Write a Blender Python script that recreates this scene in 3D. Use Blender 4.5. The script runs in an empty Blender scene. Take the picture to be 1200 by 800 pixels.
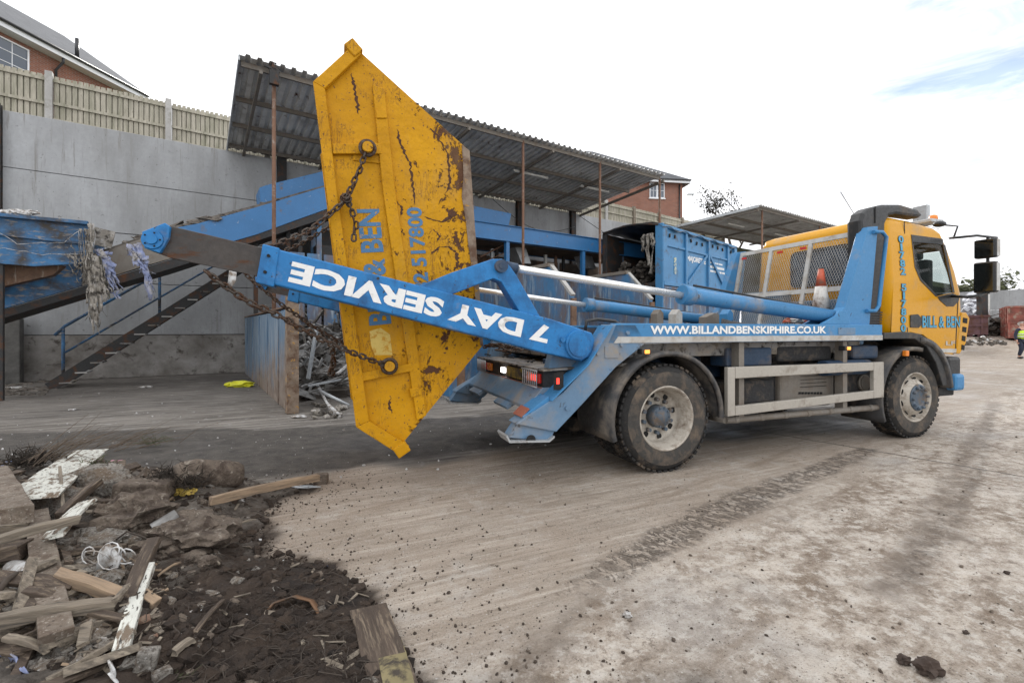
import bpy, bmesh, math, random
import numpy as np
from mathutils import Vector, Matrix
R = math.radians
random.seed(7)
S = bpy.context.scene
COL = S.collection
# ------------------------------------------------------------------ camera
F, CX, HY, H = 550.0, 600.0, 386.0, 1.38      # focal length in photo pixels, horizon, eye height
cam = bpy.data.cameras.new('camera'); co = bpy.data.objects.new('camera', cam); COL.objects.link(co)
co.location = (0, 0, H); co.rotation_euler = (R(90), 0, 0)
cam.sensor_width = 36; cam.lens = 36*F/1200; cam.shift_x = 0; cam.shift_y = -(400-HY)/1200
cam.clip_start = .05; cam.clip_end = 900
S.camera = co
# ------------------------------------------------------------------ world, sun, exposure
SUN_AZ, SUN_EL = R(-9), R(27)
w = bpy.data.worlds.new("World"); S.world = w; w.use_nodes = True
wn, wl = w.node_tree.nodes, w.node_tree.links
for n in list(wn): wn.remove(n)
out = wn.new('ShaderNodeOutputWorld'); bg = wn.new('ShaderNodeBackground'); bg.inputs[1].default_value = .1
sky = wn.new('ShaderNodeTexSky'); sky.sky_type = 'NISHITA'; sky.sun_disc = False
sky.sun_elevation = SUN_EL; sky.sun_rotation = SUN_AZ
tc = wn.new('ShaderNodeTexCoord'); mp = wn.new('ShaderNodeMapping'); mp.inputs['Scale'].default_value = (1.3, 1.3, 4.5)
mp.inputs['Rotation'].default_value = (R(8), R(-14), R(20))
nz = wn.new('ShaderNodeTexNoise'); nz.inputs['Scale'].default_value = 3.6; nz.inputs['Detail'].default_value = 9; nz.inputs['Roughness'].default_value = .62
nz.inputs['Distortion'].default_value = .5
# clouds thin out towards the upper right of the view (a real direction in the sky)
dt = wn.new('ShaderNodeVectorMath'); dt.operation = 'DOT_PRODUCT'
d_ = Vector((1.03, 1, .62)).normalized(); dt.inputs[1].default_value = d_
mr = wn.new('ShaderNodeMapRange'); mr.inputs[1].default_value = .978; mr.inputs[2].default_value = 1.0; mr.inputs[3].default_value = 0; mr.inputs[4].default_value = .36
ad = wn.new('ShaderNodeMath'); ad.operation = 'ADD'
mr2 = wn.new('ShaderNodeMapRange'); mr2.inputs[1].default_value = .60; mr2.inputs[2].default_value = .90; mr2.inputs[3].default_value = 1; mr2.inputs[4].default_value = .25
mx = wn.new('ShaderNodeMix'); mx.data_type = 'RGBA'
cl = wn.new('ShaderNodeMix'); cl.data_type = 'RGBA'
cl.inputs[6].default_value = (10.4, 10.5, 10.8, 1); cl.inputs[7].default_value = (5.6, 5.7, 6.0, 1)
nz2 = wn.new('ShaderNodeTexNoise'); nz2.inputs['Scale'].default_value = 3.1; nz2.inputs['Detail'].default_value = 7
mr3 = wn.new('ShaderNodeMapRange'); mr3.inputs[1].default_value = .42; mr3.inputs[2].default_value = .7
mskg = wn.new('ShaderNodeMapRange'); mskg.inputs[1].default_value = .70; mskg.inputs[2].default_value = 1.0
mul = wn.new('ShaderNodeMath'); mul.operation = 'MULTIPLY'
wl.new(tc.outputs['Generated'], mp.inputs[0]); wl.new(mp.outputs[0], nz.inputs['Vector']); wl.new(mp.outputs[0], nz2.inputs['Vector'])
wl.new(tc.outputs['Generated'], dt.inputs[0]); wl.new(dt.outputs['Value'], mr.inputs[0])
wl.new(nz.outputs['Fac'], ad.inputs[0]); wl.new(mr.outputs[0], ad.inputs[1]); wl.new(ad.outputs[0], mr2.inputs[0])
wl.new(dt.outputs['Value'], mskg.inputs[0]); wl.new(nz2.outputs['Fac'], mr3.inputs[0])
wl.new(mr3.outputs[0], mul.inputs[0]); wl.new(mskg.outputs[0], mul.inputs[1]); wl.new(mul.outputs[0], cl.inputs[0])
skm = wn.new('ShaderNodeMix'); skm.data_type = 'RGBA'; skm.blend_type = 'MULTIPLY'; skm.inputs[0].default_value = 1
skm.inputs[7].default_value = (.95, 1.05, 1.2, 1)
wl.new(sky.outputs[0], skm.inputs[6])
wl.new(mr2.outputs[0], mx.inputs[0]); wl.new(skm.outputs[2], mx.inputs[6]); wl.new(cl.outputs[2], mx.inputs[7])
wl.new(mx.outputs[2], bg.inputs[0]); wl.new(bg.outputs[0], out.inputs[0])
sl = bpy.data.lights.new('sun', 'SUN'); sl.energy = 2.6; sl.angle = R(7); sl.color = (1, .96, .9)
so = bpy.data.objects.new('sun', sl); COL.objects.link(so)
so.rotation_euler = (R(90)-SUN_EL, 0, R(180)-SUN_AZ-R(0)); so.location = (0, 0, 30)
sd = Vector((math.sin(SUN_AZ)*math.cos(SUN_EL), math.cos(SUN_AZ)*math.cos(SUN_EL), math.sin(SUN_EL)))
so.rotation_euler = sd.to_track_quat('Z', 'Y').to_euler()
S.view_settings.view_transform = 'Standard'; S.view_settings.look = 'None'; S.view_settings.exposure = 0.72; S.view_settings.gamma = 1
S.view_settings.use_curve_mapping = False
S.render.engine = 'CYCLES'

# ------------------------------------------------------------------ frames
C0 = Vector((0, 0, H))
def ray(px, py): return Vector(((px-CX)/F, 1, -(py-HY)/F))
def G(px, py, z=0.0):
    Y = (H-z)*F/(py-HY); return Vector(((px-CX)/F*Y, Y, z))
def AT(px, py, Y): return C0 + ray(px, py)*Y
def hit(px, py, P0, n):
    r = ray(px, py); return C0 + r*((P0-C0).dot(n)/r.dot(n))
TA = R(20.3); TO = Vector((1.5, 4.54, 0))
TM = Matrix.Translation(TO) @ Matrix.Rotation(TA, 4, 'Z'); TMI = TM.inverted()
TN = Vector((-math.sin(TA), math.cos(TA), 0))
def tp(px, py, v=0.0):
    p = TMI @ hit(px, py, TO+TN*v, TN); return (p.x, p.z)
WA = math.atan2(.557, .830); WO = Vector((-13.1, 12.05, 0))
WM = Matrix.Translation(WO) @ Matrix.Rotation(WA, 4, 'Z') @ Matrix.Scale(-1, 4, (0, 1, 0)); WMI = WM.inverted()   # x=t along, y=d towards the yard
WN = Vector((math.sin(WA), -math.cos(WA), 0))
def wp(px, py, d=0.0):
    p = WMI @ hit(px, py, WO+WN*d, WN); return (p.x, p.z)
def W3(t, d, z): return WM @ Vector((t, d, z))

# ------------------------------------------------------------------ materials
def nn(nt, t, **k):
    n = nt.nodes.new(t)
    for a, b in k.items(): setattr(n, a, b)
    return n
def c4(c): return (c[0], c[1], c[2], 1)
def mixc(nt, fac, a, b, blend='MIX'):
    m = nn(nt, 'ShaderNodeMix', data_type='RGBA', blend_type=blend)
    for s_, v_ in ((0, fac), (6, a), (7, b)):
        if hasattr(v_, 'links'): nt.links.new(v_, m.inputs[s_])
        elif s_ == 0: m.inputs[0].default_value = v_
        else: m.inputs[s_].default_value = c4(v_)
    return m.outputs[2]
def mrange(nt, src, a, b, c=0., d=1.):
    m = nn(nt, 'ShaderNodeMapRange'); nt.links.new(src, m.inputs[0])
    for i, v_ in enumerate((a, b, c, d)): m.inputs[i+1].default_value = v_
    return m.outputs[0]
def noise(nt, vec, sc, det=6, rough=.6, dist=0):
    n = nn(nt, 'ShaderNodeTexNoise'); nt.links.new(vec, n.inputs['Vector'])
    n.inputs['Scale'].default_value = sc; n.inputs['Detail'].default_value = det; n.inputs['Roughness'].default_value = rough
    n.inputs['Distortion'].default_value = dist
    return n.outputs['Fac']
def mapping(nt, vec, scale=(1, 1, 1), rot=(0, 0, 0), loc=(0, 0, 0)):
    m = nn(nt, 'ShaderNodeMapping'); nt.links.new(vec, m.inputs[0])
    m.inputs['Scale'].default_value = scale; m.inputs['Rotation'].default_value = rot; m.inputs['Location'].default_value = loc
    return m.outputs[0]
def rotscale(nt, vec, ang, scale, loc=(0, 0, 0)): return mapping(nt, mapping(nt, vec, rot=(0, 0, R(-ang))), scale, loc=loc)
def math_(nt, op, a, b=None):
    m = nn(nt, 'ShaderNodeMath', operation=op)
    for i, v_ in enumerate((a, b)):
        if v_ is None: continue
        if hasattr(v_, 'links'): nt.links.new(v_, m.inputs[i])
        else: m.inputs[i].default_value = v_
    return m.outputs[0]
def newmat(name):
    m = bpy.data.materials.new(name); m.use_nodes = True; nt = m.node_tree
    b = nt.nodes['Principled BSDF']; t = nn(nt, 'ShaderNodeTexCoord')
    return m, nt, b, t.outputs['Object']
def mat(name, base, rough=.6, metal=0., var=.18, vs=2.5, layers=(), bump=.15, bs=50, stretch=(1, 1, 1), spec=.5, rvar=.12, coat=0, bd=.004):
    """layers: (colour, cover 0..1, scale, softness, roughness or None)"""
    m, nt, b, oc = newmat(name)
    vec = mapping(nt, oc, stretch)
    n1 = noise(nt, vec, vs, 8, .65)
    col = mixc(nt, mrange(nt, n1, .3, .7), [x*(1-var) for x in base], [min(1, x*(1+var)) for x in base])
    n_f = noise(nt, vec, vs*14, 4, .7)
    col = mixc(nt, mrange(nt, n_f, .35, .7, 0, .35), col, [x*.72 for x in base])
    rg = mrange(nt, n_f, .3, .7, max(.05, rough-rvar), min(1, rough+rvar))
    for i, L in enumerate(layers):
        c, cov, sc, soft = L[:4]
        v2 = mapping(nt, oc, L[5] if len(L) > 5 else stretch, loc=(3.1*i+1.7, 5.3*i, 2.2*i))
        th = .5+(.5-cov)*.42
        f = mrange(nt, noise(nt, v2, sc, 11, .68, .3), th-soft, th+soft)
        col = mixc(nt, f, col, c)
        if len(L) > 4 and L[4] is not None:
            mm = nn(nt, 'ShaderNodeMix', data_type='FLOAT'); nt.links.new(f, mm.inputs[0]); nt.links.new(rg, mm.inputs[2]); mm.inputs[3].default_value = L[4]
            rg = mm.outputs[0]
    nt.links.new(col, b.inputs['Base Color']); nt.links.new(rg, b.inputs['Roughness'])
    b.inputs['Metallic'].default_value = metal; b.inputs['Specular IOR Level'].default_value = spec
    if coat: b.inputs['Coat Weight'].default_value = coat; b.inputs['Coat Roughness'].default_value = .12
    if bump:
        bp = nn(nt, 'ShaderNodeBump'); bp.inputs['Strength'].default_value = bump; bp.inputs['Distance'].default_value = bd
        nt.links.new(noise(nt, vec, bs, 8, .7), bp.inputs['Height']); nt.links.new(bp.outputs[0], b.inputs['Normal'])
    return m
RUST = (.10, .042, .018); DIRT = (.16, .12, .085); DUST = (.30, .25, .19); GRIME = (.05, .043, .036)
M = {}
M['blue'] = mat('truck_blue', (.055, .22, .44), .42, var=.08, spec=.3, layers=((DUST, .16, 2.2, .10, .8), (GRIME, .12, 7, .03, .8)), bump=.05)
M['blue_arm'] = mat('arm_blue', (.022, .19, .47), .42, var=.10, spec=.3, layers=((DUST, .10, 3.2, .10, .8), ((.02, .08, .2), .3, 5, .12, .6), (GRIME, .17, 20, .02, .8), (RUST, .08, 9, .015, .9)), bump=.05)
M['blue_dull'] = mat('dusty_blue', (.12, .215, .33), .6, var=.12, layers=((DUST, .28, 2.4, .14, .9), (GRIME, .16, 7, .04, .9)), bump=.1)
M['blue_dark'] = mat('chassis_blue', (.018, .045, .09), .6, layers=((DIRT, .22, 3, .12, .9),), bump=.2)
M['silver'] = mat('silver_stripe', (.48, .48, .46), .45, var=.06, layers=((DUST, .32, 4, .1, .8),), bump=.03)
M['alu'] = mat('dirty_aluminium', (.42, .39, .34), .5, metal=.3, var=.08, layers=((DIRT, .13, 4, .12, .9),), bump=.06)
M['galv'] = mat('galvanised', (.45, .47, .48), .5, metal=.5, bump=.05, layers=((DIRT, .2, 6, .05, .8),))
M['chrome'] = mat('polished_rod', (.85, .85, .83), .2, metal=.6, var=.03, bump=0)
M['yellow_cab'] = mat('cab_yellow', (.62, .295, .0008), .34, var=.05, spec=.2, layers=((DUST, .08, 2, .15, .6),), bump=.02, coat=.08)
M['black_pl'] = mat('black_plastic', (.016, .017, .018), .5, layers=((DIRT, .14, 3, .12, .8),), bump=.08)
M['guard'] = mat('mudguard_plastic', (.032, .032, .034), .55, layers=((DUST, .10, 3, .2, .9),), bump=.12)
M['tyre'] = mat('tyre_rubber', (.016, .0155, .015), .85, layers=((DIRT, .22, 6, .1, .95),), bump=.3, bs=40)
M['tyre_side'] = mat('tyre_sidewall', (.045, .042, .038), .85, layers=((DIRT, .28, 7, .12, .95),), bump=.2, bs=40)
M['rim'] = mat('dirty_rim', (.46, .42, .36), .6, metal=.2, layers=((DIRT, .30, 9, .12, .9),), bump=.15)
M['hub'] = mat('hub_blue', (.075, .105, .14), .55, layers=((DIRT, .4, 9, .08, .9),), bump=.2)
M['hole'] = mat('dark_hole', (.012, .012, .012), .9, bump=0)
M['under'] = mat('underbody', (.02, .02, .021), .8, layers=((DIRT, .18, 5, .12, .95),), bump=.4, bs=20)
M['tank'] = mat('grey_tank', (.19, .17, .145), .7, layers=((DIRT, .25, 4, .12, .9),), bump=.2)
M['boom'] = mat('greasy_boom', (.062, .053, .047), .62, metal=.2, layers=((RUST, .25, 5, .06, .9, (1, 1, 3)), ((.02, .018, .017), .33, 4, .1, .35)), bump=.3, bs=30)
M['white'] = mat('white_lettering', (.82, .82, .80), .5, var=.03, bump=0, layers=((DUST, .12, 6, .1),))
M['red'] = mat('red_reflective', (.36, .11, .065), .6, layers=((DIRT, .35, 6, .1),), bump=.05)
M['lettblue'] = mat('lettering_blue', (.055, .17, .33), .55, var=.08, bump=0, layers=(((.55, .28, .02), .18, 26, .03), (RUST, .10, 12, .02)))
M['cyan'] = mat('lettering_cyan', (.05, .33, .50), .4, var=.04, bump=0)
M['navy'] = mat('lettering_navy', (.012, .03, .08), .4, var=.04, bump=0)
M['chain'] = mat('rusty_chain', (.085, .07, .058), .5, metal=.6, layers=((RUST, .4, 30, .1, .9),), bump=.2)
M['deck'] = mat('deck_plate', (.22, .21, .20), .6, metal=.2, layers=(((.03, .025, .02), .40, 9, .05, .9), (DUST, .3, 3, .1, .9)), bump=.3)
M['conc_wall'] = mat('precast_concrete', (.40, .41, .42), .85, var=.14, vs=.7, layers=(((.22, .22, .215), .36, .8, .22, None, (1, 1, .35)), ((.24, .235, .225), .20, 2.2, .06, None, (5, 5, .3)), ((.13, .125, .12), .13, 9, .03, None)), bump=.25, bs=25)
M['conc_base'] = mat('dirt_stained_concrete', (.32, .305, .285), .9, var=.25, vs=.9, layers=(((.12, .105, .09), .48, 1.1, .16), ((.07, .06, .05), .25, 3, .05)), bump=.35, bs=22)
M['conc_dark'] = mat('stained_concrete', (.13, .125, .115), .9, var=.3, vs=1.2, layers=(((.05, .048, .045), .45, 1.4, .14),), bump=.3, bs=20)
M['steel_dark'] = mat('dark_steel', (.026, .026, .026), .7, layers=((RUST, .3, 4, .08, .9),), bump=.15)
M['rusty_post'] = mat('rusty_pipe', (.16, .085, .052), .85, layers=(((.25, .2, .17), .25, 8, .06),), bump=.2)
M['sheet'] = mat('corrugated_sheet', (.68, .68, .66), .6, metal=.0, var=.2, vs=1.0, layers=(((.22, .20, .18), .22, 1.1, .14, .8), (RUST, .14, 3, .04, .9)), bump=.1)
M['bay_blue'] = mat('weathered_blue', (.06, .18, .34), .65, var=.2, layers=(((.16, .11, .08), .42, 1.8, .12, .9, (1, 1, .4)), ((.32, .38, .42), .25, 3, .06, .8, (2, 2, .25))), bump=.2)
M['bay_rust'] = mat('rusty_plate', (.18, .105, .065), .85, var=.3, layers=(((.10, .06, .04), .4, 4, .1), ((.30, .25, .2), .25, 5, .05, None, (2, 2, .4))), bump=.3)
M['conv_blue'] = mat('conveyor_blue', (.028, .15, .35), .42, var=.1, layers=((DIRT, .14, 3, .06, .9), (RUST, .10, 7, .03, .9), ((.35, .38, .42), .10, 9, .03, .8)), bump=.08)
M['conv_old'] = mat('old_conveyor_blue', (.035, .15, .32), .65, var=.2, layers=(((.06, .052, .045), .45, 2.3, .12, .9), (DUST, .25, 5, .06, .9, (1, 1, 3))), bump=.2)
M['belt'] = mat('dirty_belt', (.16, .14, .12), .9, var=.3, layers=((GRIME, .4, 4, .1),), bump=.5, bs=18)
M['brown_ply'] = mat('brown_ply', (.15, .10, .065), .8, var=.3, layers=(((.05, .04, .03), .45, 1.6, .12),), bump=.15)
M['cont_blue'] = mat('container_blue', (.055, .215, .42), .5, var=.12, layers=(((.10, .13, .17), .22, 3, .06, .8), (RUST, .10, 8, .03, .9)), bump=.1)
M['tarp'] = mat('dark_tarpaulin', (.045, .05, .065), .4, layers=(((.3, .32, .36), .18, 4, .1, .5),), bump=.3)
M['fence'] = mat('weathered_fence', (.40, .37, .30), .85, var=.25, vs=6, stretch=(3, 3, .4), layers=(((.19, .19, .13), .30, 1.8, .14), ((.10, .08, .06), .12, 9, .03)), bump=.3)
M['fpost'] = mat('concrete_post', (.40, .39, .37), .85, layers=(((.18, .17, .13), .2, 4, .1),), bump=.2)
M['wood'] = mat('grey_wood', (.20, .165, .125), .85, var=.45, vs=3, stretch=(1.2, 14, 14), layers=((GRIME, .3, 3, .1), ((.34, .29, .22), .25, 4, .08)), bump=.7, bs=20)
M['wood_dark'] = mat('wet_wood', (.07, .05, .036), .8, var=.45, vs=3, stretch=(1.2, 14, 14), layers=(((.22, .17, .12), .3, 4, .08),), bump=.8, bs=20)
M['wood_tan'] = mat('tan_wood', (.30, .215, .14), .8, var=.35, vs=3, stretch=(1.2, 14, 14), layers=((DIRT, .33, 3, .08), (GRIME, .14, 7, .03)), bump=.5, bs=20)
M['wood_white'] = mat('peeling_white_wood', (.60, .60, .54), .7, var=.15, vs=3, stretch=(2, 7, 7), layers=(((.16, .12, .085), .40, 4, .04, .9), (GRIME, .25, 9, .03)), bump=.5, bs=20)
M['board_dusty'] = mat('dusty_board', (.20, .165, .13), .95, var=.35, vs=9, layers=(((.11, .08, .058), .45, 13, .08), ((.36, .32, .27), .25, 55, .04), ((.07, .05, .038), .25, 40, .04)), bump=1, bs=90)
M['plastic_w'] = mat('white_plastic', (.56, .56, .55), .4, var=.2, layers=((DIRT, .42, 14, .08),), bump=.1)
M['cloth_b'] = mat('faded_blue_cloth', (.25, .29, .46), .9, var=.3, vs=8, layers=(((.38, .36, .34), .4, 6, .08), (GRIME, .25, 9, .06)), bump=.4)
M['cloth_g'] = mat('grey_rag', (.26, .235, .20), .95, var=.35, vs=9, layers=(((.46, .44, .41), .3, 8, .08), (GRIME, .35, 9, .06)), bump=.5)
M['cloth_o'] = mat('olive_rag', (.10, .095, .07), .95, var=.3, layers=((GRIME, .3, 9, .06),), bump=.5)
M['brick'] = None
M['stone'] = mat('earthy_stone', (.165, .13, .10), .95, var=.4, vs=7, layers=(((.065, .046, .034), .45, 9, .07), ((.30, .26, .21), .25, 22, .05), ((.05, .036, .026), .25, 60, .04)), bump=1, bs=45, bd=.02)
M['conc_lump'] = mat('broken_concrete', (.27, .25, .22), .95, var=.4, vs=9, layers=(((.09, .075, .06), .42, 60, .05), (DIRT, .40, 8, .08), ((.45, .43, .4), .22, 75, .04)), bump=1, bs=60, bd=.02)
M['brick_l'] = mat('loose_brick', (.24, .13, .09), .9, layers=((DIRT, .5, 6, .1),), bump=.5)
M['twig'] = mat('twig_bark', (.055, .042, .032), .9, bump=.2)
M['twig_pale'] = mat('dry_twig', (.13, .098, .072), .9, bump=.2)
M['root'] = mat('root_mass', (.035, .027, .02), .95, bump=.2)
M['leaf'] = mat('autumn_leaf', (.075, .085, .035), .8, var=.4, vs=20, bump=0)
M['leafd'] = mat('dark_leaf', (.045, .042, .03), .8, var=.4, vs=20, bump=0)
M['redskip'] = mat('faded_red', (.30, .085, .06), .65, layers=(((.12, .05, .04), .4, 1.5, .12, .9), (DUST, .3, 4, .08)), bump=.15)
M['purskip'] = mat('faded_maroon', (.13, .065, .075), .7, layers=((RUST, .35, 1.6, .1, .9),), bump=.15)
M['bags'] = mat('white_waste', (.62, .63, .66), .6, var=.3, vs=3, layers=(((.10, .10, .14), .3, 3, .06),), bump=.4)
M['scrap'] = mat('scrap_metal', (.26, .255, .245), .5, metal=.3, var=.5, vs=1.3, layers=(((.07, .06, .05), .48, 1.5, .06, .8),), bump=.2)
M['waste'] = mat('mixed_waste', (.10, .085, .07), .95, var=.4, layers=(((.3, .28, .25), .2, 6, .05),), bump=1, bs=10, bd=.03)
M['roof_tile'] = None
M['upvc'] = mat('white_upvc', (.75, .76, .78), .35, var=.03, bump=0)
M['gutter'] = mat('black_gutter', (.025, .025, .028), .4, bump=0)
M['amber'] = mat('amber_lens', (.75, .22, .02), .25, var=.05, bump=.05)
M['redlens'] = mat('red_lens', (.45, .02, .015), .2, var=.05, bump=.05)
M['mirror'] = mat('mirror_glass', (.10, .11, .11), .05, metal=1, var=.02, bump=0)
M['lampw'] = mat('light_fitting', (.62, .62, .58), .5, bump=0)
M['hivis'] = mat('hi_vis_yellow', (.55, .80, .04), .7, var=.1, vs=8, bump=.2)
M['reflect'] = mat('grey_tape', (.6, .62, .62), .4, bump=0)
M['navycloth'] = mat('navy_cloth', (.02, .025, .045), .9, bump=.1)
M['skin'] = mat('skin', (.50, .28, .20), .6, var=.08, bump=0)
M['hair'] = mat('grey_hair', (.48, .45, .42), .8, bump=.3)
M['conered'] = mat('cone_orange', (.50, .09, .04), .5, layers=((DIRT, .3, 6, .1),), bump=.05)
M['conewhite'] = mat('cone_white', (.62, .60, .56), .5, layers=((DIRT, .35, 9, .08),), bump=.05)
M['hose'] = mat('rubber_hose', (.02, .02, .02), .4, bump=0)
M['yellowbag'] = mat('yellow_sack', (.62, .60, .03), .5, layers=((GRIME, .2, 10, .03),), bump=.3)
M['gold'] = mat('yellow_rag', (.5, .36, .08), .8, layers=((DIRT, .3, 12, .06),), bump=.3)
M['pink'] = mat('pink_wrap', (.45, .22, .27), .6, layers=((DIRT, .4, 12, .06),), bump=.3)
M['bluebit'] = mat('blue_plastic_bit', (.06, .14, .42), .4, bump=.1)
M['sign_red'] = mat('sign_red', (.55, .04, .04), .4, bump=0)
M['sign_blue'] = mat('sign_blue', (.04, .25, .5), .4, bump=0)

def emis(name, col, st):
    m, nt, b, oc = newmat(name); b.inputs['Base Color'].default_value = c4(col)
    b.inputs['Emission Color'].default_value = c4(col); b.inputs['Emission Strength'].default_value = st; return m
M['lit_red'] = emis('lit_tail_lamp', (1, .05, .03), .9); M['lit_white'] = emis('lit_reverse_lamp', (1, .95, .9), 3); M['lit_amber'] = emis('lit_marker', (1, .35, .06), .9)

def brick_mat(name, c1, c2, mortar, sc):
    m, nt, b, oc = newmat(name)
    sep = nn(nt, 'ShaderNodeSeparateXYZ'); nt.links.new(oc, sep.inputs[0])
    cmb = nn(nt, 'ShaderNodeCombineXYZ'); nt.links.new(math_(nt, 'ADD', sep.outputs[0], sep.outputs[1]), cmb.inputs[0]); nt.links.new(sep.outputs[2], cmb.inputs[1])
    br = nn(nt, 'ShaderNodeTexBrick'); nt.links.new(cmb.outputs[0], br.inputs['Vector'])
    br.inputs['Scale'].default_value = sc; br.inputs['Color1'].default_value = c4(c1); br.inputs['Color2'].default_value = c4(c2); br.inputs['Mortar'].default_value = c4(mortar)
    br.inputs['Brick Width'].default_value = .225; br.inputs['Row Height'].default_value = .075; br.inputs['Mortar Size'].default_value = .010; br.inputs['Bias'].default_value = -.2
    col = mixc(nt, mrange(nt, noise(nt, oc, 1.3), .3, .7, 0, .4), br.outputs[0], [x*.6 for x in c1])
    nt.links.new(col, b.inputs['Base Color']); b.inputs['Roughness'].default_value = .9
    bp = nn(nt, 'ShaderNodeBump'); bp.inputs['Strength'].default_value = .4; bp.inputs['Distance'].default_value = .01; bp.invert = True
    nt.links.new(br.outputs['Fac'], bp.inputs['Height']); nt.links.new(bp.outputs[0], b.inputs['Normal'])
    return m
M['brick'] = brick_mat('red_brick', (.30, .115, .07), (.20, .075, .05), (.26, .22, .19), 1)
def roof_mat():
    m, nt, b, oc = newmat('grey_roof_tile')
    sep = nn(nt, 'ShaderNodeSeparateXYZ'); nt.links.new(oc, sep.inputs[0])
    wv = math_(nt, 'FRACT', math_(nt, 'MULTIPLY', sep.outputs[2], 5.5))
    wx = math_(nt, 'FRACT', math_(nt, 'MULTIPLY', math_(nt, 'ADD', sep.outputs[0], sep.outputs[1]), 3.6))
    col = mixc(nt, mrange(nt, noise(nt, oc, 3), .3, .7), (.055, .06, .068), (.10, .105, .115))
    col = mixc(nt, mrange(nt, wv, .0, .16, .75, 0), col, (.02, .02, .022))
    nt.links.new(col, b.inputs['Base Color']); b.inputs['Roughness'].default_value = .65
    bp = nn(nt, 'ShaderNodeBump'); bp.inputs['Distance'].default_value = .02; bp.inputs['Strength'].default_value = .7
    nt.links.new(math_(nt, 'ADD', wv, mrange(nt, wx, 0, .1, 0, .6)), bp.inputs['Height']); nt.links.new(bp.outputs[0], b.inputs['Normal'])
    return m
M['roof_tile'] = roof_mat()
def glass(name, col, rough=.03, alpha=.35):
    m, nt, b, oc = newmat(name); o = nt.nodes['Material Output']
    b.inputs['Base Color'].default_value = c4(col); b.inputs['Roughness'].default_value = rough; b.inputs['Specular IOR Level'].default_value = 1
    tr = nn(nt, 'ShaderNodeBsdfTransparent'); tr.inputs[0].default_value = (.9, .93, .92, 1)
    ms = nn(nt, 'ShaderNodeMixShader'); ms.inputs[0].default_value = alpha
    nt.links.new(tr.outputs[0], ms.inputs[1]); nt.links.new(b.outputs[0], ms.inputs[2]); nt.links.new(ms.outputs[0], o.inputs[0])
    return m
M['glass'] = glass('cab_glass', (.03, .04, .04), .03, .16); M['hglass'] = glass('house_glass', (.06, .08, .11), .03, .92)

def skip_yellow():
    m, nt, b, oc = newmat('scratched_yellow_paint')
    col = mixc(nt, mrange(nt, noise(nt, oc, 2.2, 8, .65), .3, .7), (.46, .215, .0015), (.60, .295, .002))
    fine = noise(nt, oc, 60, 6, .7)
    col = mixc(nt, mrange(nt, fine, .56, .66, 0, .6), col, (.40, .20, .03))
    sep = nn(nt, 'ShaderNodeSeparateXYZ'); nt.links.new(oc, sep.inputs[0])
    # chips: more of them towards the worn floor edge of the skip (local x)
    edge = mrange(nt, sep.outputs[0], .25, 1.2, -.02, .115)
    n2 = math_(nt, 'ADD', noise(nt, mapping(nt, oc, (1, 1, .8)), 7, 12, .74, .5), edge)
    chip = mrange(nt, n2, .635, .655)
    col = mixc(nt, chip, col, (.085, .035, .016))
    n3 = noise(nt, mapping(nt, oc, (2.6, 2.6, .55), loc=(4, 1, 2)), 7, 12, .7, .9)
    line = mrange(nt, math_(nt, 'ABSOLUTE', math_(nt, 'SUBTRACT', n3, .5)), .0, .016, 1, 0)
    gate = mrange(nt, noise(nt, mapping(nt, oc, loc=(9, 2, 1)), 2.4, 3), .52, .57)
    lf = math_(nt, 'MULTIPLY', line, gate)
    col = mixc(nt, lf, col, (.09, .04, .02))
    pit = mrange(nt, noise(nt, oc, 38, 3, .5), .66, .70)
    col = mixc(nt, pit, col, (.13, .06, .03))
    sm = mrange(nt, noise(nt, mapping(nt, oc, (1, 1, .35), loc=(2, 7, 4)), 3, 8), .55, .75, 0, .45)
    col = mixc(nt, sm, col, (.30, .20, .09))
    nt.links.new(col, b.inputs['Base Color']); nt.links.new(mrange(nt, fine, .3, .7, .48, .72), b.inputs['Roughness']); b.inputs['Specular IOR Level'].default_value = .22
    hgt = math_(nt, 'SUBTRACT', math_(nt, 'MULTIPLY', noise(nt, oc, 5, 4), .6), math_(nt, 'MULTIPLY', chip, .15))
    bp = nn(nt, 'ShaderNodeBump'); bp.inputs['Strength'].default_value = .7; bp.inputs['Distance'].default_value = .06
    nt.links.new(hgt, bp.inputs['Height']); nt.links.new(bp.outputs[0], b.inputs['Normal'])
    return m
M['skip'] = skip_yellow()
M['crack'] = mat('rust_crack', (.07, .03, .015), .9, var=.4, vs=20)
M['skip_worn'] = mat('worn_floor_edge', (.25, .19, .14), .85, var=.3, vs=6, layers=(((.11, .06, .035), .45, 5, .08), ((.50, .26, .03), .22, 11, .02)), bump=.4)

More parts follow.
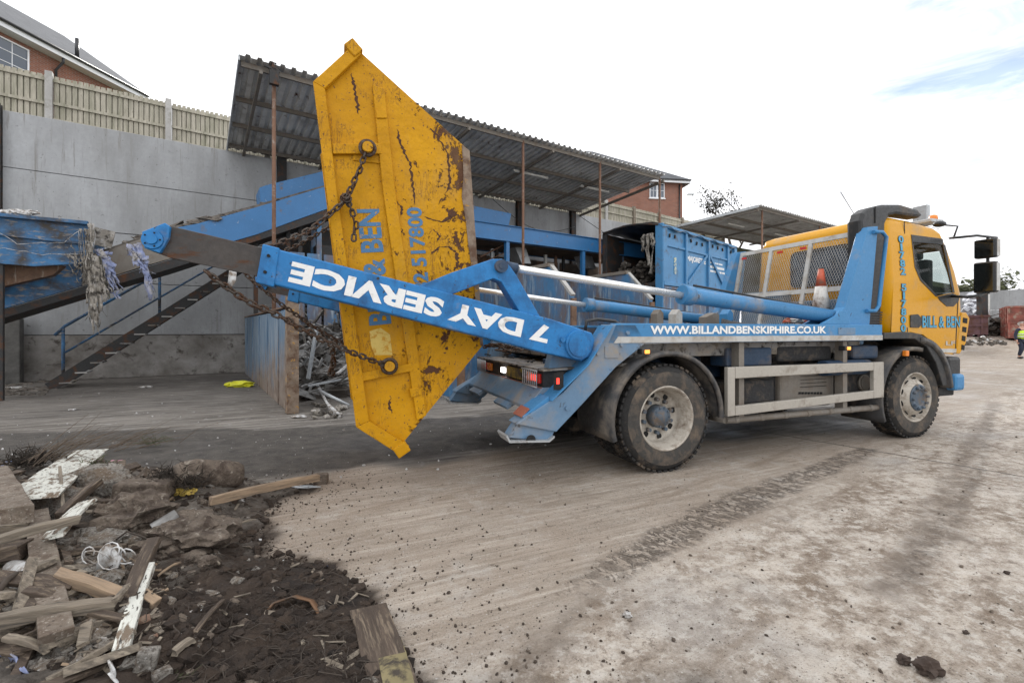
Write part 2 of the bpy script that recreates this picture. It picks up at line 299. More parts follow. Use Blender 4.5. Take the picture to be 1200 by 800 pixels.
# ------------------------------------------------------------------ mesh builder
class MB:
    def __init__(s, fr=None): s.v = []; s.f = []; s.sm = []; s.M = fr
    def add(s, vs, fs, smooth=False, M_=None):
        o = len(s.v)
        for p in vs:
            p = Vector(p)
            if M_ is not None: p = M_ @ p
            if s.M is not None: p = s.M @ p
            s.v.append(p)
        for q in fs: s.f.append([i+o for i in q]); s.sm.append(smooth)
        return s
    def box(s, c, d, rot=None):
        c = Vector(c); hx, hy, hz = d[0]/2, d[1]/2, d[2]/2
        vs = [Vector((x, y, z)) for x in (-hx, hx) for y in (-hy, hy) for z in (-hz, hz)]
        if rot is not None: vs = [rot @ p for p in vs]
        return s.add([c+p for p in vs], [(0, 1, 3, 2), (4, 6, 7, 5), (0, 4, 5, 1), (2, 3, 7, 6), (0, 2, 6, 4), (1, 5, 7, 3)])
    def b2(s, a, b): return s.box([(a[i]+b[i])/2 for i in range(3)], [abs(b[i]-a[i]) for i in range(3)])
    def prism(s, A, B, smooth=False):
        n = len(A)
        return s.add(list(A)+list(B), [tuple(range(n))[::-1], tuple(range(n, 2*n))]+[(i, (i+1) % n, n+(i+1) % n, n+i) for i in range(n)], smooth)
    def side(s, uw, v0, v1): return s.prism([(u, v0, z) for u, z in uw], [(u, v1, z) for u, z in uw])
    def tube(s, pts, r, n=8, cap=True, M_=None, sq=1):
        pts = [Vector(p) for p in pts]; rs = r if isinstance(r, (list, tuple)) else [r]*len(pts)
        vs = []; up = None
        for i, p in enumerate(pts):
            d = (pts[min(i+1, len(pts)-1)]-pts[max(i-1, 0)])
            if d.length < 1e-9: d = Vector((0, 0, 1))
            d.normalize()
            if up is None: up = Vector((0, 0, 1)) if abs(d.z) < .9 else Vector((1, 0, 0))
            a = d.cross(up)
            if a.length < 1e-6: a = d.orthogonal()
            a.normalize(); b = a.cross(d); up = b
            for k in range(n):
                t = 2*math.pi*k/n; vs.append(p+(a*math.cos(t)+b*math.sin(t)*sq)*rs[i])
        fs = [(i*n+k, i*n+(k+1) % n, (i+1)*n+(k+1) % n, (i+1)*n+k) for i in range(len(pts)-1) for k in range(n)]
        s.add(vs, fs, True, M_)
        if cap:
            o = len(s.v)-len(vs)
            s.f.append([o+k for k in range(n)][::-1]); s.sm.append(False)
            s.f.append([o+(len(pts)-1)*n+k for k in range(n)]); s.sm.append(False)
        return s
    def bar(s, p, q, w_, h_, roll=0.):
        p, q = Vector(p), Vector(q); d = (q-p); L = d.length; d.normalize()
        up = Vector((0, 0, 1)) if abs(d.z) < .95 else Vector((0, 1, 0))
        y = up.cross(d).normalized(); z = d.cross(y)
        rm = Matrix((d, y, z)).transposed()
        if roll: rm = rm @ Matrix.Rotation(roll, 3, 'X')
        return s.box((p+q)/2, (L, w_, h_), rm)
    def lathe(s, prof, n=32, M_=None, axis='Y', c=(0, 0, 0), smooth=True, cap=True):
        vs = []; c = Vector(c)
        for r, h in prof:
            for k in range(n):
                t = 2*math.pi*k/n; a, b = r*math.cos(t), r*math.sin(t)
                vs.append(c+(Vector((a, h, b)) if axis == 'Y' else Vector((a, b, h)) if axis == 'Z' else Vector((h, a, b))))
        m = len(prof)
        fs = [(i*n+k, i*n+(k+1) % n, (i+1)*n+(k+1) % n, (i+1)*n+k) for i in range(m-1) for k in range(n)]
        s.add(vs, fs, smooth, M_)
        o = len(s.v)-len(vs)
        if not cap: return s
        if prof[0][0] > 1e-4: s.f.append([o+k for k in range(n)]); s.sm.append(False)
        if prof[-1][0] > 1e-4: s.f.append([o+(m-1)*n+k for k in range(n)]); s.sm.append(False)
        return s
    def ribbon(s, pts, w_, side=None, th=.004, jit=0.):
        pts = [Vector(p) for p in pts]; vs = []
        for i, p in enumerate(pts):
            ww = w_[i] if isinstance(w_, (list, tuple)) else w_
            d = (pts[min(i+1, len(pts)-1)]-pts[max(i-1, 0)]).normalized()
            a = Vector(side) if side is not None else d.cross(Vector((.1, 1, .2))).normalized()
            b = a.cross(d).normalized()*th
            j = Vector((random.uniform(-jit, jit), random.uniform(-jit, jit), random.uniform(-jit, jit)))
            vs += [p-a*ww/2+j+b, p+b*2-j*.5, p+a*ww/2-j+b, p+a*ww/2-j-b, p-b*.3, p-a*ww/2+j-b]
        fs = [(i*6+k, i*6+(k+1) % 6, (i+1)*6+(k+1) % 6, (i+1)*6+k) for i in range(len(pts)-1) for k in range(6)]
        m = len(pts)-1
        fs += [(0, 1, 4, 5), (1, 2, 3, 4), (m*6+5, m*6+4, m*6+1, m*6), (m*6+4, m*6+3, m*6+2, m*6+1)]
        return s.add(vs, fs, True)
    def blob(s, c, r, seed=0, amp=.3, sub=3, sq=(1, 1, 1), fq=1.6, rot=0.):
        bm = bmesh.new(); bmesh.ops.create_icosphere(bm, subdivisions=sub, radius=1)
        from mathutils import noise as mn
        vs = []
        for v_ in bm.verts:
            p = v_.co.copy(); k = 1+amp*mn.fractal(p*fq+Vector((seed*7.3, seed*1.9, 3)), .75, 2.1, 6)
            k2 = 1+amp*.8*(mn.cell(p*2.1+Vector((seed, 2, 1)))-.5) if amp > .2 else 1
            q = Vector((p.x*sq[0], p.y*sq[1], p.z*sq[2]))*k*k2*r
            vs.append(Vector(c)+Matrix.Rotation(rot, 3, 'Z') @ q)
        s.add(vs, [tuple(l.index for l in f_.verts) for f_ in bm.faces], amp < .15); bm.free(); return s

ROOT = {}
def link(name, mb, mt, parent=None, bevel=0., extra=None, origin=None, Mx=None):
    me = bpy.data.meshes.new(name)
    if parent is None:
        if origin is None:
            xs = [p.x for p in mb.v]; ys = [p.y for p in mb.v]; zs = [p.z for p in mb.v]
            origin = Vector(((min(xs)+max(xs))/2, (min(ys)+max(ys))/2, min(zs)))
        Mr = Matrix.Translation(origin) if Mx is None else Mx
    else:
        r = parent
        while r.parent: r = r.parent
        Mr = ROOT[r.name]
    inv = Mr.inverted()
    me.from_pydata([inv @ p for p in mb.v], [], mb.f)
    me.polygons.foreach_set('use_smooth', mb.sm)
    bm = bmesh.new(); bm.from_mesh(me); bmesh.ops.recalc_face_normals(bm, faces=bm.faces); bm.to_mesh(me); bm.free()
    me.materials.append(M[mt] if isinstance(mt, str) else mt)
    o = bpy.data.objects.new(name, me); COL.objects.link(o)
    if parent is None: o.matrix_world = Mr; ROOT[o.name] = Mr
    else: o.parent = parent
    if bevel:
        b = o.modifiers.new('bevel', 'BEVEL'); b.width = bevel; b.segments = 2; b.limit_method = 'ANGLE'; b.angle_limit = R(40)
    return o
def thing(name, label, cat, loc=(0, 0, 0), rotz=0., group=None, Mx=None):
    o = bpy.data.objects.new(name, None); COL.objects.link(o); o.empty_display_size = .2
    Mr = Matrix.Translation(Vector(loc)) @ Matrix.Rotation(rotz, 4, 'Z') if Mx is None else Mx
    o.matrix_world = Mr; ROOT[o.name] = Mr
    o['label'] = label; o['category'] = cat
    if group: o['group'] = group
    return o
def tag(o, label, cat, group=None, kind=None):
    if label: o['label'] = label
    if cat: o['category'] = cat
    if group: o['group'] = group
    if kind: o['kind'] = kind
    return o
def text_mesh(string, bold=.02):
    cu = bpy.data.curves.new('lettering', 'FONT'); cu.body = string; cu.size = 1; cu.offset = bold; cu.resolution_u = 3
    o = bpy.data.objects.new('lettering', cu); COL.objects.link(o)
    bpy.context.view_layer.update()
    me = bpy.data.meshes.new_from_object(o.evaluated_get(bpy.context.evaluated_depsgraph_get()))
    vs = [v_.co.copy() for v_ in me.vertices]; fs = [tuple(p.vertices) for p in me.polygons]
    bpy.data.objects.remove(o); bpy.data.curves.remove(cu); bpy.data.meshes.remove(me)
    x0 = min(v_.x for v_ in vs); x1 = max(v_.x for v_ in vs); y0 = min(v_.y for v_ in vs); y1 = max(v_.y for v_ in vs)
    return [((v_.x-x0)/(x1-x0), (v_.y-y0)/(y1-y0)) for v_ in vs], fs
def text_on(name, string, O, X, Y, mt, parent, bold=.02, th=.003, pad=0.):
    """lettering on a plane: X = vector over the full width, Y = vector over the cap height (world); solid, th thick"""
    O, X, Y = Vector(O), Vector(X), Vector(Y); n = X.cross(Y).normalized()
    vs, fs = text_mesh(string, bold); mb = MB(); A = []; k = len(vs)
    for a, b in vs: A.append(O+X*a+Y*b+n*th)
    for a, b in vs: A.append(O+X*a+Y*b)
    ed = {}
    for f_ in fs:
        for i in range(len(f_)):
            e = (f_[i], f_[(i+1) % len(f_)]); ed[e] = 1
    sides = [(a, b, b+k, a+k) for (a, b) in ed if (b, a) not in ed]
    mb.add(A, list(fs)+sides)
    return link(name, mb, mt, parent)

# value noise in numpy (terrain)
_rng = np.random.RandomState(5); _T = _rng.rand(256, 256)
def vn(x, y):
    xi, yi = np.floor(x).astype(int), np.floor(y).astype(int); fx, fy = x-xi, y-yi
    fx = fx*fx*(3-2*fx); fy = fy*fy*(3-2*fy)
    g = lambda a, b: _T[a % 256, b % 256]
    return (g(xi, yi)*(1-fx)+g(xi+1, yi)*fx)*(1-fy)+(g(xi, yi+1)*(1-fx)+g(xi+1, yi+1)*fx)*fy
def fbm(x, y, o=5, g=.5):
    s_ = 0; a = 1; n = 0
    for i in range(o): s_ = s_+a*vn(x*2**i+17.3*i, y*2**i+9.1*i); n += a; a *= g
    return s_/n-.5
def sst(x): x = np.clip(x, 0, 1); return x*x*(3-2*x)

# ------------------------------------------------------------------ ground
MPOLY = [(p.x, p.y) for p in (G(500, 815), G(432, 700), G(385, 662), G(318, 645), G(312, 610), G(330, 588), G(375, 572), G(200, 552), G(60, 545), G(-60, 545), G(-600, 560))]+[(-6, 1.2), (-1, .6), (-.2, 1.2)]
def poly_sd(x, y, P):
    x = np.asarray(x, float); y = np.asarray(y, float); d = np.full(x.shape, 1e9); ins = np.zeros(x.shape, bool)
    for i in range(len(P)):
        ax, ay = P[i]; bx, by = P[(i+1) % len(P)]; ex, ey = bx-ax, by-ay
        t = np.clip(((x-ax)*ex+(y-ay)*ey)/(ex*ex+ey*ey), 0, 1)
        d = np.minimum(d, np.hypot(x-ax-t*ex, y-ay-t*ey))
        c = ((ay > y) != (by > y)) & (x < (bx-ax)*(y-ay)/(by-ay+1e-12)+ax); ins ^= c
    return np.where(ins, d, -d)
def mound(x, y):
    sd_ = poly_sd(x, y, MPOLY)+fbm(x*2.1, y*2.1, 4)*.22
    m = sst(sd_/.45)
    left = sst((-x-1.1)/1.6)
    h = m*(.035+.10*left*sst(sd_/.9)+fbm(x*1.9, y*1.9, 5, .58)*.24+.03*sst(sd_/.5)+np.abs(fbm(x*6, y*6, 5, .62))*.11+.05*left*fbm(x*4, y*4, 3))
    return np.maximum(h, 0)*sst((sd_+.02)/.06)
def gz(x, y):
    x = np.asarray(x, float); y = np.asarray(y, float)
    far = sst((y-24)/9)*sst((x-11)/6)*.95
    return far+fbm(x*.5, y*.5, 3)*.02*sst((y-2)/2)
def mhit(px, py):
    r = ray(px, py); s_ = .8
    while s_ < 12:
        p = C0+r*s_
        if p.z <= float(mound(p.x, p.y)): return p
        s_ += .006
    return G(px, py)

def grid_obj(name, xs, ys, zf, attrs, mt):
    X, Y = np.meshgrid(xs, ys); Z = zf(X, Y); n, m = X.shape
    me = bpy.data.meshes.new(name); vs = np.stack([X, Y, Z], -1).reshape(-1, 3)
    idx = np.arange(n*m).reshape(n, m)
    fs = np.stack([idx[:-1, :-1], idx[:-1, 1:], idx[1:, 1:], idx[1:, :-1]], -1).reshape(-1, 4)
    me.from_pydata(vs.tolist(), [], fs.tolist()); me.polygons.foreach_set('use_smooth', [True]*len(fs))
    for an, fn in attrs.items():
        at = me.attributes.new(an, 'FLOAT', 'POINT'); at.data.foreach_set('value', np.clip(fn(X, Y), 0, 1).reshape(-1).astype('f'))
    me.materials.append(mt); o = bpy.data.objects.new(name, me); COL.objects.link(o); return o
def spaced(a, b, fine0, fine1, st, g=1.12):
    v_ = list(np.arange(fine0, fine1, st)); s_ = st; x = v_[-1]
    while x < b: s_ *= g; x += s_; v_.append(x)
    s_ = st; x = v_[0]
    while x > a: s_ *= g; x -= s_; v_.insert(0, x)
    return np.array(v_)
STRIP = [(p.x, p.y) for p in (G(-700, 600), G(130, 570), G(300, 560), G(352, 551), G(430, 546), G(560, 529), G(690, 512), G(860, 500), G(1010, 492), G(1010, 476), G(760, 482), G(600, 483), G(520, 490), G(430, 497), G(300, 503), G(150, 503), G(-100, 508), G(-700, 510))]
TRK = [(p.x, p.y) for p in (G(560, 748), G(600, 752), G(660, 712), G(765, 668), G(870, 612), G(990, 552), G(1040, 526), G(1000, 522), G(965, 536), G(830, 582), G(700, 650))]
TRK2 = [(p.x, p.y) for p in (G(1020, 690), G(1080, 690), G(1160, 560), G(1172, 480), G(1160, 478), G(1128, 560))]
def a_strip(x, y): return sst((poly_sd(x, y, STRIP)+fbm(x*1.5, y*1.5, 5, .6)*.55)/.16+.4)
def a_soil(x, y): return sst((poly_sd(x, y, MPOLY)+fbm(x*3.5, y*3.5, 5, .65)*.5+.05)/.10)
def a_track(x, y): return np.maximum(sst((poly_sd(x, y, TRK)+fbm(x*5, y*5, 3)*.1)/.10)*(.12+.88*sst((y-2.35)/.5)), .55*sst((poly_sd(x, y, TRK2)+fbm(x*5, y*5, 3)*.12)/.10))
DRY = [(p.x, p.y) for p in (G(-100, 840), G(1500, 840), G(1900, 500), G(1900, 402), G(1090, 402), G(1040, 470), G(1000, 500), G(880, 512), G(700, 522), G(620, 527), G(560, 532), G(430, 549), G(300, 570))]
def a_dry(x, y): return sst((poly_sd(x, y, DRY)+fbm(x*1.2, y*1.2, 5, .6)*.6)/.3+.3)
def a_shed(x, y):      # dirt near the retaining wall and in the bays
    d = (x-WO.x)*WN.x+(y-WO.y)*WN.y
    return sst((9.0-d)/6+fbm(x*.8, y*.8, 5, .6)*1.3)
def ground_mat():
    m, nt, b, oc = newmat('yard_ground')
    def att(n): a = nn(nt, 'ShaderNodeAttribute'); a.attribute_name = n; return a.outputs['Fac']
    strip, soil, track, dry, shed, mott = [att(k) for k in ('strip', 'soil', 'track', 'dry', 'shed', 'mott')]
    sw = rotscale(nt, oc, 27, (.35, 4.2, 1))
    n_sw = noise(nt, sw, 2.2, 12, .72, .25); n_b = noise(nt, oc, .9, 9, .62); n_m = noise(nt, oc, 5, 10, .7); n_f = noise(nt, oc, 55, 6, .7); n_v = noise(nt, oc, 210, 3, .7)
    swf = rotscale(nt, oc, 24, (.5, 11, 1)); n_sf = noise(nt, swf, 2.4, 10, .75, .1)
    col = mixc(nt, mrange(nt, n_sw, .38, .62), (.27, .232, .192), (.43, .38, .33))
    col = mixc(nt, mrange(nt, n_sf, .52, .62, 0, .7), col, (.21, .17, .132))
    col = mixc(nt, mrange(nt, n_sf, .46, .36, 0, .8), col, (.54, .50, .455))
    col = mixc(nt, mrange(nt, n_b, .42, .62, 0, .6), col, (.275, .225, .18))
    big = noise(nt, mapping(nt, oc, loc=(5, 9, 0)), .55, 7, .6)
    wh = math_(nt, 'MULTIPLY', mrange(nt, n_m, .50, .62), mrange(nt, big, .46, .58))
    col = mixc(nt, math_(nt, 'MULTIPLY', wh, .45), col, (.47, .455, .435))
    # right half: mottled, gritty, less swept
    n_g = noise(nt, mapping(nt, oc, loc=(2, 6, 0)), 11, 12, .78); n_g2 = noise(nt, rotscale(nt, oc, 38, (.7, 1.5, 1), (4, 4, 0)), 2.6, 12, .74, .2)
    mc = mixc(nt, mrange(nt, n_g2, .40, .60), (.20, .155, .115), (.50, .455, .405))
    mc = mixc(nt, mrange(nt, n_g, .50, .58, 0, .85), mc, (.56, .535, .50))
    mc = mixc(nt, mrange(nt, n_g, .46, .39, 0, .85), mc, (.14, .105, .076))
    mc = mixc(nt, mrange(nt, noise(nt, oc, 34, 8, .75), .58, .64, 0, .7), mc, (.13, .10, .078))
    mc = mixc(nt, math_(nt, 'MULTIPLY', mrange(nt, big, .52, .60), .5), mc, (.37, .36, .35))
    col = mixc(nt, mott, col, mc)
    sw2 = rotscale(nt, oc, 38, (.3, 2.2, 1), (3, 1, 0))
    col = mixc(nt, mrange(nt, noise(nt, sw2, 1.6, 10, .7, .4), .55, .66, 0, .55), col, (.185, .14, .10))
    n_m2 = noise(nt, mapping(nt, oc, loc=(7, 3, 0)), 14, 10, .75)
    col = mixc(nt, 1.0, col, (1.03, .99, .935), 'MULTIPLY')
    hf = noise(nt, oc, 90, 8, .8); col = mixc(nt, mrange(nt, hf, .54, .62, 0, .6), col, (.12, .095, .074)); col = mixc(nt, mrange(nt, hf, .44, .36, 0, .6), col, (.56, .53, .49))
    col = mixc(nt, mrange(nt, n_m2, .58, .63, 0, .7), col, (.13, .098, .072))
    col = mixc(nt, mrange(nt, n_v, .60, .66, 0, .55), col, (.10, .078, .06)); col = mixc(nt, mrange(nt, n_v, .40, .34, 0, .5), col, (.58, .56, .53))
    col = mixc(nt, math_(nt, 'MULTIPLY', att('smear'), mrange(nt, n_m, .38, .58, .25, .85)), col, (.15, .118, .09))
    ndry = mixc(nt, mrange(nt, n_sw, .38, .62), (.085, .074, .062), (.27, .245, .215))
    ndry = mixc(nt, mrange(nt, n_m, .57, .66, 0, .8), ndry, (.32, .31, .295))
    col = mixc(nt, dry, ndry, col)
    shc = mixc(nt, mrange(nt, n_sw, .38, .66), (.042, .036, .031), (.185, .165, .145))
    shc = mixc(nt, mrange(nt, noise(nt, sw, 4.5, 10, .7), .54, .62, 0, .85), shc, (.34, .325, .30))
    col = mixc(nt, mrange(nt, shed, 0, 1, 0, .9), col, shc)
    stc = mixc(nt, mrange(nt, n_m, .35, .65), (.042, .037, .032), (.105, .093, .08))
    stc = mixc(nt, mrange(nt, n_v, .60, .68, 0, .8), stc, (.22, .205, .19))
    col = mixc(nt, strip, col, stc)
    # tread prints
    tm = mapping(nt, oc, rot=(0, 0, R(-38.6)))
    wv = nn(nt, 'ShaderNodeTexWave', wave_type='BANDS', bands_direction='X'); nt.links.new(tm, wv.inputs['Vector'])
    wv.inputs['Scale'].default_value = 2.1; wv.inputs['Distortion'].default_value = 9; wv.inputs['Detail'].default_value = 5; wv.inputs['Detail Scale'].default_value = 2.4
    curl = noise(nt, rotscale(nt, oc, 38.6, (6.5, 3.2, 1), (1, 2, 0)), 2.3, 5, .6, 1.4)
    tr = math_(nt, 'MULTIPLY', track, math_(nt, 'MULTIPLY', math_(nt, 'MAXIMUM', mrange(nt, math_(nt, 'ABSOLUTE', math_(nt, 'SUBTRACT', curl, .5)), .02, .045, 1, 0), math_(nt, 'MULTIPLY', mrange(nt, wv.outputs['Fac'], .55, .8), .7)), mrange(nt, noise(nt, oc, 7, 8, .7), .40, .50)))
    col = mixc(nt, math_(nt, 'MULTIPLY', tr, .88), col, (.085, .064, .047))
    # joint in the slab
    g0, g1 = G(933, 512), G(1200, 558); an = math.atan2(g1.y-g0.y, g1.x-g0.x)
    jm = nn(nt, 'ShaderNodeSeparateXYZ'); dj = Vector((math.cos(an), math.sin(an), 0)); off = -dj.y*g0.x+dj.x*g0.y
    vm = nn(nt, 'ShaderNodeVectorMath', operation='DOT_PRODUCT'); nt.links.new(oc, vm.inputs[0]); vm.inputs[1].default_value = (-dj.y, dj.x, 0)
    dd = math_(nt, 'ABSOLUTE', math_(nt, 'ADD', math_(nt, 'SUBTRACT', vm.outputs['Value'], off), math_(nt, 'MULTIPLY', math_(nt, 'SUBTRACT', n_m, .5), .09)))
    jl = mrange(nt, dd, .006, .024, .75, 0)
    col = mixc(nt, jl, col, (.06, .05, .042))
    so_ = mixc(nt, mrange(nt, n_m, .35, .65), (.024, .017, .012), (.068, .048, .034))
    so_ = mixc(nt, mrange(nt, n_f, .58, .66, 0, .7), so_, (.13, .10, .078))
    col = mixc(nt, soil, col, so_)
    # grit
    vo = nn(nt, 'ShaderNodeTexVoronoi'); nt.links.new(oc, vo.inputs['Vector']); vo.inputs['Scale'].default_value = 38
    gate = mrange(nt, noise(nt, mapping(nt, oc, loc=(2, 8, 0)), 1.1, 5), .46, .60, .04, .17)
    gr = math_(nt, 'LESS_THAN', vo.outputs['Distance'], gate)
    col = mixc(nt, math_(nt, 'MULTIPLY', gr, .85), col, (.075, .056, .042))
    vo2 = nn(nt, 'ShaderNodeTexVoronoi'); nt.links.new(mapping(nt, oc, loc=(5, 5, 0)), vo2.inputs['Vector']); vo2.inputs['Scale'].default_value = 17
    col = mixc(nt, math_(nt, 'MULTIPLY', math_(nt, 'LESS_THAN', vo2.outputs['Distance'], .07), .6), col, (.55, .53, .5))
    nt.links.new(col, b.inputs['Base Color'])
    wet = mrange(nt, noise(nt, mapping(nt, oc, loc=(1, 4, 0)), .7, 7, .6), .50, .68, .80, .34)
    nt.links.new(wet, b.inputs['Roughness']); b.inputs['Specular IOR Level'].default_value = .4
    hh = math_(nt, 'ADD', math_(nt, 'MULTIPLY', n_m, .5), math_(nt, 'MULTIPLY', n_f, .35))
    hh = math_(nt, 'ADD', hh, math_(nt, 'MULTIPLY', n_sw, .5))
    hh = math_(nt, 'SUBTRACT', hh, math_(nt, 'MULTIPLY', tr, .55)); hh = math_(nt, 'ADD', hh, math_(nt, 'MULTIPLY', gr, .4)); hh = math_(nt, 'SUBTRACT', hh, jl)
    bp = nn(nt, 'ShaderNodeBump'); bp.inputs['Strength'].default_value = .9; bp.inputs['Distance'].default_value = .035
    nt.links.new(hh, bp.inputs['Height']); nt.links.new(bp.outputs[0], b.inputs['Normal'])
    return m
GM = ground_mat()
_l0, _l1 = G(640, 722), G(985, 552)
def a_mott(x, y):
    dx, dy = _l1.x-_l0.x, _l1.y-_l0.y; L = math.hypot(dx, dy); s_ = ((x-_l0.x)*dy-(y-_l0.y)*dx)/L
    return sst((s_+fbm(x*2, y*2, 4)*.5)/.35+.3)
SM_ = [[(p.x, p.y) for p in (G(*a), G(*b), G(*c), G(*d))] for a, b, c, d in (((1000, 700), (1160, 470), (1175, 470), (1075, 700)), ((560, 790), (700, 672), (730, 680), (620, 800)), ((1090, 640), (1128, 560), (1150, 560), (1140, 640)), ((905, 705), (925, 700), (960, 712), (930, 722)))]
def a_smear(x, y): return np.max([sst((poly_sd(x, y, P_)+fbm(x*4, y*4, 4)*.14)/.14+.3) for P_ in SM_], axis=0)
attrs = dict(smear=a_smear, mott=a_mott, strip=a_strip, soil=a_soil, track=a_track, dry=a_dry, shed=a_shed)
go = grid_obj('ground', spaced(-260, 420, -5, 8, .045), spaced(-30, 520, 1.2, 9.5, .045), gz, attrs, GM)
tag(go, None, None, kind='structure')

def soil_mat():
    m, nt, b, oc = newmat('dark_soil')
    n_m = noise(nt, oc, 4, 10, .7); n_f = noise(nt, oc, 40, 8, .75)
    col = mixc(nt, mrange(nt, n_m, .35, .65), (.016, .010, .007), (.078, .052, .035))
    lf = nn(nt, 'ShaderNodeSeparateXYZ'); nt.links.new(oc, lf.inputs[0])
    # paler dusty rubble to the left of the heap
    g_ = mrange(nt, math_(nt, 'ADD', lf.outputs[0], math_(nt, 'MULTIPLY', math_(nt, 'SUBTRACT', n_m, .5), 2.2)), -1.5, -2.0)
    dusty = mixc(nt, mrange(nt, noise(nt, oc, 9, 10, .75), .38, .62), (.085, .068, .054), (.27, .24, .205))
    col = mixc(nt, math_(nt, 'MULTIPLY', g_, .8), col, dusty)
    col = mixc(nt, mrange(nt, n_f, .60, .68, 0, .75), col, (.17, .135, .105))
    nt.links.new(col, b.inputs['Base Color']); b.inputs['Roughness'].default_value = .92
    bp = nn(nt, 'ShaderNodeBump'); bp.inputs['Strength'].default_value = 1; bp.inputs['Distance'].default_value = .03
    nt.links.new(math_(nt, 'ADD', n_f, math_(nt, 'MULTIPLY', noise(nt, oc, 120, 5, .7), .4)), bp.inputs['Height']); nt.links.new(bp.outputs[0], b.inputs['Normal'])
    return m
SM = soil_mat()
def heap_z(x, y): h = mound(x, y); return np.where(h > .002, h+.012*vn(x*31, y*31)+.008, -.06)
hp = grid_obj('soil_heap', np.arange(-6.2, .1, .022), np.arange(1.0, 5.6, .022), heap_z, {}, SM)
tag(hp, 'dark crumbly soil and rubble heap spread over the near left corner of the yard', 'soil heap', kind='stuff')
# clods and pebbles over the heap and its fringe
def clods(name, label, cat, n, mt, r0, r1, spread, seed, kind='stuff'):
    rnd = random.Random(seed); mb = MB()
    base = [(1, 1, 1), (1, -1, -1), (-1, 1, -1), (-1, -1, 1), (1, 0, .2), (-1, .1, 0), (0, 1, .3), (.1, -1, .1), (0, 0, 1.2), (0, .1, -1)]
    import itertools
    ico_v = []; ico_f = None
    bm = bmesh.new(); bmesh.ops.create_icosphere(bm, subdivisions=1, radius=1); iv = [v_.co.copy() for v_ in bm.verts]; fi = [tuple(l.index for l in f_.verts) for f_ in bm.faces]; bm.free()
    k = 0; tries = 0
    while k < n and tries < n*40:
        tries += 1
        p = spread(rnd)
        if p is None: continue
        x, y, z = p; rr = r0+(r1-r0)*rnd.random()**5
        rot = Matrix.Rotation(rnd.random()*6.28, 3, Vector((rnd.random()-.5, rnd.random()-.5, rnd.random()-.5)).normalized())
        sc = Vector((rnd.uniform(.6, 1.3), rnd.uniform(.6, 1.3), rnd.uniform(.5, 1)))
        mb.add([Vector((x, y, z+rr*.35))+rot @ Vector((q.x*sc.x, q.y*sc.y, q.z*sc.z))*rr*rnd.uniform(.8, 1.2) for q in iv], fi); k += 1
    o = link(name, mb, mt); tag(o, label, cat, kind=kind); return o
def on_heap(rnd):
    px, py = rnd.uniform(-60, 520), rnd.uniform(545, 815)
    g = G(px, py); 
    s_ = float(poly_sd(g.x, g.y, MPOLY))
    if s_ < -.02: return None
    z = float(mound(g.x, g.y)); return (g.x, g.y, z)
def fringe(rnd):
    x, y = rnd.uniform(-2.2, 1.6), rnd.uniform(1.6, 4.6)
    s_ = float(poly_sd(x, y, MPOLY))
    if s_ > .05: return None
    if rnd.random() > math.exp(s_*2.6)*.9+.012: return None
    return (x, y, float(gz(x, y)))
clods('soil_clods', 'dark crumbs of earth lying over the soil heap', 'earth crumbs', 5200, SM, .004, .030, on_heap, 3)
clods('scattered_soil', 'dark crumbs scattered on the pale slab beside the heap', 'earth crumbs', 2600, mat('crumb', (.05, .036, .026), .95, bump=.3), .0015, .010, fringe, 4)
def yard(rnd):
    g = G(rnd.uniform(500, 1300), rnd.uniform(480, 815)); return (g.x, g.y, float(gz(g.x, g.y)))
clods('yard_grit', 'fine dark grit and pebbles scattered across the muddy slab', 'grit', 700, 'stone', .002, .012, yard, 5)
clods('pale_chips', 'pale stone and mortar chips mixed through the soil heap', 'rubble chips', 520, 'conc_lump', .003, .016, on_heap, 6)
def back_l(rnd):
    g = G(rnd.uniform(-40, 640), rnd.uniform(455, 560)); return (g.x, g.y, float(gz(g.x, g.y)))
clods('yard_litter', 'pale crumbs of litter and chippings across the wet ground by the bays', 'litter', 420, 'plastic_w', .003, .016, back_l, 9)
# ------------------------------------------------------------------ retaining wall
wall = thing('retaining_wall', 'tall grey precast concrete retaining wall behind the sheds with dark steel columns', 'wall', Mx=WM @ Matrix.Scale(-1, 4, (0, 1, 0)))
PH = [(0, .98), (1.0, 2.42), (2.44, 3.86), (3.88, 5.38), (5.40, 7.08)]
zs = [wp(22, 393, 0)[1], wp(180, 333, 0)[1], wp(124, 272, 0)[1], wp(150, 215, 0)[1], wp(128, 151, 0)[1]]
lv = [0]+zs
for i in range(5):
    x_ = -14.0
    while x_ < 32:
        x2 = {-14.0: 0.0}.get(x_, x_+6.45 if x_ < 6 else x_+6.4)
        mb = MB(WM); mb.b2((x_+.006, -.22, lv[i]+.008), (x2-.006, 0+.006*((i*3+int(x_)) % 2), lv[i+1]-.008))
        link('panel', mb, 'conc_base' if i == 0 else 'conc_wall', wall, .012); x_ = x2
mb = MB(WM); mb.b2((-14, -.30, 0), (32, -.222, 7.0)); link('backing', mb, 'conc_dark', wall)
for t in (-.12, 6.5, 9.7, 12.9, 16.1, 19.25, 25.8):
    mb = MB(WM)
    mb.b2((t-.14, .006, 0), (t+.14, .03, 7.12)); mb.b2((t-.02, .03, 0), (t+.02, .16, 7.12)); mb.b2((t-.14, .16, 0), (t+.14, .185, 7.12))
    link('column', mb, 'steel_dark', wall)
mb = MB(WM); mb.b2((-.5, .2, 0), (.45, .55, wp(15, 373, .55)[1])); link('concrete_base', mb, 'conc_dark', wall, .02)
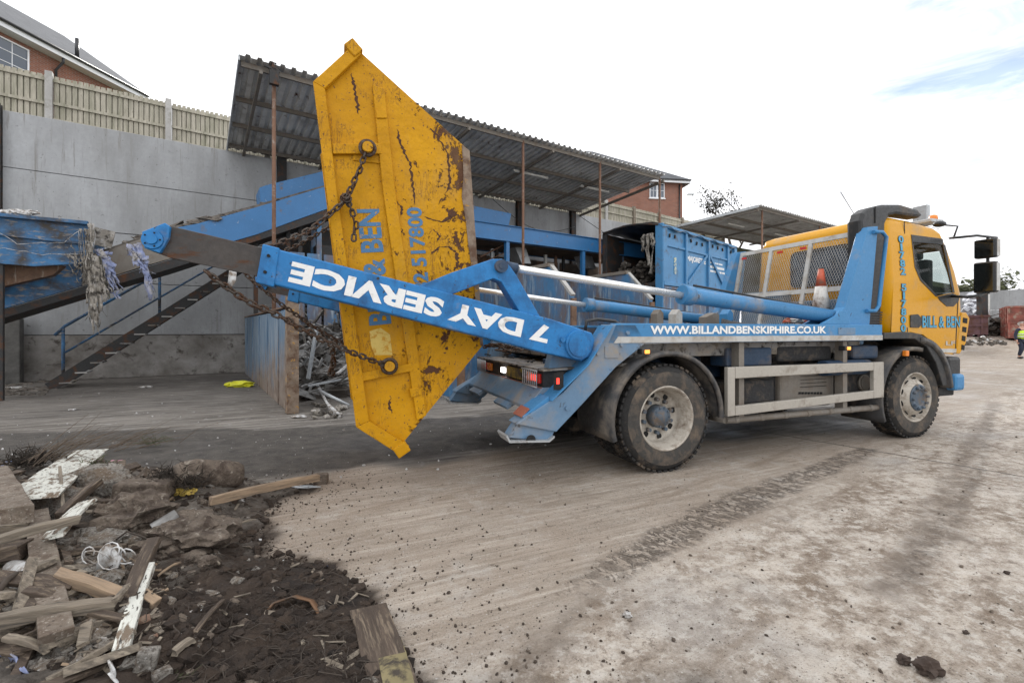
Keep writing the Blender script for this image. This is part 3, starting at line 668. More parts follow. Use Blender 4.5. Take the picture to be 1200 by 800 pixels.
# upper ground held by the wall
mb = MB(WM); mb.b2((-60, -80, 6.3), (90, -.31, 6.85)); o = link('upper_ground', mb, mat('rough_grass', (.07, .08, .035), .95), None); tag(o, None, None, kind='structure')
mb = MB(WM); mb.b2((19.1, .19, 4.75), (19.4, .20, 5.35)); o = link('warning_sign', mb, 'sign_blue', None); tag(o, 'small blue and red warning sign on the steel column at the shed end', 'sign')
mb = MB(WM); mb.b2((19.12, .202, 4.78), (19.38, .206, 5.02)); link('red_panel', mb, 'sign_red', o)
# ------------------------------------------------------------------ fence
fen = thing('timber_fence', 'weathered close-board timber fence with concrete posts on top of the retaining wall', 'fence', W3(12, -.25, 6.9), WA)
pt = [-4.45, -1.8, .84, 3.45, 6.1, 8.75, 11.4, 14.05, 16.7, 19.3, 21.8, 23.9, 26.0, 28.1, 30.2, 32.3]
def ftop(t): return 8.28-.012*t
rnd = random.Random(3)
for i, t in enumerate(pt):
    mb = MB(WM); mb.b2((t-.075, -.30, 6.85), (t+.075, -.13, ftop(t)+.07)); link('post', mb, 'fpost' if i < 11 else 'wood', fen, .008)
    if i == len(pt)-1: break
    t2 = pt[i+1]; mb = MB(WM); x_ = t+.085
    while x_ < t2-.085:
        wd = rnd.uniform(.11, .125); z1 = ftop(x_)+rnd.uniform(-.012, .012)
        mb.box((x_+wd/2, -.262+rnd.uniform(-.004, .004), (6.88+z1)/2), (wd-.022, .018, z1-6.88), Matrix.Rotation(rnd.uniform(-.006, .006), 3, 'Y')); x_ += wd+.004
    mb.b2((t+.08, -.305, 6.88), (t2-.08, -.296, min(ftop(t), ftop(t2))-.02))
    for z0 in (.18, .62, 1.18):
        za = 6.88+z0 if z0 < 1 else ftop((t+t2)/2)-.14
        mb.bar((t+.08, -.225, za+(ftop(t)-ftop(t2))/2), (t2-.08, -.225, za-(ftop(t)-ftop(t2))/2), .045, .075)
    link('fence_panel', mb, 'fence', fen)
# ------------------------------------------------------------------ corrugated canopies
def canopy(name, label, t0, t1, posts, lights, zi, zo, D=5.0, extra=.0, skew=0.):
    c = thing(name, label, 'canopy', W3((t0+t1)/2, D/2, 0), WA)
    n = int((t1-t0)/.24); mb = MB(WM); prof = [(0, 0), (.11, 0), (.135, .06), (.215, .06)]
    xs = []
    for k in range(n):
        for a, b in prof: xs.append((t0+k*.24+a, b))
    vs = []; m = len(xs)
    for d in (-.15, D+.12):
        z = zi+(zo-zi)*d/D
        for x_, b in xs: vs.append((x_+(skew*(D-d)/D if x_ < t0+1 else 0), d, z+b+.09))
    for d in (-.15, D+.12):
        z = zi+(zo-zi)*d/D
        for x_, b in xs: vs.append((x_+(skew*(D-d)/D if x_ < t0+1 else 0), d, z+b+.096))
    fs = []
    for k in range(m-1): fs += [(k, k+1, m+k+1, m+k), (2*m+k, 3*m+k, 3*m+k+1, 2*m+k+1), (m+k, m+k+1, 3*m+k+1, 3*m+k), (k, 2*m+k, 2*m+k+1, k+1)]
    fs += [(0, m, 3*m, 2*m), (m-1, 3*m-1, 4*m-1, 2*m-1)]
    mb.add(vs, fs); link('roof_sheet', mb, 'sheet', c)
    for d in (.25, 1.75, 3.25, D-.12):
        z = zi+(zo-zi)*d/D; mb = MB(WM); mb.b2((t0+.05, d-.03, z-.03), (t1-.35, d+.03, z+.085)); link('purlin', mb, 'tank', c)
    for t in posts[1]:
        mb = MB(WM); mb.bar((t, 0, zi-.09), (t, D, zo-.09), .07, .10); link('rafter', mb, 'tank', c)
    for t in posts[0]:
        mb = MB(WM); mb.tube([(t, D-.12, 0), (t, D-.12, zo+.02+extra*(t < 4))], .045, 10); link('post', mb, 'rusty_post', c)
    for (t, d) in lights:
        z = zi+(zo-zi)*d/D; mb = MB(WM); mb.b2((t-.8, d-.06, z-.12), (t+.8, d+.06, z-.035)); link('light_fitting', mb, 'lampw', c, .02)
    mb = MB(WM); mb.b2((t0-.02, -.15, zi-.02), (t0+.03, 0, zi+.1)); mb.bar((t0+skew*.99, -.1, zi+.06), (t0, D+.1, zo+.06), .03, .13); link('edge_flashing', mb, 'galv', c)
    return c
zi = wp(600, 236, 0)[1]; zo = wp(500, 133, 5)[1]
tposts = [wp(p, 300, 4.88)[0] for p in (321, 613, 703, 773)]
c1 = canopy('shed_canopy', 'long corrugated steel canopy on rusty posts over the picking line', wp(281, 100, 5)[0]-.02, 20.05, (tposts, (5.4, 7.7, 10.9, 14.1, 17.3, 19.8)), ((wp(622, 200, 3)[0], 3.0), (wp(697, 216, 3)[0], 3.0)), zi, zo, extra=.12)
c2 = canopy('shed_canopy', 'shorter corrugated steel canopy beyond the gap, above the truck cab', 26.75, 41, ([wp(893, 260, 4.88)[0], 33.6, 40.5], (26.9, 31, 35, 40.8)), ((wp(862, 274, 2.6)[0], 2.6), (wp(915, 272, 2.6)[0], 2.6)), wp(790, 268, 0)[1]-.05, wp(886, 243, 5)[1])
mb = MB(WM); tt = wp(321, 100, 5.05)[0]
mb.b2((tt-.10, 5.02, 7.1), (tt+.10, 5.14, 7.42)); mb.b2((tt-.05, 5.0, 7.38), (tt+.05, 5.1, 7.62)); mb.bar((tt-.2, 5.08, 7.5), (tt+.12, 5.08, 7.44), .04, .05)
link('bracket', mb, 'steel_dark', c1)
# loose cables sagging under the canopy
mb = MB(WM); a = Vector((14.6, .3, 6.9)); b = Vector((19.2, .3, 6.3))
mb.tube([a.lerp(b, k/12)+Vector((0, 0, -.7*math.sin(math.pi*k/12))) for k in range(13)], .012, 5); o = link('sagging_cable', mb, 'hose'); tag(o, 'black cable sagging across the wall under the long canopy', 'cable')
mb = MB(WM); mb.tube([(19.4, .3, 6.9), (22.4, 1.6, 4.9)], .014, 5); o = link('stay_cable', mb, 'hose'); tag(o, 'taut black cable running down from the canopy end', 'cable')
# ------------------------------------------------------------------ picking station over the bays
ps = thing('picking_station', 'raised blue picking platform on legs running above the waste bays', 'platform', W3(14, 3, 0), WA)
bt, bb = wp(650, 273, 3.6)[1], wp(650, 289, 3.6)[1]
mb = MB(WM); mb.b2((8.6, 3.5, bb), (20.3, 3.6, bt)); mb.b2((8.6, 3.38, bb-.03), (20.3, 3.66, bb)); mb.b2((8.6, 3.38, bt), (20.3, 3.66, bt+.025)); link('front_girder', mb, 'conv_blue', ps, .006)
mb = MB(WM); mb.b2((8.6, 1.2, bb), (20.3, 1.3, bt)); link('back_girder', mb, 'conv_blue', ps)
mb = MB(WM); mb.b2((8.6, 1.31, bb+.02), (20.3, 3.37, bb+.1)); link('deck', mb, 'brown_ply', ps)
for px in (595, 684):
    t = wp(px, 290, 3.6)[0]; mb = MB(WM); mb.b2((t-.07, 3.46, 0), (t+.07, 3.62, bb-.031)); link('leg', mb, 'conv_blue', ps, .01)
for t in (9, 11.2, 18.9):
    mb = MB(WM); mb.b2((t-.08, 3.46, 0), (t+.08, 3.62, bb-.031)); link('leg', mb, 'bay_blue', ps, .01)
for t in (9, 12.2, 15.4, 19):
    mb = MB(WM); mb.b2((t-.08, 1.2, 0), (t+.08, 1.34, bb-.001)); link('leg', mb, 'bay_blue', ps, .01)
h0, h1 = wp(555, 243, 2.8), wp(598, 250, 2.8)
mb = MB(WM); mb.side([(9.3, bt-.1), (h1[0]-.1, bt-.1), (h1[0]+.05, h1[1]), (9.3, h1[1]+.12)], 2.6, 2.75) if False else mb.prism([(9.3, 2.8, bt-.1), (h1[0]-.15, 2.8, bt-.1), (h1[0]+.05, 2.8, h1[1]), (9.3, 2.8, h1[1]+.15)], [(9.3, 1.4, bt-.1), (h1[0]-.15, 1.4, bt-.1), (h1[0]+.05, 1.4, h1[1]), (9.3, 1.4, h1[1]+.15)])
link('hopper_hood', mb, 'conv_blue', ps, .01)
rnd = random.Random(11)
for i in range(9):
    t = 9.0+i*1.28; mb = MB(WM); mb.b2((t, .55+.1*(i % 2), 1.2), (t+1.2, .62+.1*(i % 2), bb-.05)); link('back_sheet', mb, 'brown_ply' if i % 3 else 'bay_rust', ps)
for px, py in ((612, 298), (690, 305)):
    t, z = wp(px, py, 2.6)
    mb = MB(WM); mb.prism([(t-.35, 2.6, z+.28), (t+.15, 2.6, z+.30), (t+.42, 2.6, z-.32), (t-.02, 2.6, z-.34)], [(t-.35, 2.0, z+.28), (t+.15, 2.0, z+.30), (t+.42, 2.0, z-.32), (t-.02, 2.0, z-.34)]); link('chute', mb, 'galv', ps)
for k, px in enumerate((577, 583, 640, 652, 661)):
    t, z = wp(px, 300, 2.2); mb = MB(WM); mb.b2((t-.05, 2.1, .5), (t+.05, 2.2, bb-.05)); link('brace_post', mb, ('galv', 'steel_dark', 'lampw', 'bay_rust', 'steel_dark')[k], ps)
t0_, z0_ = wp(563, 301, 2.9); t1_, z1_ = wp(592, 286, 2.9); mb = MB(WM); mb.tube([(t0_, 2.9, z0_), (t1_, 2.9, z1_)], .03, 6); mb.tube([(t0_, 2.9, z0_-.25), (t1_, 2.9, z1_-.3)], .02, 6); link('rail', mb, 'rusty_post', ps)
# ------------------------------------------------------------------ bay dividers
zt = wp(341, 363, 8.9)[1]
dv = thing('bay_divider', 'blue steel bay divider with rusty brown foot and end post, nearest the left', 'divider wall', W3(5.5, 4.5, 0), WA)
mb = MB(WM); mb.prism([(5.42, 0.25, 0), (5.42, 8.72, 0), (5.42, 8.72, zt), (5.42, .25, zt+.05)], [(5.52, 0.25, 0), (5.52, 8.72, 0), (5.52, 8.72, zt), (5.52, .25, zt+.05)])
def divider_mat():
    m, nt, b, oc = newmat('blue_plate_rusting_from_foot')
    sep = nn(nt, 'ShaderNodeSeparateXYZ'); nt.links.new(oc, sep.inputs[0])
    n = noise(nt, mapping(nt, oc, (3, 3, .7)), 1.6, 10, .7)
    f = math_(nt, 'ADD', math_(nt, 'ADD', sep.outputs[2], math_(nt, 'MULTIPLY', sep.outputs[1], .12)), math_(nt, 'MULTIPLY', math_(nt, 'SUBTRACT', n, .5), 3.2))
    f = mrange(nt, f, .10, .75)
    ru = mixc(nt, mrange(nt, noise(nt, oc, 4, 9, .7), .35, .65), (.14, .10, .075), (.27, .22, .18))
    bl = mixc(nt, mrange(nt, noise(nt, mapping(nt, oc, (6, 6, .5)), 2.5, 8), .45, .65), (.10, .17, .25), (.27, .31, .35))
    nt.links.new(mixc(nt, f, ru, bl), b.inputs['Base Color']); b.inputs['Roughness'].default_value = .75
    bp = nn(nt, 'ShaderNodeBump'); bp.inputs['Strength'].default_value = .3; bp.inputs['Distance'].default_value = .02
    nt.links.new(noise(nt, oc, 5, 8), bp.inputs['Height']); nt.links.new(bp.outputs[0], b.inputs['Normal']); return m
M['divmat'] = divider_mat()
link('plate', mb, 'divmat', dv, .005)
mb = MB(WM); mb.b2((5.38, 8.72, 0), (5.56, 8.92, wp(352, 335, 8.9)[1])); link('end_post', mb, 'skip_worn', dv, .01)
mb = MB(WM); mb.b2((5.40, .25, zt+.051), (5.54, 8.7, zt+.08)); link('top_edge', mb, 'bay_rust', dv)
mb = MB(WM)
for k in range(5): mb.b2((5.40, 1.2+k*1.6, 0.02), (5.418, 1.32+k*1.6, zt))
link('stiffener', mb, 'divmat', dv)
for i, (t, lab) in enumerate(((8.5, 'faded blue bay divider hidden mostly behind the hanging skip'), (wp(671, 346, 9)[0], 'faded blue bay divider with sloping pale front edge seen through the arm bracket'), (wp(763, 352, 9)[0], 'faded blue bay divider with sloping pale front edge nearest the stacked containers'))):
    d_ = thing('bay_divider', lab, 'divider wall', W3(t, 4.5, 0), WA)
    z9 = 2.16; z8 = 2.93
    prof = [(.3, 0), (9.0, 0), (9.0, z9), (8.25, z8), (.3, z8)]
    mb = MB(WM); mb.prism([(t-.06, a, b) for a, b in prof], [(t+.06, a, b) for a, b in prof]); link('plate', mb, 'bay_blue', d_, .005)
    mb = MB(WM); mb.bar((t, 8.22, z8+.02), (t, 9.02, z9+.02), .12, .06); link('sloping_edge', mb, 'fpost', d_)
    mb = MB(WM); mb.b2((t-.10, 4.5, z8+.001), (t+.10, 8.2, z8+.09)); link('top_rail', mb, 'tank', d_)
    mb = MB(WM); mb.b2((t-.075, 9.001, 0), (t+.075, 9.06, z9-.05)); link('end_cap', mb, 'bay_rust', d_)
# yellow/white bits on the shelf in the bays: low walls between dividers
mb = MB(WM); mb.b2((8.6, 5.9, 0), (wp(671, 346, 9)[0]-.07, 6.0, 1.55)); o = link('bay_gate', mb, 'bay_blue'); tag(o, 'rust-streaked blue steel gate across the bay behind the skip', 'gate')
mb = MB(WM); mb.b2((wp(671, 346, 9)[0]+.07, 6.6, 0), (wp(763, 352, 9)[0]-.07, 6.7, 1.9)); o = link('bay_gate', mb, 'bay_blue'); tag(o, 'dark blue steel gate between the two dividers with sloping edges', 'gate')
mb = MB(WM); mb.b2((wp(763, 352, 9)[0]+.07, 6.6, 0), (17.0, 6.7, 1.75)); o = link('bay_gate', mb, 'cont_blue'); tag(o, 'blue steel gate right under the stacked containers', 'gate')
# blue chute panels above the first divider
mb = MB(WM)
for k in range(6): mb.b2((5.75+k*.42, 3.9, 1.2), (6.1+k*.42, 3.96, 3.4))
mb.b2((5.7, 3.84, 2.2), (8.2, 3.9, 2.32)); o = link('chute_wall', mb, 'bay_blue'); tag(o, 'blue ribbed chute wall above the scrap bay', 'panel')
# waste in the bays behind
def rough_heap(name, label, cat, t0, t1, d0, d1, hmax, mt, seed):
    n, m = 30, 40; vs = []; mb = MB(WM)
    for j in range(m):
        for i in range(n):
            a, b = i/(n-1), j/(m-1); t = t0+(t1-t0)*a; d = d0+(d1-d0)*b
            h = hmax*max(0, (1-b)**.8)*(.55+.45*math.sin(math.pi*a))+.45*float(fbm(np.array(t*1.7+seed), np.array(d*1.7), 4, .6))*(1-b)
            vs.append((t, d, max(0, h) if 0 < b < 1 else max(0, h)*(b < .5)-.02))
    mb.add(vs, [(j*n+i, j*n+i+1, (j+1)*n+i+1, (j+1)*n+i) for j in range(m-1) for i in range(n-1)]); o = link(name, mb, mt); tag(o, label, cat, kind='stuff'); return o
rough_heap('waste_heap', 'dark mixed waste heaped in the bay behind the skip', 'waste heap', 8.6, 11.3, .8, 5.8, 2.3, 'waste', 4)
rough_heap('waste_heap', 'dark mixed waste heaped in the bay right of the arm bracket', 'waste heap', 11.6, 14.1, .8, 6.5, 2.2, 'waste', 8)
rough_heap('waste_heap', 'dark rubble at the back of the scrap metal bay', 'waste heap', 5.6, 8.4, .6, 7.4, 2.5, 'waste', 2)
# scrap metal heap
rnd = random.Random(21); mb = MB(WM)
def hs(a, d): return 2.45*max(0, 1-(d-.6)/7.0)**.8
for k in range(620):
    t = rnd.uniform(5.7, 8.35); d = rnd.uniform(2.2, 7.6); z = hs(0, d)*rnd.uniform(.75, 1.06)+.05; L = rnd.uniform(.25, 1.3)
    th = rnd.uniform(0, 3.14); ph = rnd.gauss(0, .45); dv_ = Vector((math.cos(th)*math.cos(ph), math.sin(th)*math.cos(ph), math.sin(ph)))*L/2
    p = Vector((t, d, z)); a, b = p-dv_, p+dv_
    for q in (a, b): q.x = min(8.4, max(5.6, q.x)); q.z = max(.03, q.z)
    r = rnd.random()
    if r < .45: mb.tube([a, (a+b)/2+Vector((0, 0, rnd.uniform(-.08, .08))), b], rnd.uniform(.012, .035), 6)
    elif r < .9: mb.bar(a, b, rnd.uniform(.02, .09), rnd.uniform(.012, .05), rnd.random()*3)
    else: mb.bar(a, b, rnd.uniform(.15, .3), .01, rnd.random()*3)
o = link('scrap_metal_heap', mb, 'scrap'); tag(o, 'tangled heap of grey scrap bars and tubes in the bay beside the blue divider', 'scrap metal', kind='stuff')
def wbar(name, label, cat, a, da, b, db, w_, h_, mt, grp=None, rad=False):
    ta = wp(*a, da); tb = wp(*b, db); mb = MB(WM)
    A, B = (ta[0], da, max(.02, ta[1])), (tb[0], db, max(.02, tb[1]))
    if rad: mb.tube([A, B], w_, 8)
    else: mb.bar(A, B, w_, h_)
    o = link(name, mb, mt); tag(o, label, cat, grp)
wbar('metal_strip', 'long pale metal strip standing upright against the scrap heap', 'metal strip', (371, 386), 7.6, (361, 444), 7.9, .05, .07, 'galv')
wbar('metal_strip', 'flat pale metal bar lying along the foot of the scrap heap', 'metal strip', (360, 452), 8.0, (408, 443), 7.6, .07, .03, 'galv')
wbar('metal_strip', 'short bright metal strip angled upward by the skip rim', 'metal strip', (395, 438), 7.8, (408, 427), 7.6, .06, .03, 'plastic_w')
wbar('metal_pipe', 'bent grey pipe lying on the ground before the scrap heap', 'pipe', (375, 458), 8.6, (409, 475), 8.9, .03, .03, 'galv', None, True)
# ------------------------------------------------------------------ inclined conveyor
cv = thing('inclined_conveyor', 'blue inclined belt conveyor climbing right towards the picking platform', 'conveyor', W3(3, 3, 0), WA)
D0, D1 = 2.5, 3.6
def W2(px, py, d=D1): return wp(px, py, d)
def strip_part(name, mt, tops, bots, d0, d1, par, bev=.004):
    A = [W2(*p, d1) for p in tops]; B = [W2(*p, d1) for p in bots][::-1]; P = A+B
    mb = MB(WM); mb.prism([(t, d0, z) for t, z in P], [(t, d1, z) for t, z in P]); return link(name, mb, mt, par, bev)
strip_part('lower_side_plate', 'conv_old', [(-60, 352), (0, 335), (96, 303)], [(-60, 381), (0, 363), (96, 335)], 3.5, 3.6, cv)
strip_part('worn_side_plate', 'tank', [(96.5, 303), (168, 279), (200, 268)], [(96.5, 335), (168, 312), (200, 303)], 3.5, 3.595, cv)
strip_part('upper_side_plate', 'conv_blue', [(200.5, 268), (232, 262), (300, 243), (380, 219), (430, 205)], [(200.5, 303), (272, 283), (300, 275), (380, 246), (430, 228)], 3.5, 3.6, cv)
strip_part('far_side_plate', 'conv_old', [(-60, 352), (0, 335), (96, 303), (200, 268), (380, 219), (430, 205)], [(-60, 381), (0, 363), (96, 335), (200, 303), (380, 246), (430, 228)], 2.4, 2.5, cv)
strip_part('belt', 'belt', [(-60, 350), (96, 301), (200, 266), (300, 240), (430, 203)], [(-60, 358), (96, 311), (200, 277), (300, 252), (430, 213)], 2.5, 3.49, cv)
strip_part('under_frame', 'steel_dark', [(-60, 382), (0, 364), (96, 336), (200, 304), (272, 284), (380, 247), (430, 229)], [(-60, 392), (0, 374), (96, 345), (200, 315), (272, 292), (380, 256), (430, 238)], 2.45, 3.58, cv)
A = [W2(304, 220, 2.9), W2(312, 217, 2.9), W2(430, 188, 2.9), W2(430, 208, 2.9), W2(306, 241, 2.9)]
mb = MB(WM); mb.prism([(t, 2.9, z) for t, z in A], [(t, 2.0, z) for t, z in A]); link('hood', mb, 'conv_blue', cv, .01)
for t, zz in ((7.0, 4.6),):
    mb = MB(WM); mb.b2((t-.06, 3.3, 0), (t+.06, 3.42, zz)); mb.b2((t-.06, 2.5, 0), (t+.06, 2.62, zz)); link('support_leg', mb, 'bay_blue', cv)
for (px, py) in ((300, 262), (338, 262), (352, 258)):
    t, z = W2(px, py, 3.2); mb = MB(WM); mb.b2((t-.05, 3.1, 1.8), (t+.05, 3.2, z-.1)); link('hanger', mb, 'steel_dark', cv)
# dark panel and boxes added to stand for shade below the conveyor head
mb = MB(WM); mb.b2((6.3, 2.2, 1.9), (9.0, 2.3, 4.4)); mb.b2((7.0, 2.5, 2.4), (8.2, 3.1, 3.8)); mb.b2((6.2, 2.3, 3.0), (9, 3.0, 3.12)); link('dark_backdrop', mb, 'steel_dark', cv)
mb = MB(WM); t, z = W2(357, 262, 2.35); mb.b2((t-.5, 2.31, z-.5), (t+.1, 2.36, z+.4)); link('grey_cover', mb, 'galv', cv)
# debris riding on the belt edge
mb = MB(WM); rnd = random.Random(31)
for k in range(60):
    f = rnd.random()
    px = 150+f*180; py = 285-f*52; t, z = W2(px, py); mb.blob((t, rnd.uniform(3.1, 3.52), z+.01), rnd.uniform(.03, .10)*(1+(f < .6)), k, .4, 2, (1.6, 1, .5))
o = link('belt_debris', mb, 'belt'); tag(o, 'dusty rubble and scraps riding on the conveyor belt', 'debris', kind='stuff')
mb = MB(WM); P = [W2(150, 283, 3.4), W2(205, 262, 3.4), W2(215, 258, 3.4), W2(176, 283, 3.4)]
mb.prism([(t, 3.4, z) for t, z in P], [(t, 3.0, z) for t, z in P]); link('belt_lip', mb, 'belt', cv)
# feed hopper
fh = thing('feed_hopper', 'old blue steel feed hopper over the conveyor tail at the left', 'hopper', W3(.5, 4, 0), WA)
P = [wp(-70, 247, 4.3), wp(4, 252, 4.3), wp(104, 262, 4.3), wp(103, 286, 4.3), wp(90, 309, 4.3), wp(40, 312, 4.3), wp(-10, 308, 4.3), wp(-70, 306, 4.3)]
mb = MB(WM); mb.prism([(t, 4.3, z) for t, z in P], [(t, 4.24, z) for t, z in P]); link('front_plate', mb, 'conv_old', fh, .006)
mb = MB(WM); mb.prism([(t, 2.3, z) for t, z in P], [(t, 2.24, z) for t, z in P]); link('back_plate', mb, 'conv_old', fh)
mb = MB(WM); q0, q1 = P[2], P[3]; mb.b2((q0[0]-.06, 2.3, q1[1]), (q0[0], 4.24, q0[1])); link('end_plate', mb, 'conv_old', fh)
mb = MB(WM); mb.bar((P[1][0]-1.2, 4.34, P[1][1]-.02), (P[2][0], 4.34, P[2][1]), .12, .07); link('top_rail', mb, 'conv_old', fh, .006)
mb = MB(WM); mb.bar((P[0][0], 4.33, (P[0][1]+P[7][1])/2+.15), (P[2][0], 4.33, P[3][1]+.0), .06, .05); link('stiffener', mb, 'conv_old', fh)
for d in (4.2,):
    mb = MB(WM); t, z = wp(-6, 330, 4.2); mb.b2((t-.12, d-.06, 0), (t+.12, d+.06, 3.0)); link('leg', mb, 'steel_dark', fh)
mb = MB(WM); P = [wp(-40, 309, 3.95), wp(75, 311, 3.95), wp(62, 322, 3.95), wp(5, 335, 3.95), wp(-40, 345, 3.95)]
mb.prism([(t, 3.95, z) for t, z in P], [(t, 3.7, z) for t, z in P]); link('skirt', mb, 'bay_rust', fh)
mb = MB(WM); t, z = wp(120, 278, 3.8); mb.box((t, 3.7, z), (.35, .08, .38), Matrix.Rotation(.2, 3, 'Y')); link('rubber_flap', mb, 'cloth_g', fh)
# ------------------------------------------------------------------ stairs
st = thing('steel_stairs', 'steep dark steel stairs with pale treads and a blue handrail against the wall', 'stairs', W3(3, 2, 0), WA)
s0 = wp(66, 452, 2.2); s1 = wp(300, 302, 2.2)
for d, nm in ((2.2, 'stringer'), (1.45, 'stringer')):
    mb = MB(WM); mb.bar((s0[0]-.12, d, .02), (s1[0], d, s1[1]), .05, .24); link(nm, mb, 'steel_dark', st)
ns = 15
for k in range(ns):
    f = (k+.6)/ns; mb = MB(WM); t = s0[0]+(s1[0]-s0[0])*f; z = s1[1]*f; mb.b2((t-.11, 1.48, z-.03), (t+.11, 2.27, z+.0)); link('tread', mb, 'fpost' if k % 2 else 'deck', st)
h_ = [wp(64, 393, 1.45), wp(76, 382, 1.45), wp(245, 287, 1.45), wp(300, 256, 1.45)]
mb = MB(WM); mb.tube([(t, 1.45, z) for t, z in h_], .035, 8); m_ = [wp(76, 413, 1.45), wp(300, 283, 1.45)]; mb.tube([(t, 1.45, z) for t, z in m_], .025, 8)
for px, y0, y1 in ((74, 383, 448), (187, 320, 378)):
    a, b = wp(px, y0, 1.45), wp(px, y1, 1.45); mb.tube([(a[0], 1.45, a[1]), (a[0], 1.45, max(.0, b[1]))], .035, 8)
link('handrail', mb, 'conv_old', st)
# ------------------------------------------------------------------ rags
def rag(name, label, cat, strands, d, mt, seed, par=None):
    rnd = random.Random(seed); mb = MB(WM)
    strands = [s_ for q in strands for s_ in ((q[0]+rnd.uniform(-5, 5), q[1]+rnd.uniform(0, 12), q[2]+rnd.uniform(-9, 9), q[3]-rnd.uniform(-4, 20), .02), (q[0]+rnd.uniform(-5, 5), q[1]+rnd.uniform(0, 22), q[2]+rnd.uniform(-8, 8), q[3]-rnd.uniform(-8, 12), .015), (q[0]+rnd.uniform(-3, 3), q[1]+rnd.uniform(-2, 6), q[2]+rnd.uniform(-6, 6), q[3]-rnd.uniform(0, 26), q[4]*.5), (q[0]+rnd.uniform(-2, 2), q[1], q[2]+rnd.uniform(-4, 4), q[3]-rnd.uniform(0, 8), q[4]*.62), q[:4]+(q[4]*.4,))]
    for (x0, y0, x1, y1, w_) in strands:
        n = 9; pts = []; ws = []
        for i in range(n):
            f = i/(n-1); px = x0+(x1-x0)*f+rnd.uniform(-2.2, 2.2)*min(1, f*3); py = y0+(y1-y0)*f
            dd = d+rnd.uniform(-.05, .05); t, z = wp(px, py, dd); pts.append((t, dd, z)); ws.append(w_*(1-.45*f)*rnd.uniform(.7, 1.3))
        mb.ribbon(pts, [q*.8 for q in ws], None, .003, .012)
    o = link(name, mb, mt, par)
    if par is None: tag(o, label, cat)
    return o
rag('hanging_rags', 'long tangle of pale grey rags and string hanging from the hopper corner', 'rags', [(106, 262, 112, 380, .10), (104, 270, 100, 330, .05), (112, 300, 118, 365, .16), (108, 310, 104, 378, .14), (118, 310, 124, 352, .10), (96, 268, 108, 345, .04), (112, 325, 109, 392, .10), (103, 318, 114, 385, .07), (100, 268, 109, 300, .08), (94, 315, 84, 300, .03), (104, 300, 88, 322, .03)], 4.45, 'cloth_g', 3)
rag('hanging_rags', 'olive green strap hanging among the rags', 'rags', [(114, 300, 127, 350, .12), (112, 298, 118, 345, .07)], 4.38, 'cloth_o', 4)
rag('hanging_cloth', 'faded blue cloth draped over the conveyor beside the grey rags', 'cloth', [(116, 292, 134, 318, .26), (120, 296, 132, 344, .22), (126, 310, 136, 350, .14), (114, 292, 124, 322, .12)], 4.3, 'cloth_b', 6)
rag('hanging_cloth', 'patterned blue and grey cloth hanging beside the boom tip', 'cloth', [(152, 286, 158, 312, .18), (160, 286, 170, 318, .22), (168, 300, 176, 352, .20), (155, 290, 174, 330, .12)], 4.3, 'cloth_b', 8)
mb = MB(WM)
for (pts_) in ([(-20, 262), (20, 285), (75, 284), (95, 268)], [(-20, 290), (10, 291), (50, 298), (100, 297)], [(108, 262), (112, 275), (108, 300), (98, 315), (110, 330)], [(92, 270), (96, 300), (104, 312)]):
    P = [wp(a, b, 4.42) for a, b in pts_]; P3 = [Vector((t, 4.42, z)) for t, z in P]; Q = []
    for i in range(len(P3)-1):
        for k in range(6): Q.append(P3[i].lerp(P3[i+1], k/6)+Vector((0, random.uniform(-.01, .01), random.uniform(-.02, .01))))
    mb.tube(Q+[P3[-1]], .005, 4)
o = link('loose_twine', mb, 'plastic_w'); tag(o, 'thin pale twine trailing across the blue hopper', 'twine')
mb = MB(WM); rnd = random.Random(2)
for k in range(12):
    t, z = wp(3+k*3.4, 249+rnd.uniform(-2, 1), 4.2); mb.blob((t, 4.25, z-.02), rnd.uniform(.06, .12), k, .35, 2, (1.3, 1, .6))
o = link('plastic_wrap', mb, 'plastic_w'); tag(o, 'crumpled white plastic film lying on the hopper rim', 'plastic film')
# dark litter by the stairs
mb = MB(); rnd = random.Random(12)
for k in range(80):
    g = G(rnd.uniform(-10, 55), rnd.uniform(447, 464)); mb.blob(g, rnd.uniform(.03, .12), k, .35, 1, (1.4, 1, .6))
o = link('dark_litter', mb, 'waste'); tag(o, 'dark litter swept against the wall at the foot of the stairs', 'litter', kind='stuff')
mb = MB(); g = G(283, 453); mb.blob(g+Vector((0, 0, .07)), .26, 3, .25, 3, (1.2, .8, .32)); mb.blob(g+Vector((-.28, 0, .05)), .13, 5, .3, 2, (1, .8, .5))
o = link('yellow_sack', mb, 'yellowbag'); tag(o, 'crumpled bright yellow plastic sack lying on the ground before the divider', 'sack')
for i, (px, py, r, lab) in enumerate(((172, 454, .12, 'white scrap of plastic on the ground by the stairs'), (18, 455, .14, 'white plastic scrap at the foot of the wall at far left'), (352, 489, .09, 'small white block beside the foot of the divider post'), (85, 481, .06, 'tiny white paper scrap on the wet ground'))):
    mb = MB(); mb.blob(G(px, py)+Vector((0, 0, .02)), r, i+9, .4, 2, (1.3, .8, .25)); o = link('plastic_scrap', mb, 'plastic_w'); tag(o, lab, 'litter')
mb = MB(); rnd = random.Random(7)
for k in range(22): mb.blob(G(rnd.uniform(366, 408), rnd.uniform(474, 494))+Vector((0, 0, .04)), rnd.uniform(.04, .11), k, .4, 1, (1.2, 1, .6))
o = link('paper_litter', mb, 'cloth_g'); tag(o, 'pale crumpled litter heaped by the divider post and skip', 'litter', kind='stuff')
P = [G(372, 470)+Vector((0, 0, .3)), G(385, 484)+Vector((0, 0, .1)), G(397, 490)+Vector((0, 0, .03))]
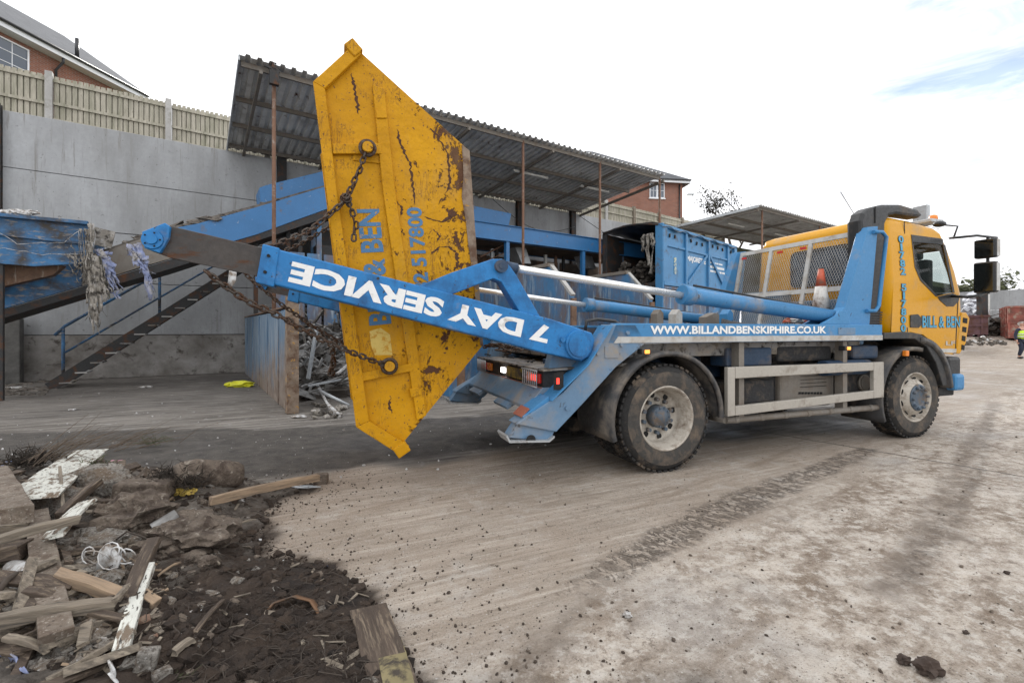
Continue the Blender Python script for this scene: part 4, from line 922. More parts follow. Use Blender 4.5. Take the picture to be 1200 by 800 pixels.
mb = MB(); mb.ribbon(P, [.05, .2, .1], None, .02, .02); o = link('white_rag', mb, 'plastic_w'); tag(o, 'white rag draped over litter by the divider post', 'rag')
# ------------------------------------------------------------------ stacked roll-off containers
ca = math.atan2(.689, .725); CO = Vector((5.44, 17.0, 0)); KM = Matrix.Translation(CO) @ Matrix.Rotation(ca, 4, 'Z')
def container(z0, z1, label, mt, lett):
    c = thing('roll_off_container', label, 'container', CO+Vector((0, 0, z0)), ca)
    L, Wd = 6.6, 2.5
    for nm, a, b in (('side_wall', (0, 0, z0), (L, .06, z1)), ('side_wall', (0, Wd-.06, z0), (L, Wd, z1)), ('floor', (0, .061, z0), (L, Wd-.061, z0+.12)), ('end_wall', (L-.06, .061, z0+.12), (L, Wd-.061, z1))):
        mb = MB(KM); mb.b2(a, b); link(nm, mb, mt if a[1] == 0 else 'steel_dark', c)  # inner and far walls coloured dark to imitate shade inside the container
    zm = z0+(z1-z0)*.68
    mb = MB(KM); mb.b2((-.02, -.10, z1-.10), (L, -.001, z1)); mb.b2((-.02, -.10, z0), (L, -.001, z0+.14)); link('rim_rail', mb, mt, c, .01)
    mb = MB(KM); mb.b2((0, -.06, zm-.05), (L, -.001, zm+.03)); link('mid_rail', mb, mt, c, .01)
    for x_ in (0.08, 1.75, 3.75, 5.7, L-.1):
        mb = MB(KM); e = .14 if x_ in (.08, L-.1) else .07; mb.b2((x_-e, -.09, z0+.141), (x_+e, -.002, z1-.101)); link('rib', mb, mt, c, .01)
    mb = MB(KM); mb.b2((-.10, -.08, z0), (-.001, .22, z1+.04)); link('corner_post', mb, 'cont_blue', c, .01)
    mb = MB(KM); mb.b2((-.10, Wd-.15, z0), (-.001, Wd+.05, z1)); link('corner_post', mb, 'steel_dark', c, .01)
    return c
zc1 = 1.38+(386-263)/550*17; zc0 = 1.38+(386-334)/550*17
cu = container(zc0, zc1, 'blue roll-off container with tarpaulin and white lettering stacked on another', 'cont_blue', True)
cl_ = container(.02, zc0-.03, 'lower blue container carrying the lettered container on top', 'bay_blue', False)
mb = MB(KM); mb.bar((3.6, -.05, zc0+1.45), (1.9, -.05, zc0+.2), .05, .1); mb.bar((3.9, -.05, zc0+1.45), (5.4, -.05, zc0+.2), .05, .1); link('diagonal_brace', mb, 'cont_blue', cu)
KX = (KM.to_3x3() @ Vector((1, 0, 0))); KZ = Vector((0, 0, 1))
def ktext(s_, x0, z0, wd, h, mt='white', bold=.03): text_on('lettering', s_, KM @ Vector((x0, -.004, z0)), KX*wd, KZ*h, mt, cu, bold)
ktext('MAJORETTE', 1.92, zc0+1.02, 1.65, .27)

mb = MB(KM); rnd = random.Random(41)      # three rows of worn, unreadable small print
for z_, h_, x1_ in ((zc0+1.22, .06, 5.15), (zc0+1.04, .10, 5.4), (zc0+.86, .08, 5.4)):
    x_ = 4.0
    while x_ < x1_: w_ = rnd.uniform(.05, .11); mb.b2((x_, -.006, z_-h_/2), (x_+w_, -.001, z_+h_/2)); x_ += w_+rnd.choice((.02, .02, .07))
link('worn_print', mb, 'white', cu)

for x_, z_ in ((.95, zc0+.75), (6.05, zc0+.55)):
    mb = MB(KM); mb.b2((x_-.08, -.02, z_-.28), (x_+.08, -.002, z_+.35)); link('worn_sticker', mb, mat('sticker', (.6, .6, .35), .6, layers=(((.06, .2, .42), .5, 14, .04),)), cu)
mb = MB(KM); rnd = random.Random(3)
for x_ in (.5, .9, 2.2, 2.7, 3.2, 4.2, 4.7, 5.2, 6.1): mb.box((x_, -.03, zc1-.32+rnd.uniform(-.04, .04)), (.05, .05, .14), Matrix.Rotation(rnd.uniform(-.5, .5), 3, 'Y'))
link('tarp_hook', mb, 'steel_dark', cu)
mb = MB(KM); vs = []; n, m = 34, 14   # tarpaulin
for i in range(n):
    for j in range(m):
        x_, y_ = -.12+6.8*i/(n-1), -.06+2.62*j/(m-1); z = zc1+.05+.15*math.sin(math.pi*(j/(m-1)))*(.9-.5*i/n)*(1 if j > 1 else .6)+.10*float(fbm(np.array(x_*1.7), np.array(y_*2.0), 3))
        if j == 0: z = zc1-.10+.06*math.sin(x_*5); y_ = -.13
        vs.append((x_, y_, z))
vs2 = [(a, b, c-.012) for a, b, c in vs]; N = n*m
fs = [(i*m+j, i*m+j+1, (i+1)*m+j+1, (i+1)*m+j) for i in range(n-1) for j in range(m-1)]
fs2 = [tuple(N+q for q in f_[::-1]) for f_ in fs]
bd = [(j, j+1) for j in range(m-1)]+[((n-1)*m+j+1, (n-1)*m+j) for j in range(m-1)]+[((i+1)*m, i*m) for i in range(n-1)]+[(i*m+m-1, (i+1)*m+m-1) for i in range(n-1)]
mb.add(vs+vs2, fs+fs2+[(a, b, b+N, a+N) for a, b in bd], True); o = link('tarpaulin', mb, 'tarp'); tag(o, 'dark crumpled tarpaulin over the top of the lettered blue container', 'tarpaulin')
mb = MB(KM); rnd = random.Random(14)  # lumps added inside so that the open end looks dark
for k in range(160): mb.blob((rnd.uniform(.15, 2.6), rnd.uniform(.2, 2.3), zc0+.2+rnd.uniform(0, .75)), rnd.uniform(.06, .2), k, .4, 1, (1.2, 1, .8))
o = link('dark_infill', mb, 'waste'); tag(o, 'dark lumps added to shade the open end of the lettered container', 'dark infill', kind='stuff')
mb = MB(KM); mb.tube([(-.1, .1+k*.24, zc1+.0+.16*math.sin(math.pi*k/10)) for k in range(11)], .04, 6); link('hoop', mb, 'steel_dark', cu)
rnd = random.Random(8); mb = MB(KM)
for k in range(9):
    y_ = rnd.uniform(.2, .7); L = rnd.uniform(.4, 1.5); pts = [(-.15+rnd.uniform(-.08, .02), y_+rnd.uniform(-.05, .05), zc1-.3-L*q/5) for q in range(6)]; mb.ribbon(pts, rnd.uniform(.05, .16), None, .01, .03)
o = link('torn_sheeting', mb, 'cloth_g'); tag(o, 'torn grey sheeting hanging from the open end of the blue container', 'torn sheet')
# ------------------------------------------------------------------ houses
def house_window(par, Mx, x0, x1, z0, z1, y, bars=2, rows=3):
    f_ = MB(Mx); t = .055
    f_.b2((x0, y-.03, z0), (x1, y+.04, z0+t)); f_.b2((x0, y-.03, z1-t), (x1, y+.04, z1)); f_.b2((x0, y-.03, z0+t), (x0+t, y+.04, z1-t)); f_.b2((x1-t, y-.03, z0+t), (x1, y+.04, z1-t))
    xm = (x0+x1)/2; f_.b2((xm-t, y-.028, z0+t), (xm+t, y+.038, z1-t))
    fr = link('window', f_, 'upvc', par)
    g = MB(Mx); g.b2((x0+t, y, z0+t), (x1-t, y+.012, z1-t)); link('pane', g, 'hglass', fr)
    g = MB(Mx)
    for (a, b) in ((x0+t, xm-t), (xm+t, x1-t)):
        for k in range(1, bars): x_ = a+(b-a)*k/bars; g.b2((x_-.012, y-.012, z0+t), (x_+.012, y-.001, z1-t))
        for k in range(1, rows): z_ = z0+(z1-z0)*k/rows; g.b2((a, y-.014, z_-.012), (b, y-.002, z_+.012))
    link('glazing_bar', g, 'upvc', fr)
    g = MB(Mx); g.b2((x0-.06, y-.07, z0-.07), (x1+.06, y+.05, z0-.002)); link('sill', g, 'upvc', fr)
h1a = math.atan2(.986, .168); HP = Vector((-18.5, 17, 6.8)); HM = Matrix.Translation(HP) @ Matrix.Rotation(h1a, 4, 'Z')   # x along the facade, y to the left (into the house)
h1 = thing('brick_house', 'red brick house with grey tiled roof and white gridded window at top left', 'house', HP, h1a)
ez = 12.45
mb = MB(HM); mb.b2((-9, 0, -.2), (4.9, 8.6, ez-6.8)); link('wall', mb, 'brick', h1)
mb = MB(HM); rr = ez-6.8
mb.add([(-9.4, -.45, rr-.02), (5.25, -.45, rr-.02), (5.25, 9.05, rr-.02), (-9.4, 9.05, rr-.02), (-9.4, 4.3, rr+3.25), (5.25, 4.3, rr+3.25), (-9.4, -.45, rr-.14), (5.25, -.45, rr-.14), (5.25, 9.05, rr-.14), (-9.4, 9.05, rr-.14)], [(0, 1, 5, 4), (2, 3, 4, 5), (1, 2, 5), (3, 0, 4), (0, 6, 7, 1), (1, 7, 8, 2), (2, 8, 9, 3), (3, 9, 6, 0), (6, 9, 8, 7)]); link('roof', mb, 'roof_tile', h1)
mb = MB(HM); mb.b2((-9.4, -.47, rr-.32), (5.25, -.452, rr-.10)); mb.b2((-9.4, -.45, rr-.32), (5.25, -.01, rr-.30)); mb.b2((5.251, -.47, rr-.32), (5.27, 9, rr-.10)); link('fascia', mb, 'upvc', h1)
mb = MB(HM); mb.tube([(-9.4, -.53, rr-.10), (5.25, -.53, rr-.10)], .06, 8); link('gutter', mb, 'gutter', h1)
pd = HM.inverted() @ hit(64, 60, HP, Matrix.Rotation(h1a, 3, 'Z') @ Vector((0, 1, 0)))
mb = MB(HM); mb.tube([(pd.x, -.07, rr-1.6), (pd.x, -.07, rr-.75), (pd.x, -.42, rr-.48), (pd.x, -.42, rr-.33)], .045, 8); link('downpipe', mb, 'gutter', h1)
mb = MB(HM); mb.tube([(pd.x+.75, -.1, rr+.2), (pd.x+.75, -.1, rr+.95)], .07, 8); link('vent_pipe', mb, 'gutter', h1)
wa = HM.inverted() @ hit(33, 60, HP, Matrix.Rotation(h1a, 3, 'Z') @ Vector((0, 1, 0)))
house_window(h1, HM, wa.x-2.1, wa.x, rr-1.75, rr-.48, -.03, 2, 3)
hb = R(8); H2 = Vector((12.05, 33.2, 6.8)); HM2 = Matrix.Translation(H2) @ Matrix.Rotation(hb, 4, 'Z')
h2 = thing('brick_house', 'red brick house with grey hipped roof behind the fence beyond the long canopy', 'house', H2, hb)
rr = 1.38+(386-212)/550*33.2-6.8
mb = MB(HM2); mb.b2((-10, 0, -.2), (0, 8, rr)); link('wall', mb, 'brick', h2)
mb = MB(HM2); e = .4
mb.add([(-10.4, -e, rr), (e, -e, rr), (e, 8+e, rr), (-10.4, 8+e, rr), (-10.4, 4, rr+3.3), (-5.3, 4, rr+3.3), (-10.4, -e, rr-.1), (e, -e, rr-.1), (e, 8+e, rr-.1), (-10.4, 8+e, rr-.1)], [(0, 1, 5, 4), (1, 2, 5), (2, 3, 4, 5), (3, 0, 4), (0, 6, 7, 1), (1, 7, 8, 2), (2, 8, 9, 3), (3, 9, 6, 0), (6, 9, 8, 7)]); link('roof', mb, 'roof_tile', h2)
mb = MB(HM2); mb.b2((-10.4, -e-.02, rr-.28), (e, -e-.003, rr-.08)); mb.b2((e+.003, -e, rr-.28), (e+.02, 8+e, rr-.08)); link('fascia', mb, 'upvc', h2)
mb = MB(HM2); mb.tube([(-10.4, -e-.09, rr-.08), (e, -e-.09, rr-.08)], .06, 8); mb.tube([(-.25, -.08, rr-.3), (-.25, -.08, 0)], .045, 6); link('gutter', mb, 'gutter', h2)
wx = (768-600)/550*33.2-12.05
house_window(h2, HM2, wx-.55, wx+.55, rr-1.3, rr-.25, -.03, 2, 2)
# ------------------------------------------------------------------ street lamp, trees
lp = AT(812, 386, 42.0); sl_ = thing('street_lamp', 'slim grey street lamp beyond the fence', 'street lamp', (lp.x, lp.y, 6.5))
zt_ = 1.38+(386-228)/550*42
mb = MB(); mb.tube([(lp.x, lp.y, 6.5), (lp.x, lp.y, zt_)], [.09, .05], 8); link('pole', mb, 'galv', sl_)
mb = MB(); mb.b2((lp.x-.55, lp.y-.1, zt_-.03), (lp.x+.08, lp.y+.1, zt_+.08)); link('lamp_head', mb, 'galv', sl_, .02)
def tree(name, label, base, h, spread, seed, leafn, leafs, mtl, depth=5, lean=0.):
    rnd = random.Random(seed); t = thing(name, label, 'tree', base); tr = MB(); cr = MB(); tips = []
    def grow(p, d, L, r, k):
        n = 4; pts = [p]; q = p
        for i in range(n):
            d = (d+Vector((rnd.uniform(-.18, .18), rnd.uniform(-.18, .18), rnd.uniform(-.06, .16)))).normalized(); q = q+d*L/n; pts.append(q)
        tr.tube(pts, [r*(1-.4*i/n) for i in range(n+1)], 5 if k > 1 else 8, False)
        if k >= 3: tips.extend(pts[2:])
        if k >= depth: return
        for c in range(rnd.choice((2, 3, 3))):
            a = Vector((rnd.uniform(-1, 1), rnd.uniform(-1, 1), rnd.uniform(-.1, .8)))*spread
            grow(pts[rnd.choice((2, 3, 4))], (d+a).normalized(), L*rnd.uniform(.6, .85), r*.58, k+1)
    grow(Vector(base), Vector((lean, 0, 1)), h*.33, h*.022, 0)
    for k in range(leafn):
        p = rnd.choice(tips)+Vector((rnd.gauss(0, 1), rnd.gauss(0, 1), rnd.gauss(0, 1)))*leafs*2.0
        a = Vector((rnd.uniform(-1, 1), rnd.uniform(-1, 1), rnd.uniform(-1, 1))).normalized(); b = a.orthogonal().normalized(); s_ = leafs*rnd.uniform(.5, 1.2)
        cr.add([p-a*s_, p+b*s_*.6, p+a*s_, p-b*s_*.6], [(0, 1, 2, 3)])
    link('trunk', tr, 'twig', t); link('crown', cr, mtl, t); return t
tree('sparse_tree', 'sparse autumn tree showing bare twigs behind the shorter canopy', AT(858, 386, 45)+Vector((0, 0, 4.6)), 10.2, 1.25, 4, 900, .16, 'leafd')
tree('leafy_tree', 'green leafy tree beside the cab front beyond the far wall', AT(1127, 386, 55)+Vector((0, 0, -1.0)), 9.4, .8, 9, 2600, .26, 'leaf')
tree('bare_tree', 'small bare tree above the far wall between the mirrors and red skip', AT(1172, 386, 60)+Vector((0, 0, -1)), 7.6, .9, 14, 260, .15, 'leafd')
tree('bare_tree', 'twiggy tree behind the far wall at the right picture edge', AT(1215, 386, 62)+Vector((0, 0, -1)), 7.6, .9, 17, 400, .15, 'leafd')
# ------------------------------------------------------------------ far end of the yard
gzf = lambda p: float(gz(p.x, p.y))
fw = thing('far_wall', 'grey concrete sheeted wall closing the far end of the yard', 'wall', AT(1200, 386, 44))
a = AT(1080, 386, 52); b = AT(1480, 386, 36); zt2 = 1.38+(386-340)/550*47
dd = (b-a); dd.z = 0; L = dd.length; dd.normalize(); FM = Matrix.Translation(Vector((a.x, a.y, 0))) @ Matrix.Rotation(math.atan2(dd.y, dd.x), 4, 'Z')
for i in range(3):
    mb = MB(FM); mb.b2((-6, 0, 0 if i == 0 else 1.6+(i-1)*1.75), (L, .2, 1.58+i*1.75 if i < 2 else zt2)); link('panel', mb, 'conc_wall', fw)
mb = MB(FM)
for k in range(10): mb.b2((k*4.4-.12, -.15, 0), (k*4.4+.12, -.004, zt2+.1))
link('column', mb, 'galv', fw)
def far_skip(name, label, cat, px0, px1, pyt, Y, mt, ln=5.5, rot=.25):
    c = AT(px0, 386, Y); z0 = float(gz(c.x, c.y)); zt3 = 1.38+(386-pyt)/550*Y
    k0_, k1_ = (px0-CX)/F, (px1-CX)/F; cr_, sr_ = math.cos(-rot), math.sin(-rot); wd = (k1_-k0_)*Y/(cr_+k1_*sr_); Mx = Matrix.Translation(Vector((c.x, c.y, z0-.03))) @ Matrix.Rotation(rot, 4, 'Z'); t = thing(name, label, cat, (c.x, c.y, z0-.03), rot); hh = zt3-z0
    def shell(nm, mb): return link(nm, mb, mt, t)
    mb = MB(Mx); mb.b2((0, 0, .15), (wd, .08, hh)); shell('end_wall', mb); mb = MB(Mx); mb.b2((0, ln-.08, .15), (wd, ln, hh)); shell('end_wall', mb)
    mb = MB(Mx); mb.b2((0, .08, .15), (.08, ln-.08, hh)); shell('side_wall', mb); mb = MB(Mx); mb.b2((wd-.08, .08, .15), (wd, ln-.08, hh)); shell('side_wall', mb)
    mb = MB(Mx); mb.b2((0.08, .08, .15), (wd-.08, ln-.08, .25)); mb.b2((.3, 0.1, 0), (.5, ln, .149)); mb.b2((wd-.5, 0.1, 0), (wd-.3, ln, .149)); shell('floor', mb)
    mb = MB(Mx)
    for k in range(int(wd/.9)+1): x_ = min(wd-.1, k*.9); mb.b2((x_, -.08, .15), (x_+.1, -.002, hh))
    mb.b2((-.1, -.1, hh-.12), (wd+.1, -.081, hh)); mb.b2((0, -.1, hh*.5), (wd, -.081, hh*.5+.1))
    for k in range(5): mb.b2((-.08, .3+k*1.1, .15), (-.002, .42+k*1.1, hh))
    mb.b2((-.1, -.1, hh+.001), (wd+.1, ln, hh+.06)) if False else None
    shell('rib', mb); return t
far_skip('red_container', 'faded red open-top waste container behind the person in the vest', 'container', 1181, 1262, 358, 30, 'redskip', 5, -.74)
far_skip('maroon_skip', 'dark maroon waste container just beyond the cab front', 'container', 1128, 1158, 369, 32, 'purskip', 4, -.74)
def pile(name, label, cat, px0, px1, py0, py1, Y, n, mt, r0, r1, seed, dep=2):
    rnd = random.Random(seed); mb = MB()
    for k in range(n):
        px = rnd.uniform(px0, px1); cxx = (px0+px1)/2; top = py0+(py1-py0)*(abs(px-cxx)/((px1-px0)/2))**2*.7
        p = AT(px, rnd.uniform(top, py1), Y+rnd.uniform(-dep, dep)); mb.blob(p, rnd.uniform(r0, r1), k, .4, 1, (1.2, 1, .7))
    o = link(name, mb, mt); tag(o, label, cat, kind='stuff')
pile('white_waste_pile', 'pile of white and purple waste sacks above the maroon container', 'waste pile', 1130, 1152, 345, 372, 36, 60, 'bags', .25, .5, 3)
pile('far_scrap_pile', 'dark scrap pile between the maroon and red containers', 'scrap pile', 1158, 1182, 372, 394, 35, 130, 'waste', .12, .35, 5)
pile('far_rubble', 'low brown rubble on the ground beyond the cab', 'rubble', 1130, 1178, 395, 404, 26, 90, 'waste', .04, .13, 6, 1.5)
pile('far_litter', 'white litter on the ground before the maroon container', 'litter', 1140, 1172, 394, 402, 26, 16, 'plastic_w', .04, .14, 8, 1)
mb = MB(); rnd = random.Random(5)
for k in range(40):
    p = AT(rnd.uniform(1158, 1180), rnd.uniform(370, 392), 33+rnd.random()); q = p+Vector((rnd.uniform(-1, 1), rnd.uniform(-.3, .3), rnd.uniform(-.6, .6))); mb.tube([p, q], .03, 4)
o = link('twisted_rods', mb, 'scrap'); tag(o, 'twisted rods sticking out of the far scrap pile', 'scrap rods', kind='stuff')
p = AT(1151, 386, 33.5); mb = MB(); mb.b2((p.x-.22, p.y-.2, 0), (p.x+.22, p.y+.2, 1.38+(386-343)/550*33.5)); o = link('dark_post', mb, 'steel_dark'); tag(o, 'thick dark post behind the maroon container', 'post')
p = AT(1157, 386, 34); mb = MB(); mb.b2((p.x-.1, p.y-.1, 0), (p.x+.1, p.y+.1, 1.38+(386-345)/550*34)); o = link('pale_post', mb, 'lampw'); tag(o, 'thin pale post beside the thick dark post', 'post')
# ------------------------------------------------------------------ the truck
truck = thing('skip_truck', 'blue and yellow skip loader truck with raised telescopic arms and yellow cab', 'truck', Mx=TM)
def tb(a, b): mb = MB(TM); mb.b2(a, b); return mb
def tside(px, v0, v1): mb = MB(TM); mb.side([tp(x, y, v0) for x, y in px], v0, v1); return mb
TW = 2.42
# chassis
for v in (.62, 1.68): link('chassis_rail', tb((-1.0, v, .82), (4.6, v+.09, 1.08)), 'blue_dark', truck, .008)
mb = MB(TM)
for u in (-.9, .8, 1.6, 2.4, 3.2): mb.b2((u, .711, .86), (u+.1, 1.679, 1.02))
link('cross_member', mb, 'under', truck)
mb = MB(TM); mb.b2((-.95, .20, 1.10), (3.05, 2.2, 1.24)); link('deck', mb, 'deck', truck, .01)
zr1, zr0 = tp(880, 379.5, 0)[1], tp(880, 400.5, 0)[1]
ur0 = tp(722, 380, 0)[0]; ur1 = tp(1034, 381, 0)[0]
for v0, v1, nm in ((0, .10, 'side_rail'), (TW-.10, TW, 'side_rail')):
    mb = MB(TM); mb.side([(tp(712, 401, 0)[0]-.0, zr0), (ur1, zr0), (ur1, zr1), (ur0, zr1)], v0, v1); link(nm, mb, 'blue', truck, .006)
zs1, zs0 = tp(880, 393.5, 0)[1], tp(880, 400.5, 0)[1]
mb = MB(TM); mb.side([(tp(719, 401, 0)[0], zs0+.004), (ur1-.003, zs0+.004), (ur1-.003, zs1), (tp(724, 394, 0)[0], zs1)], -.006, -.001); link('silver_stripe', mb, 'silver', truck)
mb = MB(TM); mb.b2((.1, .101, zr0+.02), (3.1, .2, zr1-.03)); mb.b2((.1, TW-.2, zr0+.02), (3.1, TW-.101, zr1-.03)); link('rail_web', mb, 'blue_dark', truck)
# rear sloping leg frames, both sides
LEG = [(717, 380), (690, 427), (660, 460), (646, 469), (618, 487), (605, 497), (652, 506), (684, 472), (722, 430), (757, 402), (757, 400), (745, 380)]
def legs(v0, v1, near):
    mb = MB(TM); P = [tp(x, y, 0) for x, y in LEG]; mb.side(P, v0, v1); link('stabiliser_leg', mb, 'blue_dull', truck, .008)
    P2 = [tp(x, y, 0) for x, y in ((613, 490), (597, 514), (646, 517), (656, 498))]
    mb = MB(TM); mb.side(P2, v0+.03, v1-.03); link('stabiliser_foot', mb, 'blue_dull', truck, .008)
    q = tp(618, 519, 0); mb = MB(TM); mb.side([(q[0]-.20, q[1]+.075), (q[0]-.17, q[1]+.02), (q[0]+.2, q[1]-.005), (q[0]+.25, q[1]+.03), (q[0]+.25, q[1]+.045), (q[0]+.2, q[1]+.012), (q[0]-.16, q[1]+.035), (q[0]-.19, q[1]+.09)], v0-.02, v1+.02); link('foot_plate', mb, 'galv', truck)
    a, b = tp(646, 440, 0), tp(660, 460, 0)
legs(.0, .20, True); legs(TW-.20, TW, False)
mb = MB(TM); cxx = tp(622, 516, -.0); mb.lathe([(.045, 0), (.045, .002)], 20, c=(cxx[0], -.004, cxx[1]+.005)) ; link('pivot_hole', mb, 'hole', truck)
# extra plates on the near leg: bright edge flange and access cover, bolts
mb = MB(TM); E = [tp(717, 380, 0), tp(690, 427, 0), tp(646, 469, 0)]
mb.b2((tp(714, 412, 0)[0]-.05, -.008, tp(714, 417, 0)[1]-.02), (tp(722, 412, 0)[0]+.02, -.001, tp(714, 408, 0)[1]+.02)); link('access_cover', mb, 'blue_dull', truck, .003)
mb = MB(TM); mb.bar((E[0][0]-.01, .09, E[0][1]-.01), (E[1][0]-.02, .09, E[1][1]), .24, .012); mb.bar((E[1][0]-.02, .09, E[1][1]), (E[2][0]-.01, .09, E[2][1]), .24, .012); link('leg_flange', mb, 'blue', truck)
mb = MB(TM)
for (x, y) in ((728, 404), (700, 414), (664, 478), (735, 390)): q = tp(x, y, 0); mb.lathe([(.018, -.02), (.018, 0)], 10, c=(q[0], 0, q[1]))
link('bolt', mb, 'blue_dull', truck)
# rear beam between the legs
ub = tp(648, 445, 0)[0]; zt = tp(648, 437, 0)[1]; zl = tp(648, 457, 0)[1]; zrd = tp(648, 468, 0)[1]; zb = tp(626, 485, 0)[1]
mb = MB(TM); mb.side([(ub, zl), (ub+.25, zl), (ub+.25, zt), (ub, zt)], .201, TW-.201); link('rear_beam', mb, 'under', truck, .005)
mb = MB(TM); mb.side([(ub-.03, zt+.001), (ub+.95, zt+.03), (ub+.95, zt+.06), (ub-.03, zt+.02)], .14, TW-.14); link('tail_deck', mb, 'deck', truck, .004)
mb = MB(TM); mb.side([(ub-.01, zl-.001), (ub+.2, zl-.001), (ub+.2, zb), (ub-.16, zb+.0), (ub-.16, zb+.03)], .201, TW-.201); link('rear_apron', mb, 'blue_dull', truck, .006)
n_ = Vector((-(zl-zb), 0, 0))
mb = MB(TM); mb.side([(ub-.016, zl-.001), (ub-.03, zrd+.0), (ub-.024, zrd), (ub-.010, zl-.001)], .21, TW-.21); link('reflective_strip', mb, 'red', truck)
for v in (.62, 1.62):
    mb = MB(TM); mb.side([(ub-.08, zb+.06), (ub-.22, zb-.03), (ub-.20, zb-.06), (ub-.06, zb+.02)], v, v+.40); link('step_plate', mb, 'blue_dull', truck, .004)
mb = MB(TM); mb.side([(ub-.03, zrd+.03), (ub-.28, zb-.02), (ub-.26, zb-.06), (ub-.02, zrd-.06)], .015, .24); link('box_cover', mb, 'blue', truck, .005)
mb = MB(TM); mb.side([(ub-.285, zb-.024), (ub-.21, zb+.04), (ub-.205, zb+.036), (ub-.28, zb-.028)], .03, .22); 
mb = MB(TM); a = Vector((ub-.225, .03, zb+.058)); mb.side([(ub-.292, zb-.022), (ub-.215, zb+.048), (ub-.208, zb+.040), (ub-.285, zb-.030)], .03, .225); link('reflector', mb, 'red', truck)
# lamps on the beam
zc = (zt+zl)/2
def lamp(v0, v1, mt, nm='tail_lamp', dz=.045): return link(nm, tb((ub-.03, v0, zc-dz), (ub-.001, v1, zc+dz)), mt, truck, .008)
lamp(.24, .32, 'redlens'); lamp(.33, .44, 'lit_red', dz=.03); lamp(.45, .55, 'amber'); lamp(TW-.55, TW-.30, 'redlens'); lamp(TW-.72, TW-.57, 'amber')
lamp(1.22, 1.27, 'lit_white', 'reverse_lamp', .03); lamp(1.30, 1.335, 'lit_white', 'reverse_lamp', .03)
link('number_plate', tb((ub-.02, .72, zc-.055), (ub-.001, 1.16, zc+.055)), mat('number_plate', (.35, .25, .03), .5, layers=((GRIME, .5, 9, .08),)), truck)
mb = MB(TM)
for k in range(8): v = .23+k*.048; mb.tube([(ub-.06, v, zc-.075), (ub-.06, v, zc+.075)], .006, 5)
mb.tube([(ub-.06, .22, zc+.075), (ub-.06, .60, zc+.075)], .007, 5); mb.tube([(ub-.06, .22, zc-.075), (ub-.06, .60, zc-.075)], .007, 5); link('lamp_guard', mb, 'galv', truck)
mb = MB(TM)
for k in range(8): v = TW-.60+k*.05; mb.tube([(ub-.06, v, zc-.075), (ub-.06, v, zc+.075)], .006, 5)
link('lamp_guard', mb, 'galv', truck)
link('side_lamp_box', tb((ub+.005, -.006, zc-.075), (ub+.10, .0-.001, zc+.075)), 'hole', truck); link('side_lamp', tb((ub+.03, -.016, zc-.022), (ub+.055, -.007, zc+.03)), 'lit_red', truck)
mb = MB(TM); rnd = random.Random(4)
for k in range(130): mb.blob((ub+rnd.uniform(0, .85), rnd.uniform(.25, TW-.25), zt+.06), rnd.uniform(.006, .022), k, .3, 1, (1, 1, .6))
o = link('deck_dirt', mb, 'under'); tag(o, 'crumbs of dirt lying on the truck tail deck', 'dirt', kind='stuff')
